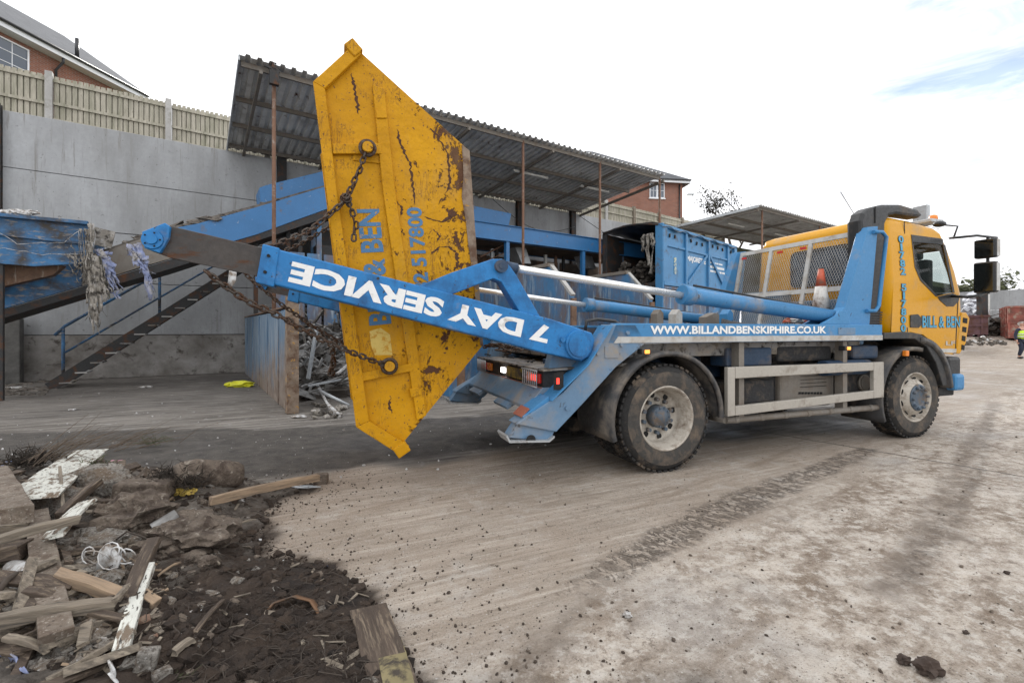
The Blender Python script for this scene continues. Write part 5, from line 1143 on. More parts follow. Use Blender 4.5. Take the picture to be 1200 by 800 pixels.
# wheels
def wheel(u, dual, front):
    for side in (0, 1):
        Z = .52; v0 = .0 if side == 0 else TW; sgn = 1 if side == 0 else -1
        if front: v0 += sgn*.08
        w_ = bpy.data.objects.new('wheel', None)
        mbt = MB(TM)
        def tyre(va):
            W_ = .30; r = .52
            prof = [(.30, .03), (.335, .0), (.40, -.012), (.46, -.004), (.495, .02), (.512, .05), (.512, W_-.05), (.495, W_-.02), (.46, W_+.004), (.335, W_), (.30, W_-.03)]
            mbt.lathe([(a, v0+sgn*(va+b)) for a, b in prof], 56, c=(u, 0, Z), cap=False)
            for k in range(48):
                t = 2*math.pi*k/48
                for j, (b0, b1) in enumerate(((.02, .085), (.095, .145), (.155, .205), (.215, .28))):
                    tt = t+(.06 if j % 2 else 0); rr = .516
                    ro = Matrix.Rotation(-tt, 3, 'Y') @ Matrix.Rotation(.25*(1 if j % 2 else -1), 3, 'X')
                    mbt.box(Vector((u+rr*math.cos(tt), v0+sgn*(va+(b0+b1)/2), Z+rr*math.sin(tt))), (.022, b1-b0, .042), Matrix.Rotation(-tt, 3, 'Y'))
        tyre(0)
        if dual: tyre(.33)
        ty = link('wheel', mbt, 'tyre', truck)
        sd_ = MB(TM); sd_.lathe([(.318, v0-sgn*.0035), (.40, v0-sgn*.0165), (.452, v0-sgn*.008)], 56, c=(u, 0, Z), cap=False); 
        link('sidewall', sd_, 'tyre_side', ty)
        rm = MB(TM)
        if not front:
            prof = [(.30, .03), (.318, -.002), (.306, -.008), (.292, .01), (.285, .05), (.262, .075), (.255, .15), (.235, .175), (.13, .18), (.0, .18)]
            rm.lathe([(a, v0+sgn*b) for a, b in prof], 48, c=(u, 0, Z), cap=False); rim = link('rim', rm, 'rim', ty)
            hm = MB(TM); hm.lathe([(.115, v0+sgn*.178), (.11, v0+sgn*.09), (.10, v0+sgn*.075), (.065, v0+sgn*.07), (.055, v0+sgn*.05), (.0, v0+sgn*.048)], 28, c=(u, 0, Z))
            for k in range(10): t = .3+2*math.pi*k/10; hm.lathe([(.02, v0+sgn*.178), (.02, v0+sgn*.13)], 8, c=(u+.165*math.cos(t), 0, Z+.165*math.sin(t)))
            for k in range(10): t = 2*math.pi*k/10; hm.lathe([(.009, v0+sgn*.09), (.009, v0+sgn*.062)], 6, c=(u+.085*math.cos(t), 0, Z+.095*math.sin(t)))
            link('hub', hm, 'hub', ty)
            for k in range(8): hl = MB(TM); t = .2+2*math.pi*k/8; hl.lathe([(.03, v0+sgn*.176), (.03, v0+sgn*.1735)], 14, c=(u+.213*math.cos(t), 0, Z+.213*math.sin(t))); link('vent_hole', hl, 'hole', ty)
        else:
            prof = [(.30, .03), (.318, -.002), (.306, -.01), (.292, .015), (.285, .05), (.262, .06), (.245, .04), (.20, -.01), (.165, -.03), (.10, -.035), (.095, .0), (.0, .0)]
            rm.lathe([(a, v0+sgn*b) for a, b in prof], 48, c=(u, 0, Z), cap=False); rim = link('rim', rm, 'rim', ty)
            hm = MB(TM); hm.lathe([(.17, v0-sgn*.030), (.165, v0-sgn*.040), (.10, v0-sgn*.045), (.09, v0-sgn*.005), (.0, v0-sgn*.005)], 28, c=(u, 0, Z))
            for k in range(10): t = .1+2*math.pi*k/10; hm.lathe([(.019, v0-sgn*.03), (.017, v0-sgn*.075)], 8, c=(u+.135*math.cos(t), 0, Z+.135*math.sin(t)))
            link('hub', hm, 'hub', ty)
            for k in range(10):
                hl = MB(TM); t = .3+2*math.pi*k/10; cs = Vector((u+.236*math.cos(t), v0+sgn*.024, Z+.236*math.sin(t)))
                hl.lathe([(.024, -.006), (.024, .006)], 12, M_=Matrix.Translation(cs) @ Matrix.Rotation(-t, 4, 'Y') @ Matrix.Rotation(-.75*sgn, 4, 'Z') @ Matrix.Scale(1.35, 4, (0, 0, 1)))
                link('vent_hole', hl, 'hole', ty)
UF = tp(1073, 467, .08)[0]
wheel(0.0, True, False); wheel(UF, False, True)
mb = MB(TM); mb.tube([(0, .6, .52), (0, 1.8, .52)], .09, 12); mb.blob((0, 1.2, .52), .24, 2, .05, 3); mb.tube([(UF, .4, .50), (UF, 2.0, .50)], .06, 10); link('axle', mb, 'under', truck)
# leaf springs
mb = MB(TM)
for v in (.66, 1.72):
    for k in range(4): mb.box((0, v, .70+k*.02), (1.3-k*.25, .07, .015))
    for k in range(3): mb.box((UF, v, .70+k*.02), (1.2-k*.25, .07, .015))
link('leaf_spring', mb, 'under', truck)
# rear mudguards
for v0, v1 in ((-.015, .62), (TW-.62, TW+.015)):
    mb = MB(TM); A0, A1 = R(-3), R(196); n = 30; ro, ri = .665, .645; cu_ = .02
    vs = []; 
    for i in range(n+1):
        t = A0+(A1-A0)*i/n
        if t > R(180): 
            e = (t-R(180)); p = (-math.cos(0)*1, -math.sin(e))
        for r in (ri, ro):
            for v in (v0, v1): vs.append((cu_+r*math.cos(t), v, .52+r*math.sin(t)*.98))
    fs = []
    for i in range(n): b = 4*i; fs += [(b, b+4, b+5, b+1), (b+2, b+3, b+7, b+6), (b, b+2, b+6, b+4), (b+1, b+5, b+7, b+3)]
    fs += [(0, 1, 3, 2), (4*n, 4*n+2, 4*n+3, 4*n+1)]
    mb.add(vs, fs, True)
    vv = v0-.006 if v0 < 1 else v1+.006; vw = v0+.03 if v0 < 1 else v1-.03
    L = [[(cu_+r*math.cos(A0+(A1-A0)*i/n), vq, .52+r*math.sin(A0+(A1-A0)*i/n)*.98) for i in range(n+1)] for r, vq in ((.618, vv), (.662, vv), (.618, vw), (.662, vw))]
    for i in range(n):
        mb.add([L[0][i], L[0][i+1], L[1][i+1], L[1][i], L[2][i], L[2][i+1], L[3][i+1], L[3][i]], [(0, 1, 2, 3), (7, 6, 5, 4), (0, 4, 5, 1), (3, 2, 6, 7)], True)
    link('rear_mudguard', mb, 'guard', truck)
q0, q1, q2, q3 = [tp(x, y, .02) for x, y in ((723, 440), (720, 491), (690, 478), (700, 445))]
mb = MB(TM); mb.prism([(q1[0]+.0, .0, q1[1]), (q1[0]-.02, .0, q1[1]), (-.63, 0, .60), (-.61, .0, .60)], [(q1[0]+.0, .6, q1[1]), (q1[0]-.02, .6, q1[1]), (-.63, .6, .60), (-.61, .6, .60)]); link('mud_flap', mb, 'guard', truck)
# amber marker lamps
for px, py, nm in ((757, 412, 'a'), (993, 408, 'b')):
    q = tp(px, py, -.02); f_ = link('marker_lamp', tb((q[0]-.05, -.03, q[1]-.026), (q[0]+.05, .05, q[1]+.026)), 'black_pl', truck, .006)
    link('lens', tb((q[0]-.025, -.042, q[1]-.018), (q[0]+.03, -.031, q[1]+.018)), 'lit_amber', f_, .005)
# side guard
def srect(x0, y0, x1, y1, x2, y2, x3, y3, v=-.0, th=.05, nm='side_guard', mt='alu', par=None):
    mb = MB(TM); P = [tp(a, b, v) for a, b in ((x0, y0), (x1, y1), (x2, y2), (x3, y3))]; mb.side(P, v, v+th); return link(nm, mb, mt, par or truck, .006)
sg = srect(862, 430, 1024, 424.5, 1024, 434, 862, 443.5)
srect(862, 476, 1024, 457.5, 1024, 466.5, 862, 487, par=sg, nm='lower_rail')
srect(853, 430.5, 861.6, 430, 861.6, 487, 853, 488, par=sg, nm='post'); srect(1024.3, 424.5, 1036, 424, 1036, 465.5, 1024.3, 466.5, par=sg, nm='post')
for (x0, x1, v) in ((866, 871, .06), (988, 996, .06)): P = tp(x0, 410, v), tp(x1, 480, v); link('hanger_bracket', tb((P[0][0], v, .45), (P[0][0]+.07, v+.1, zr0-.001)), 'tank', sg)
a, b = tp(853, 489, .05), tp(1034, 480.5, .05); z_ = (a[1]+b[1])/2
mb = MB(TM); mb.tube([(a[0], .08, z_), (b[0], .08, z_)], .035, 12); mb.tube([(a[0], .3, z_), (a[0], .08, z_)], .035, 12); 
for k in range(7): u = a[0]+.1+k*.35; mb.tube([(u, .08, z_), (u+.06, .08, z_)], .039, 12)
link('lower_tube', mb, 'tank', truck)
# underbody boxes
def ubox(x0, y0, x1, y1, v, th, mt, nm, bev=.02):
    P = tp(x0, y0, v), tp(x1, y1, v); return link(nm, tb((P[0][0], v, P[1][1]), (P[1][0], v+th, P[0][1])), mt, truck, bev)
tk = ubox(914, 428, 978, 468, .22, .38, 'tank', 'air_tank', .03)
mb = MB(TM)
for k in range(4): P = tp(938, 440+k*4.2, .215); Q = tp(968, 440+k*4.2, .215); mb.b2((P[0], .208, P[1]-.006), (Q[0], .219, Q[1]+.006))
link('rib', mb, 'under', tk)
mb = MB(TM)
for k in range(8): P = tp(936+k*3.6, 460.5, .215); mb.b2((P[0], .21, P[1]-.012), (P[0]+.03, .219, P[1]+.012))
link('slot', mb, 'hole', tk)
ubox(868, 428, 911, 476, .28, .3, 'under', 'battery_box'); ubox(984, 426, 1022, 464, .2, .4, 'under', 'fuel_tank')
q = tp(1011, 448, .2); mb = MB(TM); mb.lathe([(.10, .17), (.10, .199)], 24, c=(q[0], 0, q[1])); mb.lathe([(.085, .16), (.06, .165), (.085, .17)], 24, c=(q[0], 0, q[1])); link('filler_cap', mb, 'tank', truck)
ubox(842, 404, 1000, 424, .35, .4, 'under', 'valve_block'); ubox(1000, 405, 1030, 420, .15, .3, 'blue_dark', 'air_cylinder', .03)
mb = MB(TM); rnd = random.Random(9)
for k in range(16):
    P = tp(910+rnd.uniform(0, 75), 404+rnd.uniform(0, 6), .33); mb.tube([(P[0], .33, P[1]), (P[0]+rnd.uniform(-.1, .1), .30, P[1]-.08), (P[0]+rnd.uniform(-.15, .15), .34, P[1]-.16)], .011, 5)
link('hose_bundle', mb, 'hose', truck)
mb = MB(TM)
for k in range(9): P = tp(926+k*6.5, 405, .34); mb.lathe([(.022, .30), (.022, .345)], 8, c=(P[0], 0, P[1]-.05)); mb.b2((P[0]-.008, .31, P[1]-.03), (P[0]+.008, .33, P[1]+.04))
link('valve_lever', mb, 'tank', truck)
ubox(852, 408, 905, 428, .16, .25, 'blue_dark', 'control_box'); ubox(872, 446, 908, 472, .12, .15, 'under', 'tool_box', .03); ubox(912, 406, 975, 422, .18, .12, 'under', 'pump_body', .03)
mb = MB(TM); P = tp(1000, 452, .14); mb.tube([(P[0]-.55, .12, .93), (P[0]+.2, .12, .93)], .09, 16); link('air_reservoir', mb, 'blue_dark', truck)
link('spill_guard', tb((.85, .45, .42), (2.9, 1.9, .80)), 'under', truck, .03)
# ---- arms
SLV = [(310, 288), (645, 373.5), (668, 381), (694, 390), (697, 398), (694, 416), (682, 423), (640, 414), (303, 329)]
def arm(v0, v1, sh=0):
    P = [tp(x, y, .03) for x, y in SLV]
    mb = MB(TM); mb.side(P, v0, v1); a_ = link('lift_arm', mb, 'blue_arm', truck, .012)
    fl = [tp(x, y, .03) for x, y in ((308, 286), (328, 291), (321, 336.5), (300, 331))]
    mb = MB(TM); mb.side(fl, v0-.012, v1+.012); link('sleeve_collar', mb, 'blue_arm', a_, .008)
    mb = MB(TM)
    for x, y in ((315, 300), (311, 319)): q = tp(x, y, .03); mb.lathe([(.012, v0-.022), (.012, v0-.0125)], 8, c=(q[0], 0, q[1]))
    link('bolt', mb, 'hole', a_)
    # bracket: two straps meeting at the rod eye
    o_ = [tp(x, y, .03) for x, y in ((488, 336), (530, 319), (578, 303), (590, 303), (599, 312), (606, 322), (634, 371), (610, 366), (588, 330), (579, 326), (530, 345), (523, 345))]
    mb = MB(TM); mb.side(o_, v0+.015, v1-.015); link('rod_bracket', mb, 'blue_arm', a_, .008)
    q = tp(587, 312, .03); mb = MB(TM); mb.lathe([(.055, v0-.03), (.055, v1+.03)], 20, c=(q[0], 0, q[1])); mb.lathe([(.025, v0-.035), (.025, v0-.031)], 12, c=(q[0], 0, q[1])); link('rod_pin', mb, 'blue_dark', a_)
    q = tp(679, 404, .0); mb = MB(TM); mb.lathe([(.128, v0-.025), (.132, v0), (.132, v1+.02)], 36, c=(q[0], 0, q[1])); mb.lathe([(.105, v0-.033), (.108, v0-.026)], 36, c=(q[0], 0, q[1])); link('pivot_disc', mb, 'blue_arm', a_)
    q = tp(659, 398, .03); mb = MB(TM); mb.lathe([(.024, v0-.02), (.024, v0)], 10, c=(q[0], 0, q[1])); link('grease_boss', mb, 'blue_arm', a_)
    # inner boom
    ib = [tp(x, y, .06) for x, y in ((178+sh, 267+sh*.2), (197+sh, 264+sh*.2), (315, 292), (311, 324), (197+sh, 301+sh*.2), (178+sh, 294+sh*.2))]
    mb = MB(TM); mb.side(ib, v0+.03, v1-.03); bo = link('inner_boom', mb, 'boom', a_, .006)
    lip = [tp(x, y, .06) for x, y in ((197+sh, 295.5+sh*.2), (302, 319), (302, 323.5), (197+sh, 301.5+sh*.2))]
    mb = MB(TM); mb.side(lip, v0+.012, v0+.029); link('boom_lip', mb, 'boom', bo)
    tpx = [tp(x, y, .04) for x, y in [(x+sh, y+sh*.2) for x, y in ((167, 272), (194, 261.5), (200, 266), (198, 280), (188, 297), (170, 291))]]
    mb = MB(TM); mb.side(tpx, v0-.005, v1+.005); tpl = link('tip_plate', mb, 'blue_arm', bo, .006)
    q = tp(179+sh, 281+sh*.2, .03); mb = MB(TM); mb.lathe([(.060, v0-.018), (.064, v0-.006)], 24, c=(q[0], 0, q[1])); mb.lathe([(.032, v0-.032), (.034, v0-.018)], 16, c=(q[0], 0, q[1])); link('tip_pin', mb, 'blue_arm', tpl)
    mb = MB(TM)
    for k in range(5): t = k*1.256; mb.lathe([(.006, v0-.022), (.006, v0-.018)], 6, c=(q[0]+.046*math.cos(t), 0, q[1]+.046*math.sin(t)))
    link('bolt', mb, 'hole', tpl)
    return a_
AV0, AV1 = .03, .20
a_near = arm(AV0, AV1); a_far = arm(TW-AV1, TW-AV0, 70)
def on_arm_text(s_, p0, p1, hpx, mt):
    q0, q1 = tp(*p0, AV0), tp(*p1, AV0)    # baseline: start (right) to end (left)
    X = TM.to_3x3() @ Vector((q1[0]-q0[0], 0, q1[1]-q0[1])); up = TM.to_3x3() @ Vector((-(q1[1]-q0[1]), 0, q1[0]-q0[0])).normalized()
    O = TM @ Vector((q0[0], AV0-.0015, q0[1])); text_on('lettering', s_, O, X, up*hpx, mt, a_near, .045, .0012)
on_arm_text('7 DAY SERVICE', (645, 382), (343, 305.5), .158, 'white')
# pivot brackets on the deck
for v in (AV1+.02, TW-AV1-.14):
    q = tp(679, 404, 0); mb = MB(TM); mb.side([(q[0]-.2, 1.02), (q[0]+.35, 1.02), (q[0]+.1, q[1]+.12), (q[0]-.1, q[1]+.12)], v, v+.12); link('pivot_bracket', mb, 'blue_dull', truck, .006)
# hydraulic rams
def ram(v, off=0.):
    r0 = tp(598, 313, .1); r1 = tp(803, 345, .1); c0 = r1; c1 = tp(978, 371, .1)
    mb = MB(TM); mb.tube([(r0[0], v, r0[1]), (r1[0]+.1, v, r1[1]-.02)], .036, 16); cy = MB(TM)
    cy.tube([(c0[0], v, c0[1]), (c0[0]+.04, v, c0[1]-.005), (c1[0], v, c1[1])], .082, 24); cy.tube([(c0[0]-.02, v, c0[1]), (c0[0]+.10, v, c0[1]-.014)], .098, 24)
    c_ = link('ram_cylinder', cy, 'blue', truck); link('piston_rod', mb, 'chrome', c_)
    mb = MB(TM); mb.tube([(r0[0]-.03, v, r0[1]+.005), (r0[0]+.07, v, r0[1]-.01)], .05, 14); mb.lathe([(.06, v-.05), (.06, v+.05)], 18, c=(tp(587, 312, .03)[0], 0, tp(587, 312, .03)[1])); link('rod_eye', mb, 'blue_dark', c_)
    mb = MB(TM); mb.tube([(c0[0]+.15, v+.02, c0[1]+.10), (c1[0]-.2, v+.02, c1[1]+.10), (c1[0]-.1, v, c1[1]+.04)], .012, 6); link('oil_pipe', mb, 'hose', c_)
    P = [(c1[0]-.35, zr1+.001), (c1[0]-.10, zr1+.10), (c1[0]-.04, c1[1]+.07), (c1[0]+.06, c1[1]+.07), (c1[0]+.10, zr1+.10), (c1[0]+.14, zr1+.001)]
    for va in (v-.12, v+.09): mb = MB(TM); mb.side(P, va, va+.03); link('ram_lug', mb, 'blue', c_, .004)
ram(.13); ram(TW-.30)
# stuff on the deck behind the rail
link('deck_box', tb((.45, .3, 1.2405), (2.9, .34, 1.40)), 'blue', truck); link('deck_box', tb((.45, 1.98, 1.2405), (2.9, 2.02, 1.46)), 'blue_dark', truck)
for (px, py, v, wd, h, mt) in ((604, 362, 1.6, .10, .20, 'tank'), (796, 364, .9, .10, .22, 'silver'), (774, 364, 1.3, .10, .2, 'tank'), (838, 368, 1.2, .3, .12, 'tank'), (856, 364, .9, .10, .16, 'blue')):
    q = tp(px, py, v); mb = MB(TM); mb.side([(q[0]-wd/2, 1.241), (q[0]+wd/2, 1.241), (q[0]+wd/2, q[1]-.03), (q[0]+.0, q[1]+.02), (q[0]-wd/2, q[1]-.04)], v, v+.14); link('stop_block', mb, mt, truck, .006)
mb = MB(TM)
for k in range(5): q = tp(866, 370-k*1.5, .5+k*.06); mb.tube([(q[0]-.2, .5+k*.08, 1.28), (q[0]-.1, .5+k*.1, 1.42+.02*k), (q[0]+.3, .55+k*.1, 1.44), (q[0]+.7, .6+k*.05, 1.36)], .02, 6)
link('hose_loop', mb, 'hose', truck)
q = tp(692, 381, .3); mb = MB(TM); mb.tube([(tp(727, 388, .25)[0], .16, tp(727, 388, .2)[1]+.02), (tp(717, 378, .25)[0], .2, tp(717, 380, .2)[1]+.03), (tp(700, 378, .25)[0], .24, tp(700, 374, .2)[1]), (tp(688, 380, .25)[0], .26, tp(690, 376, .2)[1]), (tp(686, 390, .25)[0], .26, tp(686, 390, .2)[1])], .016, 8); link('hydraulic_hose', mb, 'hose', truck)
mb = MB(TM); mb.side([tp(x, y, .2) for x, y in ((690, 402), (722, 400), (745, 380), (722, 380))], .11, .19); link('slope_plate', mb, 'blue', truck, .004)
# ---- headboard
VN, VF = .10, 2.02
up_ = [(971, 381), (990, 360), (1017, 266), (1029, 265), (1019, 381)]
for v0, v1 in ((.06, .18), (VF, VF+.12)):
    P = [tp(x, y, .06) for x, y in up_]; mb = MB(TM); mb.side(P, v0, v1); up1 = link('headboard_upright', mb, 'blue', truck, .006)
    if v0 < 1:
        P = [tp(x, y, -.0) for x, y in ((1028, 271), (1038, 271), (1043, 277), (1034, 358), (1030, 364), (1020, 364))]
        mb = MB(TM); mb.tube([(a, .04, b) for a, b in P], .022, 10); link('grab_rail', mb, 'blue', up1)
        a, b = tp(1006, 365, .05), tp(1006, 300, .05)
ht = tp(1017, 268, .1); u_h = tp(1012, 290, .12)[0]; uf = lambda z: tp(1017, 268, .1)[0]-.0+(z-ht[1])*.22
zl2 = zr1+.02; zt2_ = ht[1]
def hb(z0, z1, v0, v1, nm, mt, par, th=.03, o=0.):
    mb = MB(TM); A = [(uf(z0)+o, v0, z0), (uf(z0)+o+th, v0, z0), (uf(z1)+o+th, v0, z1), (uf(z1)+o, v0, z1)]; mb.prism(A, [(a, v1, c) for a, b, c in A]); return link(nm, mb, mt, par)
hf = hb(zt2_-.06, zt2_, .181, VF-.001, 'headboard_frame', 'silver', truck)
zmid = zl2+(zt2_-zl2)*.38
hb(zmid-.03, zmid+.03, .181, VF-.001, 'frame_bar', 'silver', hf); hb(zl2-.15, zl2-.09, .181, VF-.001, 'frame_bar', 'silver', hf)
for v in (.181, .80, 1.42, VF-.06): hb(zl2-.15, zt2_-.061, v, v+.055, 'frame_bar', 'silver', hf, .028, -.004)
mb = MB(TM); st_ = .036; L0, L1 = .20, VF-.03; Hh = zt2_-.05-(zl2-.1)
n_v = int((L1-L0)/st_); 
zb0 = zl2-.1
for sgn in (1, -1):
    sl = 1.9; k0 = -int(Hh/sl/st_)-1
    for k in range(k0, n_v+int(Hh/sl/st_)+2):
        x0 = L0+k*st_; z0_ = zb0; x1 = x0+sgn*Hh/sl; z1_ = zt2_-.05
        def clip(xa, za, xb, zb_):
            if abs(xb-xa) < 1e-9: return None
            t0, t1 = 0, 1
            for lim, s_ in ((L0, 1), (L1, -1)):
                fa, fb = s_*(xa-lim), s_*(xb-lim)
                if fa < 0 and fb < 0: return None
                if fa < 0: t0 = max(t0, fa/(fa-fb))
                elif fb < 0: t1 = min(t1, fa/(fa-fb))
            if t1-t0 < .02: return None
            return (xa+(xb-xa)*t0, za+(zb_-za)*t0, xa+(xb-xa)*t1, za+(zb_-za)*t1)
        c_ = clip(x0, z0_, x1, z1_)
        if c_: mb.bar((uf(c_[1])+.012+.002*sgn, c_[0], c_[1]), (uf(c_[3])+.012+.002*sgn, c_[2], c_[3]), .003, .003)
link('mesh_guard', mb, 'silver', hf)
for v in (.22, .88, 1.24, 1.88):
    z = zt2_-.10; link('reflector', (lambda mb: mb.b2((uf(z)-.008, v, z-.02), (uf(z)-.001, v+.09, z+.012)))(MB(TM)), 'sign_red', hf)
# ---- web address
q0, q1 = tp(762, 391.5, 0), tp(968, 392, 0)
text_on('lettering', 'WWW.BILLANDBENSKIPHIRE.CO.UK', TM @ Vector((q0[0], -.0025, zs1+.022)), TM.to_3x3() @ Vector((q1[0]-q0[0], 0, 0)), Vector((0, 0, .082)), 'white', truck, .035, .0012)
q0, q1 = tp(982, 392, 0), tp(1002, 384, 0)
pl = link('maker_plate', tb((q0[0], -.006, q0[1]), (q1[0], -.001, q1[1])), 'blue_dull', truck, .002)
# ---- cab
VC = .05; CW = 1.95
CAB = [(1036, 391), (1040, 330), (1041, 262), (1044, 253), (1052, 250), (1080, 256), (1105, 264), (1112, 270), (1119, 292), (1126, 318), (1130, 343), (1131, 366), (1130, 402), (1123, 415), (1100, 412), (1092, 400), (1080, 392), (1062, 389)]
cp = [tp(x, y, VC) for x, y in CAB]
def cabshell():
    mb = MB(TM); secs = [(0, .07, .05, 0), (.03, .02, .02, 0), (.09, 0, 0, 0)]
    # loops across v: corners rounded, sides lean in towards the roof
    zsill = tp(1116, 343, VC)[1]; ztop = max(b for a, b in cp)
    uc = sum(a for a, b in cp)/len(cp); loops = []
    um = max(a for a, b in cp); u0 = min(a for a, b in cp); n = 9
    for i in range(n*2+2):
        s_ = i if i <= n else (2*n+1-i); f = s_/n; ang = f*math.pi/2; rad = .13
        ins = rad*(1-math.sin(ang)); vv = rad*(1-math.cos(ang))
        loop = []
        for (a, b) in cp:
            lean = max(0, b-zsill)/(ztop-zsill)*.07
            ka = (a-uc)/(um-uc) if a > uc else (a-uc)/(uc-u0)
            aa = a-ins*max(-1, min(1, ka*1.3)); bb = b-ins*max(0, (b-(ztop-.25))/.25)
            v = (VC+vv+lean*(1-0)) if i <= n else (VC+CW-vv-lean)
            loop.append((aa, v, bb))
        loops.append(loop)
    return loops
lo = cabshell(); m = len(cp); mb = MB(TM)
# leave the windows open: build the near/far side faces as frames around the opening
WIN = [(1074, 277), (1109, 281), (1116, 343), (1098, 347), (1080, 327), (1075, 312)]
vs = [p for L in lo for p in L]; fs = []
for i in range(len(lo)-1):
    if i == 9: pass
    for k in range(m):
        if 9 == i and 8 <= k <= 9: continue   # windscreen opening
        fs.append((i*m+k, i*m+(k+1) % m, (i+1)*m+(k+1) % m, (i+1)*m+k))
mb.add(vs, fs, True)
def sidecap(mb, loop, sgn):
    W_ = [tp(x, y, VC) for x, y in WIN]
    zsill = tp(1116, 343, VC)[1]; ztop = max(b for a, b in cp)
    def vv(b): lean = max(0, b-zsill)/(ztop-zsill)*.07; return VC+lean if sgn > 0 else VC+CW-lean
    Wp = [(a, vv(b), b) for a, b in W_]
    P = [Vector(p) for p in loop]; n0 = len(P); vs = P+[Vector(p) for p in Wp]
    # triangulate the ring with a 2D polygon fill through bmesh
    bm = bmesh.new(); bv = [bm.verts.new(p) for p in vs]; ed = []
    for i in range(n0): ed.append(bm.edges.new((bv[i], bv[(i+1) % n0])))
    for i in range(len(Wp)): ed.append(bm.edges.new((bv[n0+i], bv[n0+(i+1) % len(Wp)])))
    bmesh.ops.triangle_fill(bm, use_beauty=True, edges=ed); bm.verts.index_update()
    mb.add([v_.co.copy() for v_ in bm.verts], [tuple(l.index for l in f_.verts) for f_ in bm.faces]); bm.free()
    return Wp
n9 = [Vector(p) for p in lo[0]]
Wn = sidecap(mb, lo[0], 1); Wf = sidecap(mb, lo[-1], -1)
cabo = link('cab', mb, 'yellow_cab', truck)
def poly_plate(P, th, mt, nm, par, out=0.): 
    mb = MB(TM); A = [(a, b-out, c) for a, b, c in P]; mb.prism(A, [(a, b+th, c) for a, b, c in A]); return link(nm, mb, mt, par)
dr = poly_plate([(a, b+.004, c) for a, b, c in Wn], .008, 'glass', 'side_window', cabo); poly_plate([(a, b-.012, c) for a, b, c in Wf], .008, 'glass', 'side_window', cabo)
# windscreen
a, b = cp[8], cp[10]; mb = MB(TM); mb.prism([(a[0]-.02, VC+.14, a[1]-.01), (a[0]-.01, VC+.14, a[1]-.01), (b[0]-.01, VC+.12, b[1]+.02), (b[0]-.02, VC+.12, b[1]+.02)], [(a[0]-.02, VC+CW-.14, a[1]-.01), (a[0]-.01, VC+CW-.14, a[1]-.01), (b[0]-.01, VC+CW-.12, b[1]+.02), (b[0]-.02, VC+CW-.12, b[1]+.02)]); link('windscreen', mb, 'glass', cabo)
def cz(b): 
    zsill = tp(1116, 343, VC)[1]; ztop = max(q[1] for q in cp); return VC+max(0, b-zsill)/(ztop-zsill)*.07
def cab_plate(px, th, mt, nm, par=None, bev=.004, v=None):
    P = [tp(x, y, VC) for x, y in px]; mb = MB(TM); mb.prism([(a, cz(b)-th, b) for a, b in P], [(a, cz(b)-.001, b) for a, b in P]); return link(nm, mb, mt, par or cabo, bev)
# black window surround strips
cab_plate([(1073, 274), (1110, 279), (1110.5, 286), (1074, 283)], .006, 'black_pl', 'window_trim'); cab_plate([(1109.6, 286), (1112.5, 286), (1118.5, 343), (1116, 343)], .006, 'black_pl', 'window_trim')
cab_plate([(1098, 347.5), (1116, 343.5), (1124, 347), (1123, 353), (1117, 359), (1109, 359), (1101, 352)], .006, 'black_pl', 'lower_window_trim')
cab_plate([(1073, 277), (1074.5, 277), (1075.5, 312), (1081, 327), (1098, 346), (1097, 348), (1079.3, 328.5), (1074, 313)], .005, 'black_pl', 'window_seal')
cab_plate([(1066, 258), (1067, 258), (1063.8, 389), (1062.8, 389)], .002, 'hole', 'door_seam'); cab_plate([(1067, 257.4), (1109, 267.5), (1109, 268.3), (1067, 258.2)], .002, 'hole', 'door_seam')
cab_plate([(1122, 352), (1123, 352), (1120, 412), (1119, 412)], .002, 'hole', 'door_seam')
cab_plate([(1066, 369), (1075, 368), (1078.5, 372), (1079, 381), (1076, 384), (1066, 383.5)], .012, 'black_pl', 'door_handle', None, .006)
cab_plate([(1100, 408.5), (1121, 408.5), (1121, 413.3), (1101, 413)], .004, 'silver', 'sill_strip')
# grille corner
def cab_front():
    q0, q1 = tp(1127, 366, VC), tp(1124, 414, VC); mb = MB(TM)
    P = [tp(x, y, VC) for x, y in ((1126, 366), (1131.5, 366), (1135.5, 373), (1131, 402), (1124, 414.5), (1120, 414))]
    mb.side(P, VC-.01, VC+.22); g_ = link('grille_corner', mb, 'yellow_cab', cabo, .01)
    mb = MB(TM)
    for k in range(4):
        P = [tp(x, y+k*11.5-(k*1.0), VC-.01) for x, y in ((1128.5-k*.6, 372), (1133.5-k*1.1, 373), (1133-k*1.1, 379), (1128-k*.6, 378))]
        mb.side(P, VC-.014, VC-.0101)
    link('vent_slot', mb, 'hole', g_)
    P1 = cp[11]; link('front_grille', tb((P1[0]-.02, VC+.24, 1.05), (P1[0]+.03, VC+CW-.24, P1[1]-.05)), 'black_pl', cabo, .01)
    link('lamp_panel', tb((P1[0]-.03, VC+CW-.23, 1.0), (P1[0]+.04, VC+CW-.01, P1[1])), 'yellow_cab', cabo, .02)
cab_front()
# bumper
b0 = tp(1118, 420, VC); b1 = tp(1126, 456, VC)
link('bumper', tb((b0[0]-.12, VC, .62), (b1[0]+.02, VC+CW, 1.02)), 'black_pl', truck, .04)
q = tp(1121, 447, .02); link('bumper_corner', tb((q[0]-.06, .0, q[1]-.12), (q[0]+.16, .35, q[1]+.10)), 'blue', truck, .04)
link('front_step', tb((UF+.38, .1, .50), (UF+.85, .6, .62)), 'under', truck, .02)
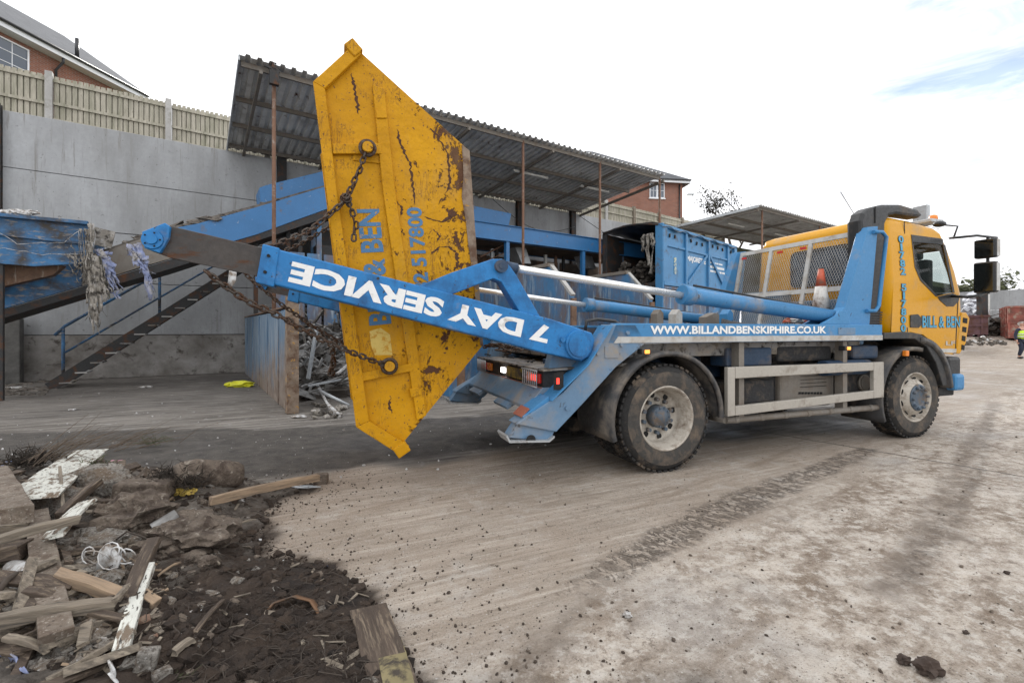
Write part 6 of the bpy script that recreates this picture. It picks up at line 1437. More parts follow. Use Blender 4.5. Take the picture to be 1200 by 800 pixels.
# cab interior: seats and steering wheel
q = tp(1090, 345, .5); si = tb((q[0]-.35, .35, 1.75), (q[0]-.2, .85, 2.35)); si.b2((q[0]-.35, .35, 1.6), (q[0]+.15, .85, 1.76)); si.b2((q[0]-.33, .45, 2.36), (q[0]-.22, .75, 2.55)); si.b2((q[0]-.35, 1.2, 1.75), (q[0]-.2, 1.7, 2.35)); link('seat', si, 'under', cabo, .03)
link('dashboard', tb((cp[11][0]-.4, VC+.15, 1.55), (cp[11][0]-.12, VC+CW-.15, 1.88)), 'black_pl', cabo, .04)
mb = MB(TM); c_ = Vector((cp[11][0]-.50, .55, 2.0)); mb.tube([c_+Vector((math.cos(k/16*6.2832)*.1, math.sin(k/16*6.2832)*.22, math.cos(k/16*6.2832)*.19)) for k in range(17)], .015, 6); link('steering_wheel', mb, 'black_pl', cabo)
link('rear_wall_trim', tb((min(a for a, b in cp)+.14, VC+.2, 1.6), (min(a for a, b in cp)+.17, VC+CW-.2, 2.55)), 'under', cabo)
# rear window of the cab (outer pane with dark rubber) and blue body behind the mesh
ub_ = min(a for a, b in cp)-.012
v_a, v_b = 1.42, .55
def rect_u(u, v0, v1, z0, z1, rad=.09): 
    P = []
    for cv_, cz_, a0 in ((v0+rad, z0+rad, 180), (v1-rad, z0+rad, 270), (v1-rad, z1-rad, 0), (v0+rad, z1-rad, 90)):
        for k in range(5): t = R(a0+k*22.5); P.append((u, cv_+rad*math.cos(t), cz_+rad*math.sin(t)))
    return P
zz0, zz1 = 1.98, 2.50
mb = MB(TM); A = rect_u(ub_-.006, .42, 1.30, zz0, zz1); mb.prism(A, [(a+.012, b, c) for a, b, c in A]); rw = link('rear_window', mb, 'black_pl', cabo)
mb = MB(TM); A = rect_u(ub_-.012, .47, 1.25, zz0+.05, zz1-.05, .07); mb.prism(A, [(a+.005, b, c) for a, b, c in A]); link('pane', mb, 'hglass', rw)
link('cooler_box', tb((ub_-.22, 1.25, zr1-.1), (ub_-.04, 2.0, 1.95)), 'blue_dull', truck, .02)
link('rear_panel', tb((ub_-.12, .25, zr1-.25), (ub_-.03, 1.24, 1.78)), 'blue_dull', truck, .02)
# lettering on the cab
def cab_text(s_, px0, px1, py_, h, name='lettering', lift=.004, mt='cyan', bold=.02):
    q0, q1 = tp(px0, py_, VC), tp(px1, py_, VC); z = q0[1]
    O = TM @ Vector((q0[0], cz(z)-lift, z)); Y = TM.to_3x3() @ Vector((0, (cz(z+h)-cz(z)), h)); text_on(name, s_, O, TM.to_3x3() @ Vector((q1[0]-q0[0], 0, 0)), Y, mt, cabo, bold, .0015)
cab_text('BILL & BEN', 1080, 1125, 384.2, .158, 'lettering_outline', .002, 'navy', .05)  # navy outline printed behind the cyan letters
cab_text('BILL & BEN', 1080.6, 1124.6, 383.7, .145, 'lettering', .0045, 'cyan', .012)
digs = '01782 517800'; yy = [278, 287, 296.5, 306, 315.5, None, 333, 342.5, 352, 361.5, 371, 380]
y_list = [279.5+k*9.55 for k in range(12)]
for k, ch in enumerate(digs):
    if ch == ' ': continue
    x_ = 1060.6-k*.22; y_ = y_list[k]+4
    if ch == '1':
        cab_text(ch, x_-1.6, x_+1.4, y_+.4, .098, 'lettering_outline', .002, 'navy', .06); cab_text(ch, x_-1.2, x_+.9, y_, .088, 'lettering', .0045, 'cyan', .02); continue
    cab_text(ch, x_-3.4, x_+3.4, y_+.4, .098, 'lettering_outline', .002, 'navy', .06); cab_text(ch, x_-2.9, x_+2.7, y_, .088, 'lettering', .0045, 'cyan', .02)
cab_text('LF', 1108, 1119, 404.5, .055, 'badge', .004, 'silver', .02)
cab_text('SKIPS', 1111, 1122, 388.5, .025, 'lettering', .004, 'silver', .0) if False else None
# front mudguard and cab step arch
n = 22; 
def arch(cu_, r0, r1, a0, a1, v0, v1, mt, nm, zf=1.0, par=None):
    mb = MB(TM); vs = []
    for i in range(n+1):
        t = a0+(a1-a0)*i/n
        for r in (r0, r1):
            for v in (v0, v1): vs.append((cu_+r*math.cos(t), v, .52+r*math.sin(t)*zf))
    fs = []
    for i in range(n): b = 4*i; fs += [(b, b+4, b+5, b+1), (b+2, b+3, b+7, b+6), (b, b+2, b+6, b+4), (b+1, b+5, b+7, b+3)]
    fs += [(0, 1, 3, 2), (4*n, 4*n+2, 4*n+3, 4*n+1)]; mb.add(vs, fs, True); return link(nm, mb, mt, par or truck)
arch(UF-.02, .60, .66, R(8), R(88), .0, .5, 'guard', 'front_mudguard', 1.15); arch(UF-.10, .60, .645, R(75), R(205), .03, .55, 'guard', 'front_mudguard')
arch(UF-.02, .60, .66, R(8), R(172), TW-.5, TW, 'guard', 'front_mudguard', 1.1)
q = tp(1063, 391, VC-.02); q2 = tp(1036, 390, VC); mb = MB(TM); P = [tp(x, y, VC-.03) for x, y in ((1036, 390), (1060, 388.5), (1078, 391), (1093, 400), (1103, 414), (1110, 440), (1110, 452), (1105, 452), (1097, 425), (1086, 406), (1072, 397), (1036, 397))]
mb.side(P, VC-.03, VC+.5); link('cab_arch', mb, 'black_pl', truck, .01)
q = tp(1062, 414, .0); link('side_repeater', tb((q[0]-.03, -.02, q[1]-.035), (q[0]+.03, .03, q[1]+.035)), 'amber', truck, .01)
link('inner_arch', tb((UF-.6, .56, .5), (UF+.62, .62, 1.25)), 'under', truck); link('engine_block', tb((UF-.5, .63, .7), (UF+.6, 1.75, 1.35)), 'under', truck, .03)
# snorkel / air intake
s0_ = tp(1006, 300, .1); s1_ = tp(1036, 300, .1)
P = [tp(x, y, .12) for x, y in ((1012, 385), (1009, 258), (1012, 249), (1020, 243), (1036, 239), (1056, 239), (1076, 245), (1083, 252), (1078, 255), (1050, 251), (1042, 253), (1038, 262), (1036, 385))]
mb = MB(TM); mb.side(P, .12, .30); sn = link('air_intake', mb, 'black_pl', truck, .035)
mb = MB(TM)
for k in range(7): q = tp(1020, 366+k*3, .15); mb.b2((s0_[0]+.03, .10, q[1]-.008), (s1_[0]+.02, .119, q[1]+.008))
link('louvre', mb, 'black_pl', sn)
q = tp(1022, 250, .15); mb = MB(TM); mb.side([tp(1021.5, 243, .15), tp(1023, 243, .15), tp(1023, 262, .15), tp(1021.5, 262, .15)], .114, .119); link('seam', mb, 'hole', sn)
# roof beacons, marker, aerial
q = tp(1094, 259, .35); 
bmn = MB(TM); bmn.b2((q[0]-.14, .30, q[1]-.03), (q[0]+.14, 1.7, q[1]+.02)); bc = link('beacon_bar', bmn, 'galv', truck, .01)
for v in (.32, 1.5): mb = MB(TM); mb.lathe([(.05, q[1]+.021), (.055, q[1]+.04), (.045, q[1]+.085), (.02, q[1]+.095), (.0, q[1]+.095)], 20, axis='Z', c=(q[0]+.05, v+.06, 0)); link('beacon_lens', mb, 'amber', bc)
mb = MB(TM); q3 = tp(1080, 252, .9); mb.b2((q3[0]-.05, .8, q3[1]-.1), (q3[0]+.03, 1.0, q3[1]+.14)); link('work_lamp', mb, 'galv', truck, .01)
q3 = tp(1103, 264, .2); mb = MB(TM); mb.blob((q3[0], .22, q3[1]+.02), .07, 2, .05, 2, (1.2, 1, .6)); link('roof_marker', mb, 'black_pl', truck)
mb = MB(TM); q4 = tp(985, 225, 1.2); q5 = tp(1004, 256, 1.2); mb.tube([(q5[0], 1.2, q5[1]), (q4[0], 1.2, q4[1])], .006, 4); link('aerial', mb, 'hose', truck)
# mirrors: stalks reach forward and out from the near door pillar
mv = -.22
def mp(x, y): a, b = tp(x, y, mv); return (a, mv, b)
mb = MB(TM); a, b = tp(1113, 279, VC); mb.tube([(a, VC, b), mp(1125, 278), mp(1145, 276), mp(1168, 278.5)], .016, 8); a, b = tp(1115, 347, VC); mb.tube([(a, VC-.01, b), mp(1134, 348), mp(1147, 346), mp(1155, 343)], .018, 8)
a, b = tp(1104, 264, VC+.1); c_, d_ = tp(1115, 280, VC); mb.tube([(a, VC+.08, b), (a+.1, VC-.02, b-.03), (c_, VC-.02, d_)], .012, 6)
ms = link('mirror_stalk', mb, 'black_pl', truck)
for (x0, y0, x1, y1) in ((1142, 281, 1168, 302), (1143, 308, 1166, 342)):
    A, B = mp((x0+x1)/2+1, y0), mp((x0+x1)/2+1, y1); hh = A[2]-B[2]; cu_ = A[0]
    mb = MB(TM); mb.box((cu_, mv, (A[2]+B[2])/2), (.09, .225, hh*1.06)); h_ = link('mirror_housing', mb, 'black_pl', ms, .022)
    mb = MB(TM); mb.box((cu_-.0475, mv+.005, (A[2]+B[2])/2), (.004, .19, hh*.96)); link('mirror_glass', mb, 'mirror', h_, .001)
    mb = MB(TM); mb.box((cu_+.012, mv-.114, (A[2]+B[2])/2), (.07, .006, hh*.94)); link('housing_edge', mb, 'silver', h_, .001)
mb = MB(TM); A, B = mp(1156, 278), mp(1156, 344); mb.tube([(A[0]+.03, mv, A[2]), (B[0]+.03, mv, B[2])], .018, 8); link('mirror_post', mb, 'black_pl', ms)
# ------------------------------------------------------------------ cone and odds on the deck
qz = TM @ Vector((tp(962, 330, .42)[0], .42, 1.26)); tz = tp(963, 314, .42)[1]
cn = thing('traffic_cone', 'dirty white and orange traffic cone on the truck deck before the mesh guard', 'traffic cone', qz)
Hc = tz-1.26
def conepart(z0, z1, mt, nm, e=0.): mb = MB(); f = lambda z: .15*(1-z)+.028*z+e; mb.lathe([(f(z0), qz.z+Hc*z0), (f(z1), qz.z+Hc*z1)], 28, axis='Z', c=(qz.x, qz.y, 0)); return link(nm, mb, mt, cn)
conepart(.04, .40, 'conered', 'cone_body'); conepart(.40, .74, 'conewhite', 'reflective_sleeve', .003); conepart(.74, .985, 'conered', 'cone_top'); conepart(.985, 1.0, 'black_pl', 'cone_tip')
mb = MB(); mb.box((qz.x, qz.y, qz.z+.012), (.36, .36, .024)); link('cone_base', mb, 'black_pl', cn, .01)
q = tp(938, 373, .55); mb = MB(TM); mb.blob((q[0], .55, q[1]-.02), .13, 4, .3, 2, (1.9, 1, .4)); o = link('folded_sign', mb, 'conered'); tag(o, 'red and white folded sheet lying on the truck deck beside the cone', 'folded sheet')
q = tp(932, 374, .6); mb = MB(TM); mb.blob((q[0]-.1, .5, q[1]-.02), .09, 7, .3, 2, (1.6, 1, .4)); link('white_edge', mb, 'conewhite', o)
# ------------------------------------------------------------------ the hanging skip
SV = .42; SD = 1.62
_sk = [tp(x, y, SV) for x, y in ((393, 298), (558, 290))]
skc = Vector((tp(390, 300, SV)[0], SV, .3))
SO = TM @ Vector((tp(393, 300, SV)[0], SV+SD/2, 2.0)); SKM = Matrix.Translation(SO) @ Matrix.Rotation(TA, 4, 'Z')
sk = thing('waste_skip', 'battered yellow skip hanging on end between the truck arms', 'skip', Mx=SKM)
def sp(px, py, v=SV): a, b = tp(px, py, v); return (a, b)
SP = [(368, 100), (413, 58), (422, 62), (550, 177), (566, 405), (470, 520), (418, 497)]
RIMB = (478, 530)
P = [sp(x, y) for x, y in SP]
OUT = [(368.5, 100), (421, 60), (549, 176), (566, 404), (471, 520), (418, 496)]
PO = [sp(x, y) for x, y in OUT]
th = .006
for v0, v1 in ((SV, SV+.012), (SV+SD-.012, SV+SD)):
    mb = MB(TM); mb.side(PO, v0, v1); link('side_panel', mb, 'skip', sk)
def sstrip(a, b, nm):   # plate spanning the skip's width between two outline points
    (u0, z0), (u1, z1) = a, b; d = Vector((u1-u0, 0, z1-z0)).normalized(); nrm = Vector((d.z, 0, -d.x))*.012
    mb = MB(TM); A = [(u0, SV+.012, z0), (u1, SV+.012, z1), (u1+nrm.x, SV+.012, z1+nrm.z), (u0+nrm.x, SV+.012, z0+nrm.z)]; mb.prism(A, [(x, SV+SD-.012, z) for x, _, z in A]); link(nm, mb, 'skip', sk)
sstrip(PO[1], PO[2], 'end_plate'); sstrip(PO[2], PO[3], 'floor_plate'); sstrip(PO[3], PO[4], 'end_plate')
def frame(px, v0, v1, nm='stiffener'):
    mb = MB(TM); mb.side([sp(x, y) for x, y in px], v0, v1); return link(nm, mb, 'skip', sk, .006)
for (v0, v1) in ((SV-.05, SV-.001), (SV+SD+.001, SV+SD+.05)):
    frame([(367, 99), (381, 107), (394, 220), (432, 492), (417, 499), (392, 300)], v0, v1, 'rim_channel')
    frame([(367, 99), (413, 57), (423, 67), (381, 107)], v0, v1, 'rim_channel')
    frame([(417, 499), (432, 492), (479, 521), (469, 532)], v0, v1, 'rim_channel')
    frame([(436, 101), (450, 106), (462, 220), (487, 397), (499, 486), (488, 492), (474, 400), (448, 222)], v0+.018 if v0 < SV else v0, v1, 'side_rib')
    frame([(389, 170), (446, 170), (447, 182), (390, 182)], v0+.012 if v0 < SV else v0, v1-.001, 'cross_rib')
    frame([(420, 437), (482, 425), (484, 434), (421, 447)], v0+.012 if v0 < SV else v0, v1-.001, 'cross_rib')
    frame([(440, 131), (452, 131), (453, 141), (441, 141)], v0+.006 if v0 < SV else v0, v1, 'rib_plate'); frame([(479, 455), (491, 453), (493, 462), (481, 465)], v0+.006 if v0 < SV else v0, v1, 'rib_plate')
# end lips across the width
for a, b in (((405, 62), (419, 50)), ((463, 516), (479, 527))):
    q0, q1 = sp(*a), sp(*b)
for (cx_, cy_) in ((414, 60), (470, 525)):
    q = sp(cx_, cy_); mb = MB(TM); mb.box((q[0], SV+SD/2, q[1]), (.12, SD+.13, .10), Matrix.Rotation(R(45 if cy_ < 200 else -32), 3, 'Y')); link('end_lip', mb, 'skip', sk, .01)
q = sp(425, 68); mb = MB(TM); mb.b2((q[0]-.0, SV-.03, q[1]-.05), (q[0]+.10, SV+.1, q[1]+.0)) 
# rusty worn edge of the floor
E = [(541, 170), (550, 177), (566, 405), (563, 405), (556, 340), (549, 290), (546, 262), (541, 230), (543, 205)]
mb = MB(TM); mb.side([sp(x, y) for x, y in E], SV-.010, SV-.001); link('worn_edge', mb, 'skip_worn', sk)
lugs = {}
for nm, (x, y) in dict(up=(430, 178), lo=(455, 428)).items():
    for v, s_ in ((SV, -1), (SV+SD, 1)):
        q = sp(x, y); mb = MB(TM); mb.lathe([(.042, v), (.042, v+s_*.13)], 18, c=(q[0], 0, q[1])); l_ = link('lifting_lug', mb, 'skip', sk)
        mb = MB(TM); mb.lathe([(.044, v+s_*.075), (.070, v+s_*.07), (.073, v+s_*.095), (.047, v+s_*.10), (.044, v+s_*.075)], 26, c=(q[0], 0, q[1])); link('lug_ring', mb, 'chain', l_)
        mb = MB(TM); mb.b2((q[0]-.11, min(v+s_*.001, v+s_*.012), q[1]-.09), (q[0]+.11, max(v+s_*.001, v+s_*.012), q[1]+.09)); link('lug_plate', mb, 'skip', l_, .01)
        lugs[(nm, s_)] = (q[0], v+s_*.09, q[1])
# lettering on the skip (reads from bottom to top)
def skip_text(s_, p0, p1, h):
    q0, q1 = sp(*p0), sp(*p1); X = Vector((q1[0]-q0[0], 0, q1[1]-q0[1])); up = Vector((-X.z, 0, X.x)).normalized()
    text_on('lettering', s_, TM @ Vector((q0[0], SV-.002, q0[1])), TM.to_3x3() @ X, (TM.to_3x3() @ up)*h, 'lettblue', sk, .03, .0015)
skip_text('BILL & BEN', (459, 379), (444.5, 245), .185); skip_text('01782 517800', (507, 376), (494, 243), .135)
# jagged rust cracks through the paint
for k, line in enumerate(([(411, 86), (414, 97), (416, 110), (419, 122), (420, 134)], [(466, 152), (468, 166), (474, 178), (480, 190), (482, 208), (485, 224), (486, 240)], [(500, 148), (510, 156), (518, 168), (524, 180), (526, 200), (527, 214), (522, 226)], [(498, 254), (508, 258), (518, 260), (528, 254), (534, 246)], [(505, 298), (514, 290), (526, 289), (534, 296), (537, 308), (532, 316)], [(470, 268), (473, 276)], [(458, 466), (456, 476), (459, 484)], [(486, 330), (494, 340), (497, 352)], [(466, 236), (472, 246), (470, 254)], [(508, 268), (515, 276), (512, 284)])):
    rnd = random.Random(k); P_ = [sp(x, y) for x, y in line]; Q = []
    for a, b in zip(P_, P_[1:]):
        for q in range(6): Q.append((a[0]+(b[0]-a[0])*q/6+rnd.uniform(-.010, .010), a[1]+(b[1]-a[1])*q/6+rnd.uniform(-.006, .006)))
    Q.append(P_[-1]); L_, R_ = [], []
    for i, (a, b) in enumerate(Q):
        e = min(1, i/3, (len(Q)-1-i)/3)*rnd.uniform(.3, 1)*(.013 if k not in (3, 4) else .022)+.0008; L_.append((a-e, b)); R_.append((a+e, b+rnd.uniform(-.002, .002)))
    mb = MB(TM); n = len(Q)
    for i in range(n-1): mb.add([(L_[i][0], SV-.0016, L_[i][1]), (R_[i][0], SV-.0016, R_[i][1]), (R_[i+1][0], SV-.0016, R_[i+1][1]), (L_[i+1][0], SV-.0016, L_[i+1][1]), (L_[i][0], SV-.0002, L_[i][1]), (R_[i][0], SV-.0002, R_[i][1]), (R_[i+1][0], SV-.0002, R_[i+1][1]), (L_[i+1][0], SV-.0002, L_[i+1][1])], [(0, 1, 2, 3), (0, 4, 5, 1), (1, 5, 6, 2), (2, 6, 7, 3), (3, 7, 4, 0)])
    link('rust_crack', mb, 'crack', sk)
# bare patch where old paint was rubbed
mb = MB(TM); P_ = [sp(x, y) for x, y in ((433, 388), (446, 384), (457, 392), (460, 418), (452, 424), (441, 420), (435, 405))]; mb.side(P_, SV-.0015, SV-.0002); link('rubbed_patch', mb, mat('rubbed_paint', (.62, .45, .11), .6, layers=(((.5, .25, .01), .45, 18, .05),)), sk)
# ------------------------------------------------------------------ chains
def chain(pts, label, link_l=.062, r=.0085, wd=.036, seed=0, jit=.006):
    P = [Vector(p) for p in pts]; rnd = random.Random(seed); S_ = [0]
    for i in range(len(P)-1): S_.append(S_[-1]+(P[i+1]-P[i]).length)
    tot = S_[-1]; n = int(tot/(link_l*.72)); mb = MB()
    def at(s_):
        for i in range(len(P)-1):
            if s_ <= S_[i+1]+1e-6: return P[i].lerp(P[i+1], (s_-S_[i])/max(1e-6, S_[i+1]-S_[i]))
        return P[-1]
    for k in range(n):
        a = at(tot*k/n); b = at(tot*(k+1)/n); d = (b-a).normalized(); c = (a+b)/2+Vector((rnd.uniform(-jit, jit), rnd.uniform(-jit, jit), rnd.uniform(-jit, jit)))
        u = d.orthogonal().normalized(); u = Matrix.Rotation((k % 2)*math.pi/2+rnd.uniform(-.3, .3)+.6, 3, d) @ u
        hl = link_l/2-wd/2; ring = []
        for j in range(12):
            t = 2*math.pi*j/12; x_ = math.cos(t)*wd/2; y_ = math.sin(t)*wd/2+(hl if math.sin(t) >= 0 else -hl); ring.append(c+u*x_+d*y_)
        ring.append(ring[0]); mb.tube(ring, r, 6, False)
    o = link('lifting_chain', mb, 'chain'); tag(o, label, 'chain', 'lifting chains between arms and skip'); return o
def sag(a, b, dz, n=14): a, b = Vector(a), Vector(b); return [a.lerp(b, k/n)+Vector((0, 0, -4*dz*(k/n)*(1-k/n))) for k in range(n+1)]
def tw(x, y, v): a, b = tp(x, y, v); return TM @ Vector((a, v, b))
LU, LL = TM @ Vector(lugs[('up', -1)]), TM @ Vector(lugs[('lo', -1)])
kn = tw(405, 234, SV-.10)
chain(sag(LU, kn, .02)+sag(kn, tw(326, 286, .25), .05)[1:]+[tw(300, 296, .23)], 'rusty chain from the upper lug of the skip down to the arm collar')
chain([kn, tw(412, 246, SV-.08), tw(416, 262, SV-.08), tw(415, 282, SV-.08)], 'loose chain end hanging over the yellow skip below the knot', jit=.01)
for k in range(5):
    pass
mb = MB(); rnd = random.Random(6)
for k in range(7):
    c = kn+Vector((rnd.uniform(-.03, .03), rnd.uniform(-.03, .03), rnd.uniform(-.03, .03))); ax = Vector((rnd.random()-.5, rnd.random()-.5, rnd.random()-.5)).normalized(); u = ax.orthogonal().normalized(); w_ = ax.cross(u)
    mb.tube([c+u*math.cos(j/8*6.283)*.03+w_*math.sin(j/8*6.283)*.022 for j in range(9)], .009, 6, False)
o = link('chain_knot', mb, 'chain'); tag(o, 'bunched chain links knotted where the upper chain meets the rim', 'chain', 'lifting chains between arms and skip')
chain(sag(LL, tw(330, 372, .0), .03)+sag(tw(330, 372, .0), tw(242, 318, .0), .03)[1:], 'rusty chain crossing the skip rim from its lower lug to the inner boom')
chain(sag(TM @ Vector(lugs[('up', 1)]), tw(300, 305, TW-.3), .1), 'far chain seen between conveyor and sleeve behind the yellow skip')
chain(sag(TM @ Vector(lugs[('lo', 1)]), tw(285, 318, TW-.3), .12), 'far chain running behind the skip towards the scrap bay')
chain([tw(575, 404, 1.2), tw(600, 408, 1.0), tw(620, 407, .8), tw(605, 412, .7), tw(580, 410, .9)], 'slack chain piled on the truck tail deck behind the skip', jit=.015)
chain([tw(566, 406, 1.6), tw(590, 405, 1.3), tw(628, 404, .9)], 'second slack chain lying on the truck tail deck', jit=.015)
chain([tw(391, 400, .9), tw(389, 424, .95), tw(387, 440, .95), tw(392, 420, .9)], 'short chain dangling in front of the scrap heap left of the skip', jit=.012)
mb = MB(); mb.ribbon([tw(273, 318, 0), tw(272, 328, .01), tw(267, 341, 0)], [.04, .05, .02], None, .004, .004); o = link('white_strap', mb, 'plastic_w'); tag(o, 'torn white plastic strip caught on the lower chain', 'strip')

# ------------------------------------------------------------------ rubbish on the heap
def hp_(px, py, dz=0.): p = mhit(px, py); p.z += dz; return p
def plank(a, b, wd, th, mt, label, cat='plank', name='plank', za=.03, zb=.03, roll=0., grp=None, wob=.0, n=8, split=0):
    A, B = hp_(*a), hp_(*b)
    # endpoints pushed back along the view ray so that a lifted end keeps its place in the picture
    A = C0+(A-C0)*(1-za/(H)); B = C0+(B-C0)*(1-zb/(H))
    d = (B-A); L = d.length; d.normalize(); up = Vector((0, 0, 1)); y = up.cross(d).normalized(); z = d.cross(y)
    rm = Matrix((d, y, z)).transposed() @ Matrix.Rotation(roll, 3, 'X'); mb = MB(); rnd = random.Random(hash(label) % 1000 if False else len(label)*7+int(a[0]))
    vs = []
    for i in range(n+1):
        f = i/n-.5; e = 0 if 0 < i < n else rnd.uniform(-.04, .05)*min(1, wd*8)
        for k, (sy, sz) in enumerate(((-1, -1), (1, -1), (1, 1), (-1, 1))):
            j = Vector((e+(rnd.uniform(-.035, .035)*min(1, wd*9) if i in (0, n) else 0), sy*wd/2*(1+rnd.uniform(-.06, .05)), sz*th/2*(1+rnd.uniform(-.1, .1))))
            vs.append((A+B)/2+rm @ (Vector((f*L, 0, (wob+.012)*math.cos(f*3)-wob-.012+rnd.uniform(-.002, .002)))+j))
    fs = [(i*4+k, i*4+(k+1) % 4, (i+1)*4+(k+1) % 4, (i+1)*4+k) for i in range(n) for k in range(4)]+[(0, 1, 2, 3), (n*4+3, n*4+2, n*4+1, n*4)]
    mb.add(vs, fs); o = link(name, mb, mt, None, min(.004, th*.2), Mx=Matrix.Translation((A+B)/2) @ rm.to_4x4()); tag(o, label, cat, grp); return o
def tri(*a): pass
plank((36, 580), (108, 526), .25, .022, 'wood_white', 'wide white painted board lying across the back of the heap', 'board', 'board', .26, .18, .10)
plank((-8, 552), (20, 604), .13, .10, 'board_dusty', 'thick dusty timber block at the left edge of the heap', za=.22, zb=.22)
plank((0, 668), (0, 668), .1, .05, 'wood_dark', 'x') if False else None
plank((-30, 640), (90, 606), .045, .04, 'wood', 'long thin grey lath laid over the white board offcut', za=.24, zb=.24)
plank((116, 562), (70, 602), .045, .045, 'wood_dark', 'dark square stick leaning against the gravelly slab', 'stick', za=.24, zb=.16)
plank((104, 583), (60, 628), .10, .02, 'wood_white', 'narrow white board offcut pointing towards the stick', 'board', 'board', .20, .20, .25)
plank((42, 598), (66, 740), .10, .045, 'board_dusty', 'dusty grey plank standing out of the rubble towards the camera', za=.12, zb=.10)
plank((68, 672), (150, 700), .055, .05, 'wood_tan', 'splintered tan beam lying behind the peeling white post', za=.10, zb=.06)
plank((150, 690), (184, 706), .05, .04, 'wood_tan', 'short tan beam end sticking out of the soil', za=.05, zb=.03)
plank((-20, 728), (142, 704), .05, .05, 'wood', 'weathered grey batten lying low under the dusty plank', za=.06, zb=.04)
plank((173, 662), (141, 762), .055, .04, 'wood_white', 'peeling white post lying on the dark soil', 'post', 'post', .06, .05)
plank((180, 632), (150, 700), .06, .05, 'wood_dark', 'wet brown beam beside the peeling white post', za=.09, zb=.07)
plank((243, 586), (372, 558), .045, .06, 'wood_tan', 'clean tan batten lying on the far edge of the heap', za=.06, zb=.10)
plank((-20, 624), (30, 618), .09, .06, 'wood', 'grey splintered timber end at the left edge', za=.20, zb=.16)
plank((-20, 652), (34, 640), .10, .07, 'wood_dark', 'dark rotten timber under the grey splintered end', za=.12, zb=.12)
plank((430, 706), (470, 830), .17, .03, 'wood_dark', 'dark weathered board with ochre stain at the edge of the slab', 'board', 'board', .03, .03, .05)
plank((185, 672), (212, 656), .012, .010, 'wood_tan', 'thin pale stick on the dark soil beside the boulder', 'stick', 'stick', .03, .03)
plank((75, 607), (70, 545), .018, .018, 'wood', 'thin greenish stake standing upright in the heap', 'stake', 'stake', .14, .25)
plank((68, 700), (30, 690), .05, .03, 'wood_dark', 'short dark offcut lying left of the dusty plank', za=.06, zb=.06)
plank((200, 765), (228, 745), .03, .02, 'wood', 'small grey sliver of wood on the soil', 'stick', 'stick', .03, .03)
# ochre stain on the weathered board
plank((456, 752), (474, 826), .11, .004, mat('ochre_stain', (.21, .175, .09), .95, var=.2, layers=(((.05, .04, .03), .42, 8, .04),)), 'ochre mortar smear dried on the dark weathered board', 'mortar', 'mortar_smear', .052, .052, .05)
def rock(px, py, r, mt, label, cat='boulder', name='boulder', sq=(1.2, 1, .75), amp=.28, seed=1, dz=0., fq=1.6, sub=4, rot=0.):
    p = hp_(px, py); mb = MB(); mb.blob(p+Vector((0, r*.3, r*.15+dz)), r, seed, amp, sub, sq, fq, rot); o = link(name, mb, mt); tag(o, label, cat); return o
rock(152, 622, .19, 'stone', 'large earthy brown boulder in the middle of the heap', seed=3, dz=.04)
rock(214, 640, .19, 'stone', 'flat cracked brown boulder beside the dark soil', seed=8, sq=(1.35, 1, .62), dz=.02)
rock(190, 655, .055, 'stone', 'small grey-brown stone leaning on the flat boulder', seed=12); rock(229, 645, .05, 'conc_lump', 'rounded pale stone before the flat boulder', seed=15)
rock(55, 596, .15, 'conc_lump', 'rounded gravelly concrete lump beside the white board', 'concrete lump', 'concrete_lump', (1.2, 1, .7), .2, 21, .0)
rock(110, 582, .20, 'conc_lump', 'broad gravelly concrete slab standing behind the dark stick', 'concrete lump', 'concrete_lump', (1.25, .5, .75), .18, 25, .04)
rock(98, 652, .17, 'conc_lump', 'rough grey concrete lump right of the dusty plank', 'concrete lump', 'concrete_lump', (1.4, 1, .6), .25, 27)
rock(60, 668, .10, 'conc_lump', 'small concrete lump between plank and splintered beam', 'concrete lump', 'concrete_lump', (1.2, 1, .7), .25, 33)
rock(35, 610, .12, 'conc_lump', 'grey rubble lump under the long thin lath', 'concrete lump', 'concrete_lump', (1.2, 1, .7), .25, 35)
rnd = random.Random(77)
for k, (px, py, r, mt, lab) in enumerate(((196, 598, .035, 'stone', 'small brown stone between the two boulders'), (206, 612, .04, 'conc_lump', 'grey stone on the back edge of the flat boulder'), (178, 596, .03, 'stone', 'small stone above the open tin'), (224, 600, .035, 'conc_lump', 'pale pebble behind the flat boulder'), (242, 612, .04, 'conc_lump', 'grey stone at the right end of the flat boulder'), (250, 600, .028, 'stone', 'small brown stone beside the tan batten foot'), (236, 664, .03, 'stone', 'brown pebble on the soil below the rounded pale stone'), (252, 652, .025, 'conc_lump', 'grey pebble right of the rounded pale stone'), (140, 650, .05, 'stone', 'brown stone left of the dark wet beam'), (128, 700, .04, 'stone', 'muddy stone under the splintered beam end'), (20, 760, .05, 'conc_lump', 'grey stone near the blue and white packaging'), (70, 770, .055, 'conc_lump', 'pale rubble piece below the foot of the dusty plank'), (84, 792, .04, 'conc_lump', 'pale rubble piece at the bottom edge left of the torn film'), (48, 748, .035, 'stone', 'brown pebble at the foot of the dusty plank'))):
    rock(px, py, r, mt, lab, 'stone', 'stone', (1.2, 1, .8), .25, k+40, 0, 1.6, 3)
def block(px, py, dims, rz, mt, label, cat='brick', name='brick', dz=.0, tilt=0.):
    p = hp_(px, py); mb = MB(); ro = Matrix.Rotation(rz, 3, 'Z') @ Matrix.Rotation(tilt, 3, 'Y'); mb.box(p+Vector((0, 0, dims[2]*.35+dz)), dims, ro); o = link(name, mb, mt, None, min(dims)*.14); tag(o, label, cat); return o
block(170, 588, (.34, .16, .12), .2, 'stone', 'long brown masonry block with a pale end behind the boulder', 'block', 'masonry_block', .05, .05)
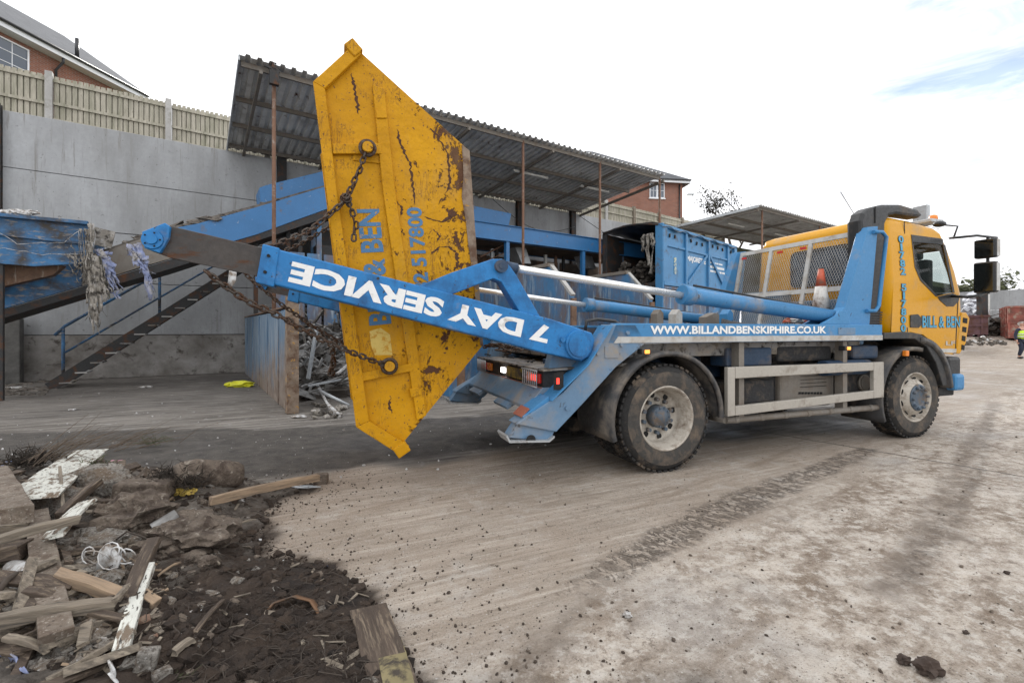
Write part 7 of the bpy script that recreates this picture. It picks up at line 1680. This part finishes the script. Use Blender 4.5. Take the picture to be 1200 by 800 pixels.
block(97, 742, (.10, .06, .045), .3, 'brick_l', 'broken brown brick end beside the dusty plank'); block(172, 790, (.07, .055, .09), .4, 'conc_lump', 'dark chipped block half buried at the bottom of the heap', 'block', 'broken_block', .02, .2)
block(376, 566, (.12, .10, .10), .2, 'stone', 'squarish brown stone at the end of the tan batten', 'stone', 'stone', .0); block(190, 800, (.06, .05, .06), .9, 'conc_lump', 'pale chipped block beside the dark one', 'block', 'broken_block')
# log and root clump
A, B = hp_(205, 572, .08), hp_(262, 568, .08); B = A+(B-A).normalized()*.42+Vector((0, .05, 0)); mb = MB(); mb.tube([A+(B-A)*f+Vector((0, 0, .02*math.sin(f*5))) for f in (0, .1, .3, .5, .7, .9, 1)], [.09, .105, .11, .10, .11, .10, .07], 16); o = link('log', mb, 'stone'); tag(o, 'stubby brown log lying behind the heap', 'log')
def brush(name, label, cat, c, r, n, L, th, mt, seed, flat=.5, dirv=None, spread=1.):
    rnd = random.Random(seed); mb = MB()
    for k in range(n):
        p = c+Vector((rnd.gauss(0, r), rnd.gauss(0, r*.6), abs(rnd.gauss(0, r*flat))))
        d = Vector((rnd.uniform(-1, 1), rnd.uniform(-1, 1), rnd.uniform(-.2, 1)))*spread+(dirv or Vector((0, 0, 0))); d.normalize(); q = p+d*L*rnd.uniform(.4, 1); m_ = (p+q)/2+Vector((rnd.uniform(-.1, .1), rnd.uniform(-.1, .1), rnd.uniform(0, .1)))*L
        mb.tube([p, m_, q], [th, th*.7, th*.35], 4, False)
    o = link(name, mb, mt); tag(o, label, cat); return o
brush('root_clump', 'dark tangled root clump behind the stones', 'roots', hp_(208, 576, .05), .085, 520, .12, .004, 'root', 2)
brush('root_clump', 'dark matted roots under the end of the white board', 'roots', hp_(34, 556, .08), .09, 420, .11, .004, 'root', 3)
brush('twig_bundle', 'spray of straight brown twigs fanning up behind the white board', 'twigs', hp_(48, 556, .10), .09, 30, .5, .0035, 'twig_pale', 5, .3, Vector((.9, .6, .62)), .34)
brush('twig_bundle', 'long thin branches trailing right from the heap onto the wet ground', 'twigs', G(128, 526, .04), .26, 46, .6, .0035, 'twig_pale', 6, .15, Vector((1, .5, .10)), .5)
brush('weed_tuft', 'small green weeds growing at the back of the heap', 'weeds', G(178, 520, .03), .10, 70, .12, .003, 'leaf', 7, .3); brush('moss_tuft', 'mossy clump under the white board edge', 'moss', hp_(112, 560, .05), .08, 160, .09, .004, 'leaf', 8, .4)
brush('grass_tuft', 'tiny green grass tuft at the bottom of the heap', 'grass tuft', hp_(208, 800, .0), .02, 40, .06, .0015, 'leaf', 9, .3)
# tin, wires, curls, cable, bags
p = hp_(180, 632, .05); dvec = Vector((.55, .62, .35)).normalized(); mb = MB(); u = dvec.orthogonal().normalized(); w_ = dvec.cross(u); vs = []
for r_, s_ in ((.055, 0), (.055, .13), (.050, .13), (.050, .01)):
    for k in range(20): t = k/20*6.2832; vs.append(p+dvec*s_+(u*math.cos(t)+w_*math.sin(t)*.85)*r_)
mb.add(vs, [(i*20+k, i*20+(k+1) % 20, (i+1)*20+(k+1) % 20, (i+1)*20+k) for i in range(3) for k in range(20)], True); o = link('rusty_tin', mb, 'scrap'); tag(o, 'open rusty tin lying on its side between the boulders', 'tin')
mb = MB(); rnd = random.Random(15)
for k in range(5):
    c = hp_(100+k*12, 672, .07+.02*rnd.random()); r_ = rnd.uniform(.04, .07); tl = rnd.uniform(-.6, .6)
    mb.tube([c+Vector((math.cos(t)*r_, math.sin(t)*r_*math.sin(tl), math.sin(t)*r_*math.cos(tl)))+Vector((.004*i, 0, 0)) for i, t in enumerate([j/10*6.28*.85 for j in range(11)])], .0035, 6)
o = link('curled_wire', mb, 'plastic_w'); tag(o, 'loops of white cable curling above the splintered beam', 'cable')
c = hp_(122, 672, .03); mb = MB(); mb.ribbon([c+Vector((-.05, .02, .02)), c+Vector((0, .03, .05)), c+Vector((.05, .02, .0))], [.10, .12, .07], Vector((0, .3, 1)).normalized(), .003, .01); o = link('plastic_sheet', mb, 'plastic_w'); tag(o, 'torn grey-white plastic sheet inside the cable loops', 'plastic')
p0, p1 = hp_(14, 674, .04), hp_(46, 682, .04); mb = MB(); mb.tube([p0, p0.lerp(p1, .5), p1], [.035, .04, .035], 12); o = link('silver_tube', mb, 'plastic_w'); tag(o, 'crushed silvery tube lying left of the dusty plank', 'tube')
p0, p1 = hp_(14, 700, .03), hp_(28, 684, .03); mb = MB(); mb.tube([p0, p0.lerp(p1, .5), p1], .02, 10); o = link('plastic_bottle', mb, 'plastic_w'); tag(o, 'small crushed clear bottle at the left of the heap', 'bottle')
mb = MB(); p0 = hp_(-5, 712, .05); p1 = hp_(20, 690, .07); p2 = hp_(42, 676, .09); mb.tube([p0, p0.lerp(p1, .5)+Vector((0, 0, .02)), p1, p1.lerp(p2, .5)+Vector((0, 0, -.03)), p2], [.012, .013, .01, .008, .006], 6); o = link('bent_branch', mb, 'twig'); tag(o, 'bent brown branch curling over the crushed tube', 'branch')
mb = MB(); P_ = [hp_(104, 740, .02), hp_(117, 757, .03), hp_(126, 776, .02), hp_(134, 800, .03), hp_(138, 815, .03)]; mb.ribbon([p_+Vector((random.uniform(-.01, .01), random.uniform(-.01, .01), random.uniform(-.01, .012))) for a_, b_ in zip(P_, P_[1:]) for p_ in (a_, a_.lerp(b_, .33), a_.lerp(b_, .66))], [.012, .02, .03, .02, .04, .03, .045, .03, .06, .035, .06, .05], None, .003, .009); o = link('torn_film', mb, 'plastic_w'); tag(o, 'twisted strip of dirty white film running down to the bottom of the heap', 'plastic film')
mb = MB(); P_ = [hp_(-5, 772, .03), hp_(12, 780, .04), hp_(24, 792, .03), hp_(40, 806, .03)]; mb.ribbon([p_+Vector((random.uniform(-.01, .01), random.uniform(-.01, .01), random.uniform(-.01, .012))) for a_, b_ in zip(P_, P_[1:]) for p_ in (a_, a_.lerp(b_, .33), a_.lerp(b_, .66))], [.03, .04, .02, .05, .03, .05, .03, .05, .06], None, .003, .009); o = link('torn_film', mb, 'cloth_b'); tag(o, 'crumpled blue and white packaging at the bottom left corner', 'packaging')
rnd = random.Random(19)
for k, lab in enumerate(('thin brown cable looping out of the rubble before the boulder', 'thin brown cable curling behind the cable loops', 'thin cable arching over the concrete lump', 'thin dark cable near the open tin')):
    mb = MB(); a_ = hp_(rnd.uniform(85, 160), rnd.uniform(600, 660), .07); b_ = a_+Vector((rnd.uniform(.1, .3), rnd.uniform(-.1, .1), rnd.uniform(-.04, .02))); mb.tube([a_, a_.lerp(b_, .3)+Vector((0, 0, .05)), a_.lerp(b_, .7)+Vector((0, 0, .03)), b_], .005, 5); o = link('loose_cable', mb, 'twig'); tag(o, lab, 'cable')
mb = MB(); c = hp_(139, 578, .08); mb.tube([c+Vector((math.cos(t)*.05, 0, math.sin(t)*.04)) for t in [j/10*4.2 for j in range(11)]], .011, 8); o = link('pipe_offcut', mb, 'plastic_w'); tag(o, 'curved white pipe offcut above the boulder', 'pipe')
mb = MB(); mb.blob(hp_(124, 607, .05), .028, 5, .4, 2, (.8, .8, 1.4)); o = link('foil_scrap', mb, 'cloth_b'); tag(o, 'blue and green foil scrap by the boulder', 'foil')
mb = MB(); 
for k in range(7): mb.blob(hp_(203+k*4, 582+(k % 2)*3, .05), .025, k, .4, 2, (1.2, 1, .8))
o = link('yellow_rag', mb, 'gold'); tag(o, 'dull yellow rag lying before the root clump', 'rag')
for i, (px, py, mt, r, lab, nm, ct) in enumerate(((182, 602, 'gold', .022, 'flat yellow leaf on the boulder slope', 'dead_leaf', 'leaf'), (168, 634, 'gold', .018, 'orange leaf beside the open tin', 'dead_leaf', 'leaf'), (430, 755, 'gold', .018, 'orange leaf against the weathered board', 'dead_leaf', 'leaf'), (134, 542, 'pink', .05, 'pink wrapper on the wet ground behind the heap', 'wrapper', 'wrapper'), (10, 546, 'cloth_b', .07, 'pale lilac plastic at the back left of the heap', 'wrapper', 'wrapper'), (84, 690, 'bluebit', .022, 'bright blue plastic bit under the splintered beam', 'plastic_bit', 'plastic'), (385, 664, 'bluebit', .012, 'tiny blue cap on the slab beside the heap', 'plastic_bit', 'plastic'), (230, 712, 'plastic_w', .014, 'white shard on the dark soil left of centre', 'plastic_shard', 'plastic'), (274, 662, 'plastic_w', .018, 'torn white paper on the soil below the boulder', 'paper_scrap', 'paper'), (282, 588, 'plastic_w', .028, 'crumpled white plastic under the tan batten', 'plastic_shard', 'plastic'), (320, 770, 'plastic_w', .010, 'small white shard near the bottom of the soil', 'plastic_shard', 'plastic'), (332, 660, 'plastic_w', .013, 'white fragment near the right edge of the soil', 'plastic_shard', 'plastic'), (294, 590, 'plastic_w', .018, 'second white crumple under the tan batten', 'plastic_shard', 'plastic'))):
    mb = MB(); mb.blob(hp_(px, py, r*.3), r, i*3+2, .4, 2, (1.2, .9, .35), 1.6, i); o = link(nm, mb, mt); tag(o, lab, ct)
# arch of bark
mb = MB(); P_ = [hp_(308, 724, .0), hp_(322, 716, .045), hp_(345, 712, .06), hp_(365, 714, .045), hp_(378, 722, .0)]; mb.ribbon(P_, .045, Vector((.1, 1, -.5)).normalized(), .004, .003); o = link('curved_bark', mb, mat('bark', (.17, .09, .045), .7, layers=((GRIME, .3, 8, .06),))); tag(o, 'curved strip of brown bark arching over the soil', 'bark')
# debris beside the batten end
mb = MB(); rnd = random.Random(25)
for k in range(6): a_ = hp_(338+k*4, 572+k % 3, .02); mb.tube([a_, a_+Vector((.12, -.02+.01*k, .0))], .006, 6)
o = link('steel_rods', mb, 'galv'); tag(o, 'few short grey rods lying under the tan batten', 'rods')
# mud clods on the slab
for i, (px, py, r, lab) in enumerate(((1088, 788, .042, 'largest dark mud clod on the slab at lower right'), (1058, 776, .024, 'smaller mud clod just left of the largest one'), (735, 722, .018, 'white pebble on the slab below the tyre track'), (888, 735, .0, ''), (1180, 672, .014, 'small dark clod on the wet slab near the right edge'), (1132, 742, .012, 'small dark clod above the largest mud clod'))):
    if r == 0: continue
    g = G(px, py); mb = MB(); mb.blob(g+Vector((0, 0, r*.5)), r, i+60, .35, 3, (1.2, 1, .8), 2.2); o = link('pebble' if 'pebble' in lab else 'mud_clod', mb, 'plastic_w' if 'pebble' in lab else mat('mud_clod', (.06, .04, .03), .9, layers=(((.03, .02, .015), .4, 9, .08),), bump=.8)); tag(o, lab, 'pebble' if 'pebble' in lab else 'mud clod')
for k, (a, b, wd, th, mt, lab) in enumerate((((20, 585), (60, 560), .04, .03, 'wood', 'grey batten end poking out behind the dusty timber block'), ((52, 640), (100, 648), .05, .03, 'wood_dark', 'short wet board right of the dusty plank'), ((-10, 690), (30, 706), .04, .03, 'wood_dark', 'dark stick at the left edge beside the crushed tube'), ((96, 630), (138, 612), .03, .02, 'wood', 'grey splinter of board beside the earthy boulder'), ((104, 715), (160, 728), .035, .02, 'wood_dark', 'dark lath before the splintered beam'), ((10, 744), (60, 760), .03, .02, 'wood', 'grey lath lying on pale rubble near the bottom left'), ((130, 560), (170, 548), .03, .02, 'wood_dark', 'dark lath at the back of the heap behind the masonry block'), ((262, 620), (300, 606), .015, .012, 'wood', 'thin grey stick on the soil right of the flat boulder'), ((230, 735), (262, 700), .018, .012, 'wood_dark', 'dark stick on the soil left of the curved bark'))):
    plank(a, b, wd, th, mt, lab, za=.04+.02*(k % 3), zb=.03+.02*(k % 2))
rnd = random.Random(123)
def timber(mb, g, rnd):
    a = rnd.uniform(0, 6.28); L = rnd.uniform(.10, .38); d = Vector((math.cos(a), math.sin(a), rnd.uniform(-.12, .35)))*L/2; c = g+Vector((0, 0, rnd.uniform(.02, .07))); mb.bar(c-d, c+d, rnd.uniform(.02, .07), rnd.uniform(.010, .03), rnd.uniform(-.5, .5))
# small chips, splinters and fibres through the whole heap
rnd = random.Random(99)
def scatter(name, label, cat, n, mt, fn, cond):
    mb = MB(); k = 0
    while k < n:
        px, py = rnd.uniform(-40, 500), rnd.uniform(548, 815)
        if not cond(px, py, rnd): continue
        g = G(px, py)
        if float(poly_sd(g.x, g.y, MPOLY)) < .0: continue
        g.z = float(mound(g.x, g.y)); fn(mb, g, rnd); k += 1
    o = link(name, mb, mt); tag(o, label, cat, kind='stuff')
def splinter(mb, g, rnd):
    a = rnd.uniform(0, 6.28); L = rnd.uniform(.02, .12); d = Vector((math.cos(a), math.sin(a), rnd.uniform(-.15, .45)))*L/2; c = g+Vector((0, 0, .018)); mb.bar(c-d, c+d, rnd.uniform(.004, .018), rnd.uniform(.003, .010), rnd.random())
def fibre(mb, g, rnd):
    a = rnd.uniform(0, 6.28); L = rnd.uniform(.03, .12); d = Vector((math.cos(a), math.sin(a), .2))*L/2; c = g+Vector((0, 0, .02)); mb.tube([c-d, c+Vector((rnd.uniform(-.02, .02), rnd.uniform(-.02, .02), .015)), c+d], rnd.uniform(.0012, .0028), 4, False)
def lump(r0, r1):
    def f(mb, g, rnd): mb.blob(g+Vector((0, 0, .01)), r0+(r1-r0)*rnd.random()**2, rnd.randint(0, 999), .4, 1, (1.2, 1, .8))
    return f
left = lambda px, py, r: r.random() < (1 if px < 190 else .16)
hl = lambda a, b, r: a < 150 and r.random() < (1 if a < 110 else .4)
scatter('broken_timber', 'small broken timber pieces buried through the left of the heap', 'broken timber', 60, 'wood', timber, hl)
scatter('dark_timber', 'dark rotten timber pieces buried through the left of the heap', 'broken timber', 60, 'wood_dark', timber, hl)
scatter('rubble_chunks', 'chunks of broken concrete filling the left of the heap', 'rubble', 150, 'conc_lump', lump(.025, .085), lambda a, b, r: a < 170 and r.random() < (1 if a < 130 else .3))
scatter('stone_chunks', 'earthy stones filling the middle of the heap', 'stones', 130, 'stone', lump(.02, .07), lambda a, b, r: 60 < a < 250 and b < 700)
scatter('wood_splinters', 'grey and brown splinters strewn over the rubble', 'splinters', 420, 'wood', splinter, left)
scatter('pale_splinters', 'pale tan wood chips strewn over the rubble', 'wood chips', 70, 'wood_tan', splinter, lambda a, b, r: a < 200)
scatter('root_fibres', 'thin dark root fibres over the soil heap', 'roots', 700, 'twig', fibre, lambda a, b, r: True)
scatter('rubble_lumps', 'small concrete and mortar lumps through the left of the heap', 'rubble', 420, 'conc_lump', lump(.008, .045), lambda a, b, r: r.random() < (1 if a < 150 else .10))
scatter('earth_lumps', 'brown earth lumps through the middle of the heap', 'earth', 420, 'stone', lump(.006, .034), lambda a, b, r: r.random() < (1 if a < 270 else .25))
scatter('soil_lumps', 'larger dark clods of soil across the heap', 'soil', 900, SM, lump(.006, .042), lambda a, b, r: a > 120)
scatter('brick_crumbs', 'orange brick crumbs between the planks', 'brick crumbs', 60, 'brick_l', lump(.006, .03), lambda a, b, r: 70 < a < 190 and b > 690)
scatter('white_flecks', 'white flecks of plastic and plaster in the heap', 'litter', 90, 'plastic_w', lump(.003, .012), lambda a, b, r: True)
# ------------------------------------------------------------------ person
def skinned(name, joints, edges, rad, mt, parent, sub=2):
    me = bpy.data.meshes.new(name); me.from_pydata([Vector(j) for j in joints], edges, []); o = bpy.data.objects.new(name, me); COL.objects.link(o)
    m = o.modifiers.new('skin', 'SKIN'); m.use_smooth_shade = True
    for i, r_ in enumerate(rad): me.skin_vertices[0].data[i].radius = (r_, r_) if not isinstance(r_, tuple) else r_
    me.skin_vertices[0].data[0].use_root = True
    s_ = o.modifiers.new('sub', 'SUBSURF'); s_.levels = sub; s_.render_levels = sub; me.materials.append(M[mt])
    if parent is not None: o.parent = parent
    return o
pg = G(1197, 420); PX, PY = pg.x, pg.y
ps_ = thing('person', 'grey-haired person in yellow hi-vis vest and dark trousers walking at the right edge', 'person', (PX, PY, 0), R(0))
# local frame of the person: x right, -y towards the camera
J = [(0, 0, .92), (0, 0, 1.1), (0, .01, 1.30), (0, 0, 1.42), (0, -.01, 1.50), (0, -.02, 1.60), (-.20, 0, 1.37), (-.30, .0, 1.10), (-.33, -.10, .86), (-.33, -.13, .78), (.20, 0, 1.37), (.29, .04, 1.10), (.30, .0, .86), (.30, -.02, .78), (-.10, 0, .88), (-.13, -.12, .50), (-.14, -.02, .09), (-.14, -.16, .05), (.10, 0, .88), (.12, .06, .50), (.13, .24, .12), (.13, .12, .05)]
E = [(0, 1), (1, 2), (2, 3), (3, 4), (4, 5), (3, 6), (6, 7), (7, 8), (8, 9), (3, 10), (10, 11), (11, 12), (12, 13), (0, 14), (14, 15), (15, 16), (16, 17), (0, 18), (18, 19), (19, 20), (20, 21)]
RD = [.13, .13, .15, .08, .055, .085, .06, .045, .034, .03, .06, .045, .034, .03, .085, .06, .04, .04, .085, .06, .04, .04]
body = skinned('body', J, E, RD, 'skin', ps_)
skinned('head', [(0, -.02, 1.56), (0, -.025, 1.62), (0, -.02, 1.68)], [(0, 1), (1, 2)], [.07, .088, .07], 'skin', ps_)
for s_ in (-1, 1):
    base = Vector((.33*s_ if s_ < 0 else .30, -.14 if s_ < 0 else -.03, .77))
    for k in range(4): skinned('finger', [base+Vector((0, (k-1.5)*.02, 0)), base+Vector((0, (k-1.5)*.022, -.05)), base+Vector((-.01*s_, (k-1.5)*.022-.01, -.085+.006*abs(k-1)))], [(0, 1), (1, 2)], [.010, .009, .007], 'skin', body, 1)
    skinned('thumb', [base+Vector((0, -.03, .0)), base+Vector((0, -.055, -.03)), base+Vector((0, -.06, -.05))], [(0, 1), (1, 2)], [.011, .010, .008], 'skin', body, 1)
skinned('trousers', [(0, 0, .95), (-.10, 0, .86), (-.13, -.12, .50), (-.14, -.03, .13), (.10, 0, .86), (.12, .06, .50), (.13, .22, .15)], [(0, 1), (1, 2), (2, 3), (0, 4), (4, 5), (5, 6)], [.15, .11, .082, .072, .11, .082, .072], 'navycloth', ps_)
skinned('jacket', [(0, 0, 1.0), (0, .01, 1.25), (0, 0, 1.40), (-.20, 0, 1.37), (-.30, 0, 1.10), (-.33, -.10, .88), (.20, 0, 1.37), (.29, .04, 1.10), (.30, 0, .88)], [(0, 1), (1, 2), (2, 3), (3, 4), (4, 5), (2, 6), (6, 7), (7, 8)], [.15, .165, .09, .075, .06, .05, .075, .06, .05], 'navycloth', ps_)
vst = skinned('vest', [(0, 0, .90), (0, 0, 1.08), (0, .0, 1.26), (-.10, 0, 1.38), (.10, 0, 1.38)], [(0, 1), (1, 2), (2, 3), (2, 4)], [(.23, .18), (.23, .18), (.235, .19), (.13, .12), (.13, .12)], 'hivis', ps_)
mb = MB(Matrix.Translation((PX, PY, 0))); 
for z in (1.02, 1.14): mb.lathe([(.232, z), (.234, z+.025), (.232, z+.05)], 24, axis='Z')
link('reflective_band', mb, 'reflect', vst)
skinned('hair', [(0, .01, 1.66), (0, .02, 1.70), (0, .03, 1.64)], [(0, 1), (0, 2)], [.082, .075, .07], 'hair', ps_)
mb = MB(Matrix.Translation((PX, PY, 0)))
for s_ in (-1, 1): mb.blob((.032*s_, -.105, 1.635), .012, 1, .02, 2); 
link('eye', mb, 'hole', body)
mb = MB(Matrix.Translation((PX, PY, 0))); mb.blob((0, -.118, 1.605), .018, 1, .02, 2, (.8, 1, 1.3)); mb.blob((-.09, -.01, 1.62), .02, 1, .02, 2, (.5, 1, 1.4)); mb.blob((.09, -.01, 1.62), .02, 1, .02, 2, (.5, 1, 1.4)); link('nose', mb, 'skin', body)
for s_, a_ in ((-1, (-.14, -.02)), (1, (.13, .20))): 
    mb = MB(Matrix.Translation((PX, PY, 0))); mb.blob((a_[0], a_[1]-.05, .05), .07, 2, .04, 2, (.8, 1.9, .75)); link('boot', mb, 'black_pl', ps_)
